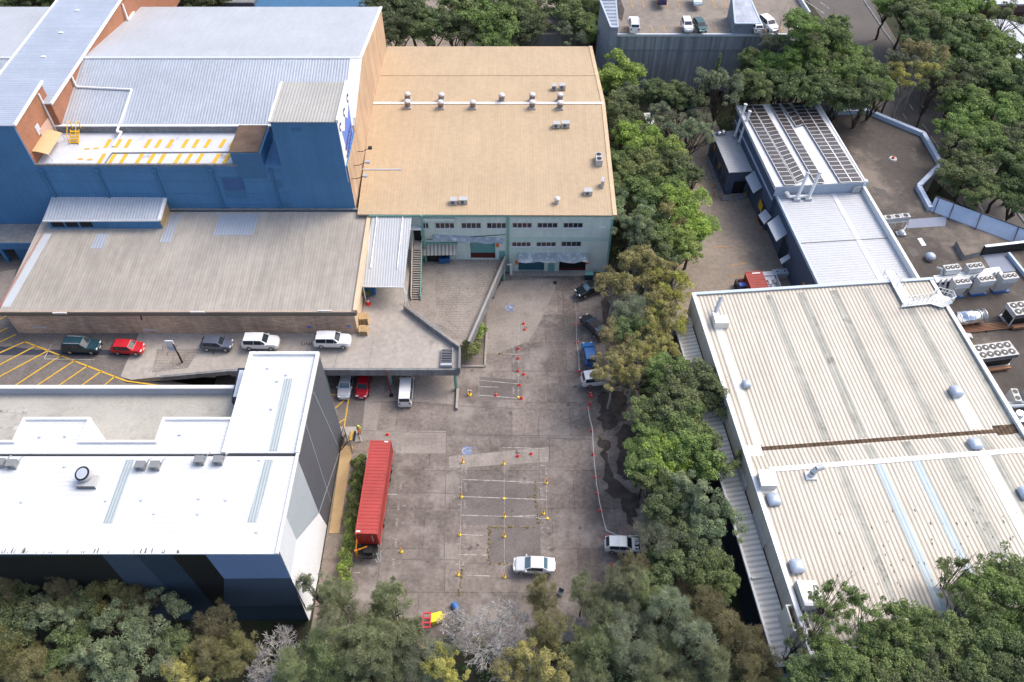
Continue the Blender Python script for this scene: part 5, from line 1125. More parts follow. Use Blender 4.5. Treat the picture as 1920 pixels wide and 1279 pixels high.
# distant warehouses top right
dw = thing('distant_warehouse', 'white roofed building with brown fascia at the top right corner behind trees', 'building', (92,165,0)); q = at(1830,0,8)
MB().box(q[0],q[0]+60,q[1],q[1]+40,0,7).build('wall', mat('brown fascia wall',(.13,.07,.05),.8), dw); MB().box(q[0]-.3,q[0]+60,q[1]-.3,q[1]+40,7,7.3).build('roof', m_bright_zinc, dw); MB().box(q[0]-.35,q[0]+60,q[1]-.4,q[1]-.3,5.6,7.0).build('fascia', mat('brown fascia b',(.15,.085,.065),.8), dw)
dw = thing('distant_shed', 'pale blue roofed shed with dark roof strips at the right edge behind trees', 'building', (100,150,0)); q = at(1838,36,6)
MB().box(q[0]+.5,q[0]+40,q[1]-16,q[1]-1,0,5).build('wall', m_gblue, dw); slab(MB(), (q[0],q[1]-16.5,5.6),(q[0]+40,q[1]-16.5,5.6),(q[0]+40,q[1],6),(q[0],q[1],6), .2).build('roof', m_zinc, dw); m = MB()
for k in range(7): m.bar((q[0]+1.5+4*k,q[1]-.1,6.06),(q[0]+3.5+4*k,q[1]-16.3,5.66),.35,.05)
m.build('roof_strip', m_black, dw)
MB().prism(pts(2.4,(1562,185),(1598,190),(1560,224),(1525,210)),0,2.4)
t = thing('slate_shed', 'small dark slate shed roof behind the far right corner of the solar roof', 'shed', at(1535,205,0)); q = pts(5.5,(1508,186),(1553,190),(1570,206),(1560,222)); MB().prism(q, 0, 5.4).build('wall', m_navy, t); MB().prism(q, 5.4, 5.55).build('roof', m_steel_d, t)
t = thing('rear_building', 'grey building edge with blue gable beyond the white roofs at the top frame edge', 'building', (-30,148,0)); q = at(560,3,9); MB().box(-75,q[0]-9,q[1],q[1]+18,0,8.6).box(q[0]-9,q[0]+13,q[1]-2,q[1]+18,0,7.5).build('wall', m_gblue, t); MB().box(-75,q[0]-9,q[1],q[1]+18,8.6,8.8).build('roof', m_conc_d, t); slab(MB(), (q[0]-9,q[1]-2,7.6),(q[0]+13,q[1]-2,7.6),(q[0]+13,q[1]+18,9),(q[0]-9,q[1]+18,9),.2).build('roof', m_blue_d, t)
# ================================================================== CARS
CARS = {  # kind: length, half width, stations (x, shoulder z, top z, width factor)
 'sedan': (4.75, .90, [(-2.37,.74,.78,.84),(-2.22,.93,.96,.93),(-1.55,.96,1.0,.98),(-.95,.96,1.40,1),(.40,.96,1.43,1),(1.12,.95,.99,1),(2.05,.82,.86,.95),(2.37,.58,.62,.80)]),
 'hatch': (4.1, .86, [(-2.05,.70,.74,.86),(-1.97,.96,1.0,.94),(-1.52,.98,1.45,.98),(-.4,.97,1.50,1),(.42,.97,1.46,1),(1.05,.96,1.0,1),(1.80,.84,.88,.95),(2.05,.58,.62,.80)]),
 'suv': (4.75, .95, [(-2.37,.80,.85,.88),(-2.30,1.08,1.12,.95),(-1.98,1.10,1.66,.98),(-.6,1.10,1.73,1),(.42,1.10,1.70,1),(1.10,1.08,1.13,1),(2.12,.98,1.02,.95),(2.37,.66,.70,.82)]),
 'van': (4.9, .94, [(-2.45,.85,.9,.92),(-2.42,1.12,1.2,.96),(-2.28,1.14,1.92,.98),(-.6,1.14,1.98,1),(1.15,1.14,1.95,1),(1.95,1.06,1.12,.98),(2.35,.85,.9,.92),(2.45,.58,.62,.84)]),
}
BODY = {}
def paint(name, col, metal=.15):
    if name not in BODY: BODY[name] = mat('car paint '+name, col, .28, metal, .02, 1.0, fine=0, spec=.6)
    return BODY[name]
def car(kind, colour, col, loc, rz, label, group=None, wreck=False, cat='car', roofrack=False):
    L_, hw, stn0 = CARS[kind]; z0 = .24
    a_, b0_ = stn0[0], stn0[-1]; stn = [(a_[0]+.02,a_[1]-.06,a_[2]-.06,a_[3]*.86)] + [(a_[0]+.10,a_[1]+.02,a_[2]+.02,a_[3]*1.02)] + stn0[1:-1] + [(b0_[0]-.14,b0_[1]+.06,b0_[2]+.07,b0_[3]*1.04),(b0_[0],b0_[1],b0_[2],b0_[3]*.84)]
    stn = [q_ if i_ in (0,1,len(stn)-1,len(stn)-2) else (q_[0], q_[1]-.08 if q_[2]-q_[1] > .2 else q_[1]-.01, q_[2], q_[3]) for i_, q_ in enumerate(stn)]
    t = thing('parked_van' if kind == 'van' else 'parked_car', label, 'van' if kind == 'van' else cat, loc, rz, group); M0 = W[t.name]
    P_ = []
    for x, zs, zt, wf in stn:
        cab = zt-zs > .2; wt = hw*(.78 if cab else .84)*wf
        P_.append([Vector(v) for v in ((x,-hw*wf*.94,z0),(x,-hw*wf,.52),(x,-hw*wf*.96,zs),(x,-wt,zt),(x,wt,zt),(x,hw*wf*.96,zs),(x,hw*wf,.52),(x,hw*wf*.94,z0))])
    b = MB(); n = len(P_)
    vs = [tuple(M0@v) for s_ in P_ for v in s_]; b.v = vs
    for i in range(n-1):
        for k in range(8):
            k2 = (k+1) % 8; b.f.append((i*8+k, (i+1)*8+k, (i+1)*8+k2, i*8+k2))
    b.f = [tuple(reversed(f)) for f in b.f]
    b.f.append(tuple(range(7,-1,-1))[::-1]); b.f.append(tuple((n-1)*8+k for k in range(7,-1,-1)))
    body = b.build('body', paint(colour, col), t)
    bm_ = body.modifiers.new('bevel', 'BEVEL'); bm_.width = .07; bm_.segments = 2; bm_.limit_method = 'ANGLE'; bm_.angle_limit = R(12)
    cabs = [i for i in range(n) if stn[i][2]-stn[i][1] > .2]; i0, i1 = cabs[0], cabs[-1]
    def gl(a, b_, c, d_, name, u0=.06, u1=.94, v0=.08, v1=.92, m_=None):
        f = lambda u, v: a*(1-u)*(1-v)+b_*u*(1-v)+c*u*v+d_*(1-u)*v
        q = [f(u0,v0), f(u1,v0), f(u1,v1), f(u0,v1)]; nn = (q[1]-q[0]).cross(q[3]-q[0]).normalized(); cen = sum(q, Vector())/4
        if nn.dot(cen-Vector((0,0,.6))) < 0: nn = -nn; q.reverse()
        MB().face(*[M0@(p+nn*.02) for p in q]).build(name, m_ or m_glass, t)
    gb_ = m_glass_b if kind == 'sedan' else m_glass
    gl(P_[i1+1][3], P_[i1+1][4], P_[i1][4], P_[i1][3], 'windscreen', m_=gb_)
    gl(P_[i0-1][3], P_[i0-1][4], P_[i0][4], P_[i0][3], 'rear_window', v0=.2, m_=gb_)
    for s_, (kt, ks) in ((-1,(3,2)), (1,(4,5))):
        for a, b_ in zip(range(i0, i1), range(i0+1, i1+1)):
            if kind == 'van' and a == i0: pass
            gl(P_[a][ks], P_[b_][ks], P_[b_][kt], P_[a][kt], 'side_window', .03, .97, .08, .93)
        gl(P_[i1][ks], P_[i1+1][ks].lerp(P_[i1][ks],.1), P_[i1+1][kt].lerp(P_[i1][kt],.5), P_[i1][kt], 'side_window', .03, .8, .14, .82)
        for x in (-L_*.29, L_*.31):
            w_ = MB().cyl(M0@Vector((x,s_*(hw-.20),.33)), M0@Vector((x,s_*(hw+.015),.33)), .335, n=16).build('wheel', m_tyre, t)
            MB().cyl(M0@Vector((x,s_*(hw),.33)), M0@Vector((x,s_*(hw+.03),.33)), .22, n=12).build('rim', m_rim if kind != 'suv' or colour != 'black rim' else m_tyre, w_)
        xf = stn[-2][0]; zf = stn[-1][1]
        if not wreck: MB().box(L_/2-.30,L_/2-.05,s_*hw*.62-.17,s_*hw*.62+.17,zf+.02,zf+.16,m=M0).build('headlight', m_hl, t)
        MB().box(-L_/2-.0,-L_/2+.10,s_*hw*.70-.12,s_*hw*.70+.12,stn[2][1]-.24,stn[2][1]-.06,m=M0).build('tail_light', m_tl, t)
        MB().box(stn[i1+1][0]-.28,stn[i1+1][0]-.12,s_*(hw*.97)-(.17 if s_<0 else 0),s_*(hw*.97)+(.17 if s_>0 else 0),stn[i1+1][1]-.02,stn[i1+1][1]+.12,m=M0).build('mirror', paint(colour, col), t)
    MB().box(L_/2-.02,L_/2+.025,-.26,.26,.38,.50,m=M0).build('number_plate', m_white if not wreck else m_fan, t)
    MB().box(-L_/2*.9,L_/2*.9,-hw*.8,hw*.8,.16,.26,m=M0).build('underbody', m_fan, t)
    if wreck:
        x0_ = stn[i1+1][0]+.08; MB().box(x0_,L_/2-.12,-hw*.74,hw*.74,.86,.95,m=M0).build('engine_bay', m_fan, t); r_ = random.Random(1); e = MB()
        for _ in range(14): xx = r_.uniform(x0_+.1,L_/2-.35); yy = r_.uniform(-.55,.5); e.box(xx,xx+r_.uniform(.08,.3),yy,yy+r_.uniform(.08,.3),.93,1.0,m=M0)
        e.build('engine_part', m_coping, t)
    if roofrack:
        for s_ in (-1,1): MB().bar(M0@Vector((-1.7,s_*.62,1.80)), M0@Vector((.3,s_*.62,1.80)), .06,.06).build('roof_rail', m_alu, t)
    return t
WHT, SIL = (.78,.79,.80), (.58,.60,.63)
gd = 'cars parked along the brick warehouse'
car('suv','dark teal',(.012,.045,.06), at(157,654,4.44+.35), R(-2), 'dark teal estate car parked nearest the left end of the brick wall', gd, roofrack=True)
car('hatch','red',(.55,.012,.02), at(243,657,4.44+.35), R(-3), 'bright red hatchback parked along the brick wall behind the dark teal estate', gd)
car('hatch','grey blue',(.10,.115,.16), at(409,650,DZ+.3), R(-2), 'grey hatchback on the deck between the pole sign and the white off-roader', gd)
car('suv','white a',WHT, at(491,647,DZ+.5), R(-1), 'large white off-roader with black wheels on the deck beside the brick wall', gd)
car('suv','white b',WHT, at(625,644,DZ+.5), R(-1), 'white family SUV on the deck next to the corner of the brick wall', gd)
gu = 'cars parked under the deck'
p = at(398,712,1.3); car('sedan','white c',WHT, (p[0],p[1]+2.3,gz(p[0])+.05), R(-90), 'white car peeking out from under the deck edge near the pole sign', gu)
p = at(647,724,.9); car('sedan','silver a',SIL, (p[0],p[1]+.6,.05), R(-91), 'silver car nosing out from under the deck beside a red car', gu)
p = at(681,724,.9); car('hatch','deep red',(.42,.01,.02), (p[0],p[1]+.4,.05), R(-93), 'red car nosing out from under the deck beside the white van', gu)
p = at(759,722,1.6); car('van','white d',WHT, (p[0]+.1,p[1]-.2,.05), R(91), 'white van backed out from under the parking deck')
p = at(931,543,.9); car('sedan','black a',(.008,.01,.013), (p[0]-.8,p[1]+.8,.05), R(72), 'black car half hidden beneath the triangular ramp deck')
gr = 'cars parked along the tree edge'
car('sedan','black b',(.008,.012,.016), at(1107,546,.5), R(207), 'black sedan angled beneath the olive tree by the green wall', gr)
car('sedan','dark brown',(.035,.03,.03), at(1112,617,.6), R(124), 'dark brown sedan parked askew with its tail under a tree', gr)
car('hatch','blue',(.015,.13,.38), at(1104,669,.7), R(95), 'bright blue hatchback parked at the tree edge', gr)
car('suv','white e',WHT, at(1122,715,.8), R(8), 'white SUV mostly under the olive tree below the blue hatchback', gr)
car('sedan','silver b',(.66,.67,.70), at(1002,1064,.6), R(178), 'silver white sedan parked alone at the near end of the lot')
car('hatch','silver c',(.64,.68,.70), at(1166,1026,.7), R(-3), 'damaged silver hatchback with its engine bay open under the rope', None, True)
gc = 'cars on the concrete car park roof'
car('suv','white f',WHT, at(1188,52,CZ+.8), R(88), 'white estate car with roof bars on the car park roof, leftmost there', gc, roofrack=True)
car('hatch','white g',WHT, at(1287,52,CZ+.7), R(-88), 'white car with pale cabin on the car park roof, next to a teal car', gc)
car('hatch','teal',(.02,.085,.09), at(1311,54,CZ+.7), R(-80), 'dark teal small car on the car park roof', gc)
car('hatch','white h',WHT, at(1416,54,CZ+.7), R(95), 'white car tucked behind the right stair tower on the car park roof', gc)
car('suv','white i',WHT, at(1439,52,CZ+.8), R(-70), 'white pickup style car at the right end of the car park roof', gc)
car('hatch','navy',(.015,.03,.12), at(1239,2,CZ+.7), R(90), 'dark blue car at the top frame edge on the car park roof', gc)
car('hatch','pale blue',(.55,.62,.70), at(1305,4,CZ+.7), R(-92), 'pale car at the top frame edge on the car park roof', gc)
car('van','white j',WHT, at(1214,236,1.5), R(95), 'white van glimpsed between the trees in the right hand yard')
car('sedan','white k',WHT, at(1236,416,.8), R(20), 'white car glimpsed through the spreading bright tree in the yard')

# ================================================================== CONTAINERS, TRAILER
c_ = (at(687,1001,4.0), at(710,826,4.0)); ang = math.atan2(53.77-41.46, (-14.54-17.32)/2+16.2) - R(90)
ca = Vector((-16.2,41.46)); cb = Vector((-15.93,53.77)); cd_ = (cb-ca).normalized(); mid = (ca+cb)/2; ang = math.atan2(cd_.y, cd_.x)-R(90)
ct = thing('shipping_container', 'long red corrugated shipping container with ribbed top beside the hedge', 'container', (mid.x,mid.y,1.35), ang); M0 = W[ct.name]
hl_, hw_ = 6.16, 1.26; ctop = 2.65
def corr(mb, n, f, dep):      # corrugated strip along a line
    for i in range(n):
        k = 4*i
        for a, b_, da, db in ((0,.3,0,0),(.3,.5,0,dep),(.5,.8,dep,dep),(.8,1,dep,0)): f(mb, (i+a)/n, (i+b_)/n, da, db)
m = MB()
corr(m, 27, lambda mb,a,b_,da,db: mb.face(*[M0@Vector(v) for v in ((-hw_+.12,-hl_+.15+a*2*(hl_-.15),ctop-da),(hw_-.12,-hl_+.15+a*2*(hl_-.15),ctop-da),(hw_-.12,-hl_+.15+b_*2*(hl_-.15),ctop-db),(-hw_+.12,-hl_+.15+b_*2*(hl_-.15),ctop-db))]), .05)
m.build('roof', m_cont_s, ct); m = MB()
for s_ in (-1,1): corr(m, 40, lambda mb,a,b_,da,db: mb.face(*[M0@Vector(v) for v in ((s_*(hw_-.03-da),-hl_+a*2*hl_,.12),(s_*(hw_-.03-db),-hl_+b_*2*hl_,.12),(s_*(hw_-.03-db),-hl_+b_*2*hl_,ctop-.05),(s_*(hw_-.03-da),-hl_+a*2*hl_,ctop-.05))]), .05)
m.build('side_wall', m_cont_s, ct); m = MB()
for s_ in (-1,1): m.box(s_*hw_-(.12 if s_>0 else 0),s_*hw_+(.12 if s_<0 else 0),-hl_,hl_,ctop-.13,ctop+.02,m=M0).box(s_*hw_-(.12 if s_>0 else 0),s_*hw_+(.12 if s_<0 else 0),-hl_,hl_,0,.15,m=M0)
for s_ in (-1,1):
    for x in (-hw_+.003,hw_-.153): m.box(x,x+.15,s_*hl_-.08,s_*hl_+.08,.15,ctop+.015,m=M0)
    m.box(-hw_+.12,hw_-.12,s_*(hl_-.08)-.08,s_*(hl_-.08)+.08,ctop-.12,ctop+.01,m=M0)
m.build('frame', m_cont_s, ct)
MB().box(-hw_+.15,hw_-.15,-hl_-.02,-hl_+.04,.15,ctop-.12,m=M0).build('end_wall', m_cont_e, ct); MB().box(-hw_+.15,hw_-.15,hl_-.04,hl_+.02,.15,ctop-.12,m=M0).build('door', m_cont_e, ct)
m = MB()
for x in (-.8,-.3,.3,.8): m.tube([M0@Vector((x,hl_+.05,.2)),M0@Vector((x,hl_+.05,ctop-.15))],.03)
m.build('lock_bar', m_galv, ct); MB().box(.55,.62,-hl_-.06,-hl_-.02,.9,2.2,m=M0).build('white_strip', m_coping, ct)
for x, y in ((-.9,-5.9),(.75,6.0)): MB().box(x-.25,x+.2,y-.1,y+.08,ctop+.02,ctop+.03,m=M0).build('roof_label', m_white, ct)
tr = thing('container_trailer', 'dark flatbed trailer chassis with yellow stabiliser arms under the red container', 'trailer', (mid.x,mid.y,0), ang); M0 = W[tr.name]
MB().box(-.9,.9,-hl_-.3,hl_,1.0,1.33,m=M0).box(-.6,.6,-hl_-1.5,-hl_-.3,.75,.95,m=M0).build('chassis', m_fan, tr)
for y in (3.2,4.4,-3.0):
    for s_ in (-1,1): w_ = MB().cyl(M0@Vector((s_*.75,y,.5)),M0@Vector((s_*1.2,y,.5)),.5,n=16).build('wheel', m_tyre, tr); MB().cyl(M0@Vector((s_*1.19,y,.5)),M0@Vector((s_*1.22,y,.5)),.28,n=12).build('rim', m_rim, w_)
MB().box(-1.15,1.0,-hl_-1.5,-hl_-.15,1.0,1.2,m=M0).box(-.5,.5,-hl_-1.2,-hl_-.4,1.2,1.8,m=M0).build('hitch_gear', m_fan, tr)
MB().bar(M0@Vector((-1.3,-hl_-1.0,2.0)),M0@Vector((-1.2,-hl_-.1,2.9)),.14,.14).bar(M0@Vector((-1.3,-hl_-1.0,1.9)),M0@Vector((-.1,-hl_-.5,1.95)),.14,.14).box(-1.45,-1.2,-hl_-1.15,-hl_-.9,.1,2.0,m=M0).build('stabiliser_arm', m_orange, tr)
MB().tube([M0@Vector((.5,-hl_-1.5,.8)),M0@Vector((1.45,-hl_-.8,1.4))],.06).tube([M0@Vector((1.35,-hl_-.8,1.4)),M0@Vector((1.3,-hl_-1.6,.4))],.07).tube([M0@Vector((.9,-hl_-1.0,1.3)),M0@Vector((1.25,-hl_-1.7,.4))],.06).tube([M0@Vector((.6,-hl_-1.1,1.2)),M0@Vector((.95,-hl_-1.7,.4))],.06).build('folding_ramp', m_galv, tr)
# yard container and bits
qx = [at(1396,509,2.7), at(1422,508,2.7)]; yc = thing('yard_container', 'weathered red short shipping container in the yard behind the cream parapet', 'container', (qx[0][0]+1.6,qx[0][1]-3,0), RZ); M0 = W[yc.name]
MB().box(-1.22,1.22,-3,3,.1,2.6,m=M0).build('box', m_cont2, yc); m = MB()
for s_ in (-1,1): m.box(s_*1.24-.06,s_*1.24+.06,-3.02,3.02,2.5,2.66,m=M0); m.box(-1.22,1.22,s_*3-.06,s_*3+.06,2.5,2.66,m=M0)
m.build('frame', m_cont_s, yc); MB().box(-.3,.9,2.6,2.8,2.62,2.66,m=M0).build('roof_label', m_white, yc)
for i, (px, py) in enumerate(((1456,510),(1470,509))):
    p = at(px,py,1.1); t = thing('liquid_tank', 'pale blue grey cube tank standing by the grey blue wall, %s of two' % ('left','right')[i], 'tank', (p[0],p[1],0), R(10), 'cube tanks by the wall'); M0 = W[t.name]
    MB().box(-.58,.58,-.55,.55,.14,1.15,m=M0).build('tank_body', m_dome, t); MB().box(-.6,.6,-.57,.57,0,.13,m=M0).build('pallet_base', m_wood, t); MB().cyl(M0@Vector((.1,0,1.15)),M0@Vector((.1,0,1.22)),.12).build('filler_cap', m_fan, t)
    m = MB()
    for k in (.35,.65,.95): 
        for s_ in (-1,1): m.bar(M0@Vector((-.6,s_*.58,k)),M0@Vector((.6,s_*.58,k)),.03,.03); m.bar(M0@Vector((s_*.6,-.58,k)),M0@Vector((s_*.6,.58,k)),.03,.03)
    m.build('cage', m_galv, t)
p = at(1447,533,.8); t = thing('open_skip', 'white open skip filled with pale rubbish beside the red yard container', 'skip', (p[0],p[1],0), RZ); M0 = W[t.name]; m = MB()
for q in ((-1.1,-1.0,-1.6,1.6),(1.0,1.1,-1.6,1.6),(-1,1,-1.6,-1.5),(-1,1,1.5,1.6)): m.box(*q,.1,1.2,m=M0)
m.box(-1,1,-1.5,1.5,.1,.2,m=M0).build('bin_wall', m_coping, t); m = MB(); r_ = random.Random(4)
for _ in range(12): x, y = r_.uniform(-.8,.5), r_.uniform(-1.3,.9); m.box(x,x+r_.uniform(.3,.6),y,y+r_.uniform(.3,.7),.2,r_.uniform(.7,1.05),m=M0)
m.build('rubbish', m_white, t)
p = at(1440,517,1.0); t = thing('covered_pallet', 'flat grey covered load behind the white skip in the yard', 'load', (p[0],p[1],0), RZ); M0 = W[t.name]; MB().box(-.9,.9,-.9,.9,.15,1.0,m=M0).build('cover', m_coping, t); MB().box(-.9,.9,-.9,.9,0,.14,m=M0).build('pallet', m_wood, t)
p = at(1391,533,1.0); t = thing('dark_bin', 'dark waste bin with blue bags against the red yard container', 'bin', (p[0],p[1],0), RZ); M0 = W[t.name]; MB().box(-.8,.8,-.9,.9,0,1.2,m=M0).build('bin_body', m_black, t); MB().box(-.6,.7,-.8,-.1,1.2,1.5,m=M0).build('blue_bag', m_signblue, t); MB().dome(M0@Vector((0,.4,1.2)),.5,.4,.5).build('bag', plain('red bag',(.25,.05,.05)), t)

# ================================================================== CONES, BOLLARDS, ROPE
cproto = thing('traffic_cone', '', 'traffic cone', (0,0,0))
MB().box(-.24,.24,-.24,.24,0,.05).build('base', m_cone, cproto); MB().cyl((0,0,.05),(0,0,.78),.19,.035,12).build('body', m_cone, cproto); MB().cyl((0,0,.40),(0,0,.56),.122,.083,12).build('reflective_band', m_white, cproto)
n_c = [0]
def cone(px, py, z, label, group=None, sc=.82):
    o = put(cproto, n_c[0] > 0, at(px, py, z), random.Random(n_c[0]).uniform(0,1), label, group, sc); n_c[0] += 1; return o
gm = 'red cones down the middle of the lot'
for i, (px, py) in enumerate(((982,607),(984,618),(972,654),(972,672),(972,696),(982,702),(974,722),(930,741),(978,747))):
    cone(px, py, .03, 'red cone above the white bay lines, %s counting from the green wall' % ORD[i], gm)
gl_ = 'red cones along the tree side cars'
for i, (px, py) in enumerate(((1080,608),(1081,643),(1086,696),(1107,739),(1109,744),(1107,757),(1102,766))):
    cone(px, py, .03, 'red cone beside the tree edge cars, %s counting toward the viewer' % ORD[i], gl_)
grp = 'cones holding the white rope'; rope_px = [(1102,766),(1111,806),(1113,850),(1117,893),(1121,923),(1127,955),(1139,1003)]
for i, (px, py) in enumerate(rope_px[1:]): cone(px-1, py+2, .03, 'red cone holding up the white rope, %s from the rope\'s far end' % ORD[i], grp)
for px, py, lab in ((971,855,'red cone standing left of its twin above the upper dashed bay line'),(996,851,'red cone standing right of its twin above the upper dashed bay line'),(1147,1059,'red cone at the shrub edge below the damaged silver hatchback'),(727,815,'small red cone behind the far end of the long red container')): cone(px, py, .03, lab, 'lone red cones')
cone(691,570,DZ+.02, 'red and white cone under the potted plant beside the brick corner', 'lone red cones', 1.4)
rp = []
for (a, b_) in zip(rope_px, rope_px[1:]):
    A, B = at(*a,.75), at(*b_,.75)
    for k in range(6): q = lerp(A, B, k/6); rp.append((q[0],q[1],.95-.3*math.sin(math.pi*k/6)))
rp += [at(1141,996,.9), at(1155,1003,.6), at(1172,1005,.5), at(1190,1005,.6), at(1200,1003,.9)]
tag(MB().tube(rp, .045, 5).build('barrier_rope', m_rope), 'long white rope strung between red cones along the tree edge of the lot', 'rope')
tag(MB().tube([at(1080,606,.8), at(1081,641,.3), at(1081,643,.8), at(1085,668,.3), at(1086,695,.8)], .03, 5).build('barrier_rope', m_rope), 'thin pale rope linking the cones beside the blue hatchback', 'rope')
bproto = thing('bollard', '', 'bollard', (0,0,0))
MB().cyl((0,0,0),(0,0,.12),.21,.18,14).dome((0,0,.12),.18,.18,.06).build('base', m_yel, bproto); MB().cyl((0,0,.2),(0,0,1.0),.065,.06,8).build('post', m_coneo, bproto); MB().cyl((0,0,.62),(0,0,.80),.072,.07,8).build('reflective_band', m_yel, bproto)
bl = [(868,867),(865,932),(862,1003),(859,1078),(945,870),(945.7,969),(945.7,1006),(946,1082),(1024.5,906),(1019,963),(753,1035)]
bn = ['first yellow bollard from the top in the left bollard row','second yellow bollard from the top in the left bollard row','third yellow bollard from the top in the left bollard row','lowest yellow bollard in the left bollard row','topmost yellow bollard on the central line','yellow bollard on the central line just above the dark patch','yellow bollard standing inside the dark asphalt patch','lowest yellow bollard on the central line near the silver sedan','yellow bollard at the right end of the upper dashed bay line','yellow bollard right of the dark asphalt patch','yellow bollard alone right of the container\'s near end']
for i, ((px, py), lab) in enumerate(zip(bl, bn)): put(bproto, i > 0, at(px, py, .03), 0, lab, 'yellow bollards marking the bays')
for px, py, lab in ((1027,972,'flat yellow bollard base without a post at the right bay line end'),(945.5,935,'flat pale bollard base on the central line without a post'),(972,745,'flat yellow bollard base beside the last white bay line')):
    p = at(px, py, .03); tag(MB().cyl(p, up(p,.10), .19, .16, 14).build('bollard', m_yel), lab, 'bollard', 'bollard bases without posts')
t = thing('barrier_post', 'orange and white striped post left of the white bay lines', 'bollard', at(881,740,.03)); p = at(881,740,.03); MB().cyl(p, up(p,.12), .3, .26).build('base', m_yel, t); MB().cyl(up(p,.12), up(p,1.0), .09).build('post', m_coneo, t); MB().box(p[0]-.3,p[0]+.3,p[1]-.03,p[1]+.03,.7,1.0).build('board', m_white, t)
# small orange bollards at the yard pavement
for i, (px, py) in enumerate(((1338,352),(1339,365),(1353,372),(1374,373),(1398,367),(1418,416),(1425,433))):
    p = at(px, py, .14); tag(MB().cyl(p, up(p,.95), .09).build('orange_post', m_orange), 'thin orange post guarding the grey blue building, %s counting toward the viewer' % ORD[i], 'bollard', 'orange posts at the grey blue building')
# pole sign
p = at(358,712,.8); t = thing('pole_sign', 'white rectangular sign on a dark leaning pole beside the left deck edge', 'sign', (p[0],p[1],gz(p[0]))); h = 8.2
MB().tube([(p[0],p[1],gz(p[0])),(p[0],p[1],h)], .12, 8).build('pole', m_black, t); MB().box(p[0]-.9,p[0]+.1,p[1]-.06,p[1]+.06,h-1.5,h+.6).build('board', m_white, t); MB().box(p[0]-.88,p[0]+.08,p[1]-.075,p[1]-.06,h-1.1,h-.5).build('blue_band', m_lblue, t)
p = at(734,742,.05); t = thing('post_sign', 'tall dark red post standing in front of the deck beside the white van', 'post', p); MB().tube([p, up(p,5.2)], .10, 8).build('post', plain('maroon',(.14,.02,.03)), t); MB().box(p[0]-.25,p[0]+.25,p[1]-.2,p[1]+.2,.0,.25).build('base', m_fan, t)
# trolley stack, pallets, bins, bike, plant pot on the deck
p = at(839,673,DZ); t = thing('trolley_stack', 'grey slatted metal trolley lying at the right end of the deck', 'trolley', p); m = MB()
for k in range(6): m.box(p[0]-.75,p[0]+.65,p[1]-1.2+.42*k,p[1]-.95+.42*k,DZ+.45,DZ+.6)
m.build('slat', m_char, t); MB().box(p[0]-.8,p[0]+.7,p[1]-1.55,p[1]-1.2,DZ,DZ+.6).box(p[0]-.8,p[0]-.7,p[1]-1.2,p[1]+1.5,DZ+.2,DZ+.5).box(p[0]+.6,p[0]+.7,p[1]-1.2,p[1]+1.5,DZ+.2,DZ+.5).build('frame', m_galv, t)
def pallets(px, py, n, lab, rz=0, z=DZ):
    p = at(px, py, z); t = thing('pallet_stack', lab, 'pallets', p, rz, 'pallet stacks'); M0 = W[t.name]
    for k in range(n):
        m = MB(); zz = .15*k
        for i in range(6): m.box(-.6,.6,-.55+.2*i,-.42+.2*i,zz+.11,zz+.135,m=M0)
        for x in (-.55,-.05,.45): m.box(x,x+.1,-.55,.58,zz,zz+.11,m=M0)
        m.build('pallet', m_wood, t)
pallets(684,605,9,'taller stack of wooden pallets against the brick end wall',R(4)); pallets(683,624,6,'lower stack of wooden pallets nearest the brick corner',R(-2))
p = at(694,546,DZ+.6); t = thing('blue_bin', 'blue wheeled bin under the front edge of the pale canopy', 'bin', (p[0],p[1]+.2,DZ)); MB().box(p[0]-.75,p[0]+.75,p[1]-.3,p[1]+.7,DZ+.15,DZ+1.2).build('bin_body', m_binblue, t); MB().box(p[0]-.78,p[0]+.78,p[1]-.34,p[1]+.74,DZ+1.2,DZ+1.28).build('lid', plain('lid blue',(.03,.15,.33)), t)
for i, (px, py) in enumerate(((829,487),(838,486))):
    p = at(px, py, WZ+.5); t = thing('blue_bin', 'dark blue wheeled bin by the striped shelter, %s of two' % ('left','right')[i], 'bin', (p[0],p[1],WZ), 0, 'bins by the shelter'); MB().box(p[0]-.42,p[0]+.42,p[1]-.4,p[1]+.4,WZ+.1,WZ+1.0).build('bin_body', m_binblue, t); MB().box(p[0]-.45,p[0]+.45,p[1]-.45,p[1]+.42,WZ+1.0,WZ+1.07).build('lid', plain('lid b',(.02,.07,.2)), t)
p = at(1105,519,.4); t = thing('green_bin', 'dark green bin standing at the right end of the loading step', 'bin', (p[0],p[1],0)); MB().box(p[0]-.7,p[0]+.5,p[1]-.4,p[1]+.4,.1,1.1).build('bin_body', m_teal_d, t); MB().box(p[0]-.73,p[0]+.53,p[1]-.43,p[1]+.43,1.1,1.17).build('lid', m_teal, t)
p = at(790,553,WZ); t = thing('bicycle', 'bicycle leaning against the stair foot on the ramp deck', 'bicycle', p, R(80)); M0 = W[t.name]
for x in (-.55,.55):
    m = MB(); 
    for k in range(16): a, b_ = 2*math.pi*k/16, 2*math.pi*(k+1)/16; m.cyl(M0@Vector((x+.34*math.cos(a),.1,.36+.34*math.sin(a))), M0@Vector((x+.34*math.cos(b_),.1,.36+.34*math.sin(b_))), .035, n=5)
    m.build('wheel', m_tyre, t)
V = lambda *a: M0@Vector(a)
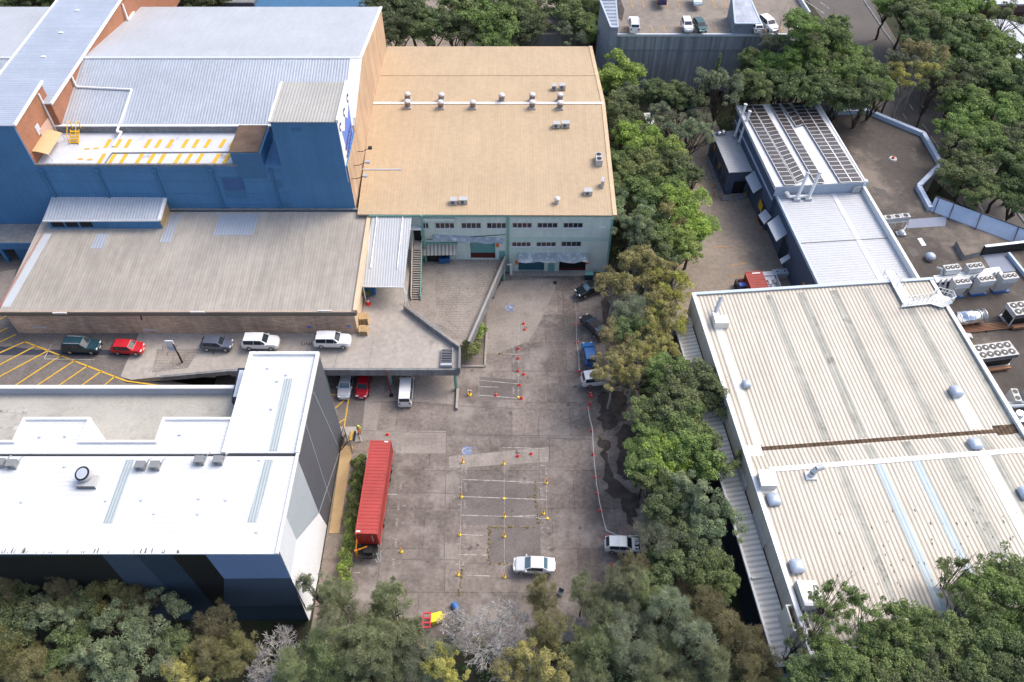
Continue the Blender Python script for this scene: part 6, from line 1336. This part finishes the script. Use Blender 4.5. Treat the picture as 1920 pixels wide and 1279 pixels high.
MB().tube([V(-.55,.1,.36),V(-.15,.12,.85),V(.4,.12,.85),V(-.1,.1,.33),V(-.55,.1,.36)],.03).tube([V(.4,.12,.95),V(.55,.1,.36)],.03).tube([V(-.1,.1,.33),V(-.2,.12,.95)],.03).build('frame', m_galv, t); MB().box(-.32,-.08,.06,.2,.95,1.0,m=M0).build('saddle', m_fan, t); MB().tube([V(.38,-.15,1.0),V(.4,.4,1.0)],.025).build('handlebar', m_fan, t)
# children's style toy kitchen bits by the trees: red crate, yellow crate, pallet, blue drum
p = at(800,1163,1.0); t = thing('red_crate', 'red slatted metal stillage at the near edge of the lot by a yellow box', 'crate', (p[0],p[1],0), R(2)); M0 = W[t.name]; m = MB(); mr = plain('red steel',(.60,.04,.05))
for x in (-.45,.33): m.box(x,x+.12,-.85,.85,.9,1.05,m=M0)
for y in (-.85,-.35,.15,.7): m.box(-.45,.45,y,y+.15,.92,1.07,m=M0)
m.build('frame', mr, t); m = MB()
for x in (-.42,.34):
    for y in (-.8,.72): m.box(x,x+.08,y,y+.08,0,.9,m=M0)
m.build('leg', m_galv, t)
p = at(818,1157,.9); t = thing('yellow_box', 'bright yellow storage box next to the red stillage at the near lot edge', 'box', (p[0],p[1],0), R(14)); M0 = W[t.name]; my = plain('bright yellow',(.80,.66,.03)); MB().box(-.62,.62,-.45,.45,.1,.9,m=M0).build('box_body', my, t); MB().box(-.66,.66,-.49,.49,.9,.98,m=M0).build('lid', my, t); MB().box(.66,.95,-.2,.3,.3,.7,m=M0).build('side_bin', m_yel, t)
pallets(792,1208,2,'pale wooden pallet lying among the shrubs below the yellow box',R(8),.02)
p = at(854,1137,.5); t = thing('blue_drum', 'blue plastic drum lying at the lot edge near the bare tree', 'drum', (p[0],p[1],0), R(-55)); M0 = W[t.name]; MB().cyl(V(-.55,0,.35) if False else M0@Vector((-.5,0,.36)), M0@Vector((.5,0,.36)), .34, .34, 16).build('drum_body', plain('drum blue',(.05,.17,.45)), t); m = MB()
for x in (-.3,.3): m.cyl(M0@Vector((x-.03,0,.36)),M0@Vector((x+.03,0,.36)),.36,.36,16)
m.build('hoop', m_binblue, t)
p = at(1051,1110,.6); t = thing('grey_chair', 'dark grey moulded chair left at the near edge of the lot', 'chair', (p[0],p[1],0), R(-25)); M0 = W[t.name]; MB().box(-.28,.28,-.28,.28,.42,.48,m=M0).build('seat', m_char, t); MB().box(-.28,.28,.24,.32,.48,.98,m=M0).build('backrest', m_char, t)
for x in (-.26,.2):
    for y in (-.26,.22): MB().box(x,x+.06,y,y+.06,0,.42,m=M0).build('leg', m_fan, t)
# gate and fence by the white building corner
t = thing('gate_fence', 'black metal fence panels around the path gate at the white building corner', 'fence', at(668,828,0)); m = MB()
for A, B in (((641,838),(648,815)),((648,815),(653,829)),((653,829),(640,845)),((672,812),(676,828)),((656,830),(662,850))):
    a, b_ = at(*A,.1), at(*B,.1); m.bar(up(a,1.8), up(b_,1.8),.06,.06); m.bar(up(a,.2), up(b_,.2),.06,.06)
    for k in range(7): q = lerp(a,b_,k/6); m.tube([q, up(q,1.8)],.03,4)
m.build('panel', m_black, t)
for i, (px, py) in enumerate(((659,818),(665,818))): p = at(px,py,.12); tag(MB().box(p[0]-.12,p[0]+.12,p[1]-.7,p[1]+.7,.1,.28).build('wheel_stop', m_fan if i else m_gold), ('dark stripe yellow edged wheel stop on the pale slab','plain dark wheel stop on the pale slab')[i], 'wheel stop', 'wheel stops on the slab')

# ================================================================== PERSON (standing worker)
pp0 = at(675,813,.02); ps = thing('person', 'person in yellow high visibility top and orange trousers standing by the pale slab', 'person', pp0, R(200)); 
def skin(name, joints, edges, m_, parent, sub=1):
    me = bpy.data.meshes.new(name); me.from_pydata([j[:3] for j in joints], edges, []); o = bpy.data.objects.new(name, me); COL.objects.link(o); o.parent = parent
    me.materials.append(m_); sk = o.modifiers.new('skin','SKIN'); sk.use_smooth_shade = True
    for i, j in enumerate(joints): me.skin_vertices[0].data[i].radius = (j[3], j[4] if len(j) > 4 else j[3])
    me.skin_vertices[0].data[0].use_root = True
    ss = o.modifiers.new('sub','SUBSURF'); ss.levels = sub; ss.render_levels = sub; return o
J = [(0,0,.95,.13,.10),(0,.0,1.2,.14,.10),(0,0,1.42,.15,.09),(0,0,1.52,.055),(0,.02,1.62,.095,.105),(0,.02,1.76,.07,.08),
     (.10,0,.88,.085),(.11,-.03,.48,.06),(.12,.04,.08,.045),(.12,-.12,.04,.04),(-.10,0,.88,.085),(-.12,.05,.48,.06),(-.13,.10,.08,.045),(-.13,-.06,.04,.04),
     (.20,0,1.40,.06),(.26,.03,1.12,.045),(.25,-.10,.88,.033),(.25,-.14,.82,.035),(-.20,0,1.40,.06),(-.27,.0,1.12,.045),(-.24,-.16,.95,.033),(-.23,-.21,.92,.035)]
Ed = [(0,1),(1,2),(2,3),(3,4),(4,5),(0,6),(6,7),(7,8),(8,9),(0,10),(10,11),(11,12),(12,13),(2,14),(14,15),(15,16),(16,17),(2,18),(18,19),(19,20),(20,21)]
for h, s_ in ((17,1),(21,-1)):
    hx, hy, hz = J[h][:3]
    for k in range(4): J.append((hx+(k-1.5)*.02,hy-.05,hz-.05-.006*(1.5-abs(k-1.5)),.0095)); Ed.append((h,len(J)-1)); J.append((hx+(k-1.5)*.02,hy-.065,hz-.09+.01*(k==3),.008)); Ed.append((len(J)-2,len(J)-1))
    J.append((hx-s_*.04,hy-.03,hz-.03,.01)); Ed.append((h,len(J)-1)); J.append((hx-s_*.05,hy-.05,hz-.06,.009)); Ed.append((len(J)-2,len(J)-1))
skin('body', J, Ed, m_skin, ps)
skin('vest', [(0,0,.98,.16,.125),(0,0,1.2,.165,.125),(0,0,1.41,.17,.11),(.20,0,1.39,.078),(.255,.03,1.14,.06),(-.20,0,1.39,.078),(-.265,.0,1.14,.06)], [(0,1),(1,2),(2,3),(3,4),(2,5),(5,6)], m_hiv, ps)
skin('trousers', [(0,0,.96,.15,.12),(.10,0,.87,.105),(.11,-.03,.48,.082),(.12,.03,.14,.07),(-.10,0,.87,.105),(-.12,.05,.48,.082),(-.13,.09,.14,.07)], [(0,1),(1,2),(2,3),(0,4),(4,5),(5,6)], m_hvo, ps)
hb_ = MB(); hb_.dome((0,.02,1.70),.125,.14,.12,14,4).cyl((0,.0,1.695),(0,.0,1.71),.16,.16,14); o = hb_.build('hard_hat', m_hiv, None); o.parent = ps
fc = MB(); fc.box(-.05,-.02,-.10,-.085,1.64,1.66).box(.02,.05,-.10,-.085,1.64,1.66).box(-.03,.03,-.10,-.085,1.565,1.575); o = fc.build('face_features', m_fan, None); o.parent = ps
fc = MB(); fc.box(-.015,.015,-.125,-.085,1.595,1.635); o = fc.build('nose', m_skin, None); o.parent = ps
# ================================================================== TREES
def leafmat(name, a, b, trans=.35):
    m = bpy.data.materials.new(name); m.use_nodes = True; t = m.node_tree; N = t.nodes; L = t.links; N.remove(N['Principled BSDF']); out = N['Material Output']
    at_ = N.new('ShaderNodeAttribute'); at_.attribute_name = 'tone'; oi = N.new('ShaderNodeObjectInfo')
    mx = N.new('ShaderNodeMix'); mx.data_type = 'RGBA'; mx.inputs[6].default_value = (*[3.1*q for q in a],1); mx.inputs[7].default_value = (*[3.1*q for q in b],1); L.new(at_.outputs['Fac'], mx.inputs['Factor'])
    hs = N.new('ShaderNodeHueSaturation'); L.new(mx.outputs[2], hs.inputs['Color'])
    for k, (lo, hi) in (('Hue',(.482,.515)),('Value',(.80,1.22)),('Saturation',(.72,.96))):
        mr = N.new('ShaderNodeMapRange'); mr.inputs['To Min'].default_value = lo; mr.inputs['To Max'].default_value = hi; L.new(oi.outputs['Random'], mr.inputs['Value']); L.new(mr.outputs[0], hs.inputs[k])
    d = N.new('ShaderNodeBsdfPrincipled'); d.inputs['Roughness'].default_value = .55; d.inputs['Specular IOR Level'].default_value = .25; tr_ = N.new('ShaderNodeBsdfTranslucent'); ms = N.new('ShaderNodeMixShader'); ms.inputs[0].default_value = trans
    L.new(hs.outputs[0], d.inputs['Base Color']); L.new(hs.outputs[0], tr_.inputs['Color']); L.new(d.outputs[0], ms.inputs[1]); L.new(tr_.outputs[0], ms.inputs[2]); L.new(ms.outputs[0], out.inputs[0]); return m
l_bright = leafmat('bright leaves', (.058,.082,.016), (.128,.155,.028))
l_dense = leafmat('dense leaves', (.040,.060,.018), (.088,.115,.030))
l_olive = leafmat('olive gum leaves', (.085,.082,.020), (.175,.158,.036))
l_grey = leafmat('grey green leaves', (.050,.066,.036), (.105,.125,.064))
l_cas = leafmat('casuarina needles', (.055,.068,.030), (.125,.136,.066))
l_brown = leafmat('olive brown needles', (.062,.060,.024), (.120,.112,.046))
l_dark = leafmat('dark leaves', (.030,.042,.017), (.066,.086,.030))
l_gcas = leafmat('grey green needles', (.062,.076,.044), (.128,.146,.090))
b_pale = mat('pale gum bark', (.36,.33,.29), .8, var=.25, scale=1.5, stain=((.17,.13,.10),.7,1.0,.55))
b_brown = mat('brown bark', (.075,.055,.042), .9, var=.3, scale=2)
b_grey = mat('bare grey branches', (.46,.44,.42), .9, var=.2, scale=2)
def leaves(name, C_, rad, n_leaf, lw, ll, m, rng, droop=0.0, outw=.5, squash=.75, fuzzy=False):
    # C_: clump centres (k,3), rad: clump radii (k,)
    k = len(C_); tone_c = np.clip(rng.normal(.5,.28,k), 0, 1)
    idx = np.repeat(np.arange(k), n_leaf); n = len(idx)
    d = rng.normal(size=(n,3)); d /= np.linalg.norm(d,axis=1)[:,None]; d[:,2] = np.where(d[:,2] < -.35, -d[:,2], d[:,2])
    r = rad[idx]*(.45+.6*rng.random(n)**.6); pos = C_[idx] + d*r[:,None]*np.array([1,1,squash])
    nr = d*outw + rng.normal(size=(n,3))*.55 + np.array([0,0,.35]); nr /= np.linalg.norm(nr,axis=1)[:,None]
    if fuzzy: tg = d*.9 + rng.normal(size=(n,3))*.5 + np.array([0,0,.35-droop])
    else: tg = rng.normal(size=(n,3)) + np.array([0,0,-droop])
    if not fuzzy: tg -= nr*np.sum(tg*nr,axis=1)[:,None]
    tg /= np.linalg.norm(tg,axis=1)[:,None]; bt = np.cross(nr,tg); bl_ = np.linalg.norm(bt,axis=1); bl_[bl_ < 1e-4] = 1; bt /= bl_[:,None]
    s_ = (.65+.7*rng.random(n))[:,None]; a = tg*ll*s_*.5; b = bt*lw*s_*.5
    v = np.stack([pos-a, pos-b*.95+a*.1, pos+a, pos+b*.95+a*.1], 1).reshape(-1,3)
    me = bpy.data.meshes.new(name); me.vertices.add(4*n); me.vertices.foreach_set('co', v.astype(np.float32).ravel()); me.loops.add(4*n); me.loops.foreach_set('vertex_index', np.arange(4*n,dtype=np.int32))
    me.polygons.add(n); me.polygons.foreach_set('loop_start', np.arange(0,4*n,4,dtype=np.int32)); me.update(calc_edges=True)
    tn = np.clip(tone_c[idx] + rng.normal(0,.16,n), 0, 1); at_ = me.attributes.new('tone','FLOAT','FACE'); at_.data.foreach_set('value', tn.astype(np.float32))
    me.materials.append(m); return me
def limbs(name, C_, base_z, top, r0, m, rng, nl, fine=0):
    b = MB(); tr = [(0,0,0)]; n = 5
    for i in range(1,n+1): tr.append((rng.normal(0,.10*i/2), rng.normal(0,.10*i/2), base_z*i/n))
    for i in range(n): b.cyl(tr[i], tr[i+1], r0*(1-.09*i), r0*(1-.09*(i+1)), 8)
    o = np.argsort(rng.random(len(C_)))[:nl]
    for q in o:
        c = Vector(C_[q]); fr_ = 0.6 if nl > 20 else 1; st_ = Vector(tr[rng.integers(3,6)]); m1 = st_.lerp(c,.4)+Vector(rng.normal(0,.25,3)); m2 = st_.lerp(c,.75)+Vector(rng.normal(0,.2,3)); rr = r0*.5*fr_
        b.cyl(st_, m1, rr, rr*.7, 6); b.cyl(m1, m2, rr*.7, rr*.42, 5); b.cyl(m2, c, rr*.42, rr*.15, 4)
        for _ in range(fine): e = c+Vector(rng.normal(0,.8,3)); b.cyl(m2, e, rr*.22, rr*.06, 3)
    me = bpy.data.meshes.new(name); me.from_pydata(b.v, [], b.f); me.materials.append(m); return me
# crowns are built for a nominal radius of 4 m with the middle 7 m above the foot
def ellip(rng, k, rx, ry, rz, cz, low=-.5, pw=.5):
    out = []
    while len(out) < k:
        d = rng.normal(size=3); d /= np.linalg.norm(d); 
        if d[2] < low: continue
        r = rng.random()**pw; out.append((d[0]*rx*r, d[1]*ry*r, cz+d[2]*rz*r))
    return np.array(out)
def tufts(rng, nb, per, rx, ry, rz, cz, low, spread):     # foliage gathered round limb tips
    tips = ellip(rng, nb, rx, ry, rz, cz, low, .22); out = []
    for t in tips:
        k = max(3, int(per*rng.uniform(.5,1.4))); q = t + rng.normal(size=(k,3))*np.array([1,1,.6])*spread*rng.uniform(.7,1.25)
        out.append(q)
    return np.concatenate(out)
PROTO = {}
def make_proto(kind, seed):
    g_ = np.random.default_rng(seed)
    if kind == 'dense':  C_ = np.concatenate([tufts(g_,15,8,2.9,2.9,2.6,6.8,-.35,.62), ellip(g_,14,1.8,1.8,1.6,6.2,-.5,.6)]); rad = g_.uniform(.38,.86,len(C_)); me = leaves('crown',C_,rad,120,.15,.27,None,g_,squash=.7)
    elif kind == 'gum':  C_ = tufts(g_,13,6,3.2,3.2,2.5,7.2,-.3,.55); rad = g_.uniform(.32,.74,len(C_)); me = leaves('crown',C_,rad,120,.085,.34,None,g_,.7,squash=.8)
    elif kind == 'open': C_ = tufts(g_,9,7,3.3,3.3,2.3,7.2,-.1,.50); rad = g_.uniform(.32,.70,len(C_)); me = leaves('crown',C_,rad,120,.11,.27,None,g_,.3)
    elif kind == 'cas':
        C_ = tufts(g_,16,7,2.7,2.7,3.3,6.5,-.6,.55); rad = g_.uniform(.35,.80,len(C_)); me = leaves('crown',C_,rad,150,.034,.62,None,g_,.0,fuzzy=True,squash=1.25)
    elif kind == 'cyp':
        t_ = g_.random(40); a_ = g_.uniform(0,6.28,40); q = (1-t_)**.7*1.25*g_.random(40)**.4; C_ = np.stack([q*np.cos(a_), q*np.sin(a_), 2.2+t_*8.5],1); rad = .45+.5*(1-t_); me = leaves('crown',C_,rad,150,.10,.40,None,g_,-.6)
    tk = limbs('trunk', C_, 5.0, 0, .24 if kind != 'cyp' else .16, None, g_, {'dense':14,'gum':34,'open':26,'cas':14,'cyp':3}[kind], {'gum':3,'open':3}.get(kind,0))
    return me, tk
KM = {'dense':(l_dense,b_brown),'bright':(l_bright,b_brown),'dark':(l_dark,b_brown),'gum':(l_olive,b_pale),'grey':(l_grey,b_brown),'open':(l_dense,b_brown),'cas':(l_cas,b_brown),'brown':(l_brown,b_brown),'gcas':(l_gcas,b_brown),'cyp':(l_dark,b_brown)}
KS = {'dense':'dense','bright':'dense','dark':'dense','gum':'gum','grey':'gum','open':'open','cas':'cas','brown':'cas','gcas':'cas','cyp':'cyp'}
def tmesh(kind, var):
    key = (kind, var)
    if key not in PROTO:
        base = ('base', KS[kind], var)
        if base not in PROTO: PROTO[base] = make_proto(KS[kind], hash((len(KS[kind]), var, ord(KS[kind][0])))%1000+11*var)
        me, tk = PROTO[base]; me = me.copy(); tk = tk.copy(); me.materials.clear(); me.materials.append(KM[kind][0]); tk.materials.clear(); tk.materials.append(KM[kind][1]); PROTO[key] = (me, tk)
    return PROTO[key]
LOOK = {'dense':'dense green leafy','bright':'bright yellow green leafy','dark':'dark green leafy','gum':'olive green gum','grey':'grey green gum','open':'sparse open green','cas':'feathery soft green','brown':'feathery olive brown','gcas':'feathery grey green','cyp':'narrow upright dark'}
tcount = [0]
def place_tree(kind, px, py, rpx, label, group, zc, zf=1.0):
    p = at(px, py, zc); s = 1.26*rpx*depth(p)/FPX/4.0
    v = tcount[0] % 3; tcount[0] += 1; me, tk = tmesh(kind, v); rng = random.Random(tcount[0]*7)
    t = bpy.data.objects.new('tree', None); COL.objects.link(t); tag(t, label, 'tree', group); t.location = (p[0], p[1], 0); t.rotation_euler = (0,0,rng.uniform(0,6.28)); t.scale = (s,s,s*zf)
    c = bpy.data.objects.new('crown', me); COL.objects.link(c); c.parent = t; c.location = (0,0,zc/(s*zf)-7)
    k = bpy.data.objects.new('trunk', tk); COL.objects.link(k); k.parent = t; k.scale = (1,1,zc/(s*zf)/7)
    return t
def trees(group, where, zc, lst):
    order = {}
    for kind in {q[0] for q in lst}:
        same = sorted([q for q in lst if q[0] == kind], key=lambda q: q[1])
        for i, q in enumerate(same): order[id(q)] = (i, len(same))
    for q in lst:
        i, n_ = order[id(q)]; nm = LOOK[q[0]]+' tree '+where
        if n_ > 1: nm += ', '+ORD[i]+' such from left'
        place_tree(q[0], q[1], q[2], q[3], nm, group, q[5] if len(q) > 5 else zc, q[4] if len(q) > 4 else 1.0)
trees('trees between the tan warehouse and the right yard', 'between tan roof and right yard', 8, [
 ('bright',1152,150,50),('dense',1172,205,42),('grey',1190,180,34),('grey',1272,222,44),('grey',1290,262,40),('dense',1185,248,34),('bright',1196,272,46),('bright',1228,292,48),('dense',1180,318,38),('bright',1212,325,44),('dense',1258,318,42),
 ('dense',1228,365,48),('bright',1282,392,50),('bright',1300,430,40),('gum',1262,415,40),('grey',1182,392,40),('grey',1192,440,36),('dense',1222,430,42),('dense',1235,470,34),('bright',1275,462,38),('dense',1168,352,28),('dark',1165,300,26),('dark',1300,330,20)])
trees('trees along the lot edge', 'along the lot\'s right edge', 7.5, [
 ('gum',1180,520,52),('gum',1150,535,34),('gum',1218,505,40),('gum',1255,535,40),('grey',1240,500,30),('gcas',1192,582,46),('gum',1235,590,44),('gum',1258,600,34),('dark',1180,625,36),
 ('gum',1150,650,42),('gum',1208,640,40),('gum',1150,700,38),('gum',1190,690,40),('gum',1245,655,30),('dense',1248,700,40),('dense',1296,722,50),('open',1325,745,40),('dense',1262,760,48),('dense',1222,778,40),
 ('dense',1205,830,34),('dense',1290,800,48),('bright',1240,865,46),('dense',1212,872,40),('dense',1300,858,52),('open',1345,868,44),('dense',1225,905,34),('grey',1300,945,54),('grey',1340,985,48),('dark',1250,960,40),
 ('gcas',1232,1008,46),('dark',1285,1035,44),('dense',1335,1075,40),('dark',1250,1065,40),('grey',1315,1025,36),('dense',1362,1100,26)])
trees('trees across the near edge of the lot', 'at the lot\'s near end', 8, [
 ('brown',1020,1112,34),('brown',1035,1180,44),('cas',1095,1105,30),('cas',1130,1150,46),('cas',1170,1095,50),('cas',1215,1100,44),('brown',1195,1065,34),('gcas',1245,1160,56),('gcas',1180,1200,56),('cas',1120,1220,56),
 ('gcas',1290,1220,60),('brown',1335,1180,56),('brown',1390,1210,54),('cas',1320,1255,54),('cas',1240,1262,50),('gum',1015,1262,56),('gum',945,1275,42),('brown',1420,1265,50),('cas',1100,1275,40),('brown',1330,1125,34),('gcas',1165,1150,40),
 ('cas',736,1140,46),('cas',700,1195,56),('cas',640,1180,52),('cas',620,1235,60),('cas',745,1225,56),('gcas',800,1240,46),('gum',830,1262,40),('cas',690,1260,56),('grey',594,1105,30),('cas',630,1110,34),('cas',560,1250,44),('cas',724,1112,24),('cas',770,1185,30)])
trees('trees in front of the white building', 'before the white building', 8.5, [
 ('brown',30,1095,46),('dark',55,1080,34),('grey',108,1160,46),('brown',135,1100,44),('brown',210,1115,44),('brown',250,1120,40),('grey',235,1195,62),('grey',300,1150,44),('grey',200,1245,54),('grey',270,1240,60),('dark',35,1165,50),('brown',25,1215,52),
 ('brown',60,1265,50),('dark',120,1225,44),('brown',405,1185,48),('brown',385,1235,44),('brown',440,1225,40),('gum',345,1270,40),('dark',150,1150,40),('brown',120,1275,40),('dark',330,1215,34),('grey',145,1135,30)])
trees('trees at the lower right', 'over the cream roof\'s lower edge', 11.5, [
 ('open',1560,1130,40),('open',1632,1165,44),('dense',1700,1175,46),('open',1650,1205,40),('open',1540,1180,34),('dense',1850,1120,52),('open',1795,1085,38),('open',1820,1140,46),('dense',1890,1085,44),('dense',1915,1160,50),('dense',1750,1200,46),
 ('dense',1640,1235,50),('dense',1560,1235,44),('dense',1710,1245,52),('dense',1800,1215,54),('dark',1870,1215,56),('dense',1600,1275,50),('dark',1760,1275,52),('dark',1850,1275,54),('dark',1930,1240,50),('dark',1500,1265,34),('dense',1680,1285,50),('open',1500,1200,26)])
trees('trees between the car park and the road', 'between car park and road', 11, [
 ('grey',1350,165,42),('cyp',1345,128,16,1.5),('cyp',1395,120,17,1.6),('dense',1412,120,30),('dense',1440,130,34),('dense',1408,165,36),('dense',1500,50,34,1.0,17.5),('dense',1522,92,30,1.0,14),('dense',1565,62,34,1.0,15),('dense',1578,100,34),('dense',1472,105,34,1.0,13),
 ('dense',1500,135,40),('dense',1545,135,42),('dense',1590,145,40),('dense',1622,130,34),('dense',1648,168,28),('dark',1470,165,40),('dark',1520,172,36),('dark',1570,180,38),('dark',1620,182,36),('grey',1450,92,26,1.0,13.5),('gum',1735,108,38),('gum',1706,140,36),('open',1752,160,32),('grey',1690,120,28)])
trees('trees beyond the road', 'beyond the road', 8, [
 ('dense',1668,4,32),('dense',1702,25,34),('dense',1735,12,36),('dark',1712,68,32),('dense',1735,55,40),('dense',1780,30,40),('dark',1770,85,40),('dense',1815,60,40),('open',1885,40,34),('dense',1850,90,42),('dark',1815,110,42),('dense',1765,125,36),
 ('dark',1800,160,42),('dense',1850,145,42),('dense',1900,110,42),('dark',1890,165,44),('dense',1812,195,40),('dense',1850,225,46),('dense',1905,215,44),('dense',1800,245,40),('open',1800,285,42),('dense',1850,280,46),('dark',1900,275,46),('dense',1815,330,46),('dark',1890,330,46),('dense',1925,310,40),('dark',1915,370,36),('dense',1835,365,30),('dense',1820,10,38)])
trees('trees behind the tan roof', 'behind the tan roof', 10, [
 ('dark',738,30,47),('dark',772,22,44),('dark',745,62,34),('dark',812,52,39),('dark',850,55,36),('dense',868,18,47),('dense',905,40,49),('dense',950,35,49),('dense',985,28,44),('dense',940,65,39),('dark',985,60,31),('dense',1090,35,49),('dense',1110,58,31),('grey',1075,68,29),('dense',1065,12,39),('dark',705,12,29),('dark',60,-5,34),('dark',30,0,26),('dark',105,-8,29),('dark',298,-8,31),('dark',345,-8,31),('dark',400,-10,31),('dark',1300,185,29),('dense',1262,180,29),('dark',1228,170,23)])
# leafless trees
def bare_tree(px, py, rpx, zc, label, seed):
    p = at(px, py, zc); r = rpx*depth(p)/FPX; g_ = random.Random(seed); br = MB()
    def grow(a, d_, ln, rad, lev):
        e = a + d_*ln; m_ = a.lerp(e,.5)+Vector((g_.gauss(0,.04),g_.gauss(0,.04),g_.gauss(0,.03)))*ln; br.cyl(a, m_, rad, rad*.8, 5 if lev < 2 else 3); br.cyl(m_, e, rad*.8, rad*.6, 5 if lev < 2 else 3)
        if lev >= 6: return
        for _ in range(g_.choice((2,3,3)) if lev < 4 else 3):
            nd = (d_ + Vector((g_.gauss(0,.55),g_.gauss(0,.55),g_.gauss(.12,.35)))).normalized(); grow(e.lerp(a, g_.uniform(0,.4)), nd, ln*g_.uniform(.62,.86), max(rad*.64,.025), lev+1)
    t = thing('bare_tree', label, 'tree', (p[0],p[1],0), 0, 'leafless grey trees'); O = Vector((p[0],p[1],0))
    tk = MB().cyl(O, O+Vector((.1,0,zc*.35)), .2, .17, 8).build('trunk', b_grey, t)
    for i in range(9):
        a = 6.28*i/9+g_.uniform(-.3,.3); grow(O+Vector((.1,0,zc*.3)), Vector((math.cos(a)*.7,math.sin(a)*.7,.8)).normalized(), r*.46, .095, 1)
    br.build('crown', b_grey, t)
bare_tree(500,1205,60,8.5,'leafless grey tree below the corner of the white building',3); bare_tree(930,1165,80,9.5,'largest leafless grey tree at the bottom middle of the lot',8); bare_tree(846,1150,36,6.5,'small leafless tree beside the yellow box',5); bare_tree(965,1215,60,9,'leafless grey tree just below the largest one at the bottom middle',13); bare_tree(1070,1150,30,7,'small pale leafless tree between two olive brown trees',21); bare_tree(470,1262,50,8.5,'lower leafless grey tree near the bottom frame edge',33)
# shrubs: hedge beside the container, planter by the ramp
g_ = np.random.default_rng(77); C_ = ellip(g_,14,.55,.55,.45,.55,-.2,.5); sh = leaves('shrub', C_, g_.uniform(.25,.42,14), 150, .11, .2, l_bright, g_); C2 = ellip(g_,16,1.3,1.3,1.0,1.3,-.2,.5); sh2 = leaves('shrub', C2, g_.uniform(.5,.8,16), 190, .13, .26, l_bright, g_)
def shrub(px, py, s, label, group, me=None, z=0):
    o = bpy.data.objects.new('shrub', me or sh); COL.objects.link(o); o.location = at(px, py, z); o.scale = (s,s,s*1.15); o.rotation_euler = (0,0,px*1.7+py); tag(o, label, 'shrub', group)
for i, (px, py, s) in enumerate(((677,866,1.0),(676,884,1.1),(673,900,1.15),(671,918,1.1),(668,938,1.25),(666,956,1.2),(662,975,1.35),(660,993,1.2),(659,1010,1.3),(657,1028,1.2),(650,1048,1.25),(648,1066,1.2),(649,1082,1.0),(653,1094,.9))):
    shrub(px, py, s, 'round green hedge shrub between gravel and container, %s from the far end' % ORD[i], 'hedge shrubs beside the red container')
for i, (px, py) in enumerate(((662,868),(659,905),(655,930))): shrub(px, py, .45, 'tiny shrub in the gravel strip, %s from the far end' % ORD[i], 'tiny gravel shrubs')
for px, py, s, lab in ((882,668,1.0,'big green bush filling the planter at the tip of the ramp deck'),(897,632,.8,'green bush behind the big planter bush, along the ramp parapet'),(873,648,.6,'smallest bush beside the deck parapet corner')): shrub(px, py, s, lab, 'planter bushes', sh2)
MB().bar(at(866,686,.25), at(909,686,.25), .25,.25).bar(at(909,686,.25), at(913,612,.25), .25,.25).build('kerb', m_conc, car_park)
t = thing('potted_plant', 'small green potted plant in front of the canopy post', 'plant', at(690,560,DZ)); p = at(690,560,DZ); MB().cyl(p, up(p,.5), .28,.36).build('pot', m_conc_d, t); o = bpy.data.objects.new('foliage', sh); COL.objects.link(o); o.parent = t; o.location = (0,0,.45); o.scale = (.8,.8,1)
# undergrowth below the trees
def cover(poly, n, z, m, seed, name, size=.5):
    rr = np.random.default_rng(seed); P_ = np.array([(p[0],p[1]) for p in poly]); lo, hi = P_.min(0), P_.max(0); C_ = []
    def inside(x, y):
        c = False
        for i in range(len(P_)):
            a, b_ = P_[i], P_[i-1]
            if (a[1] > y) != (b_[1] > y) and x < (b_[0]-a[0])*(y-a[1])/(b_[1]-a[1])+a[0]: c = not c
        return c
    while len(C_) < n:
        x, y = lo + (hi-lo)*rr.random(2)
        if inside(x, y): C_.append((x, y, .1+z*rr.random()))
    o = bpy.data.objects.new(name, leaves(name, np.array(C_), rr.uniform(.3,.8,n), 40, .16, .3, m, rr)); COL.objects.link(o); tag(o, kind='stuff'); o['label'] = 'low undergrowth of mixed leaves beneath the trees'; o['category'] = 'undergrowth'
cover([(16,50),(21.5,50),(22.5,72),(24,90),(24,125),(16,130),(15.8,88),(16.4,80),(15.5,62)], 420, .8, l_dark, 1, 'undergrowth')
cover([(-90,10),(70,10),(60,24),(26,27),(22,48),(15.6,46),(13.5,36),(10,31.5),(-18,31),(-90,32.5)], 900, .8, l_dark, 2, 'undergrowth')
cover([(36,122),(60,124),(70,132),(64,150),(50,150),(49,130),(30,132),(28,124)], 260, .9, l_dark, 3, 'undergrowth')
cover([(82,110),(84,140),(78,175),(130,190),(140,100),(96,100),(90,96)], 500, 1.0, l_dark, 4, 'undergrowth')
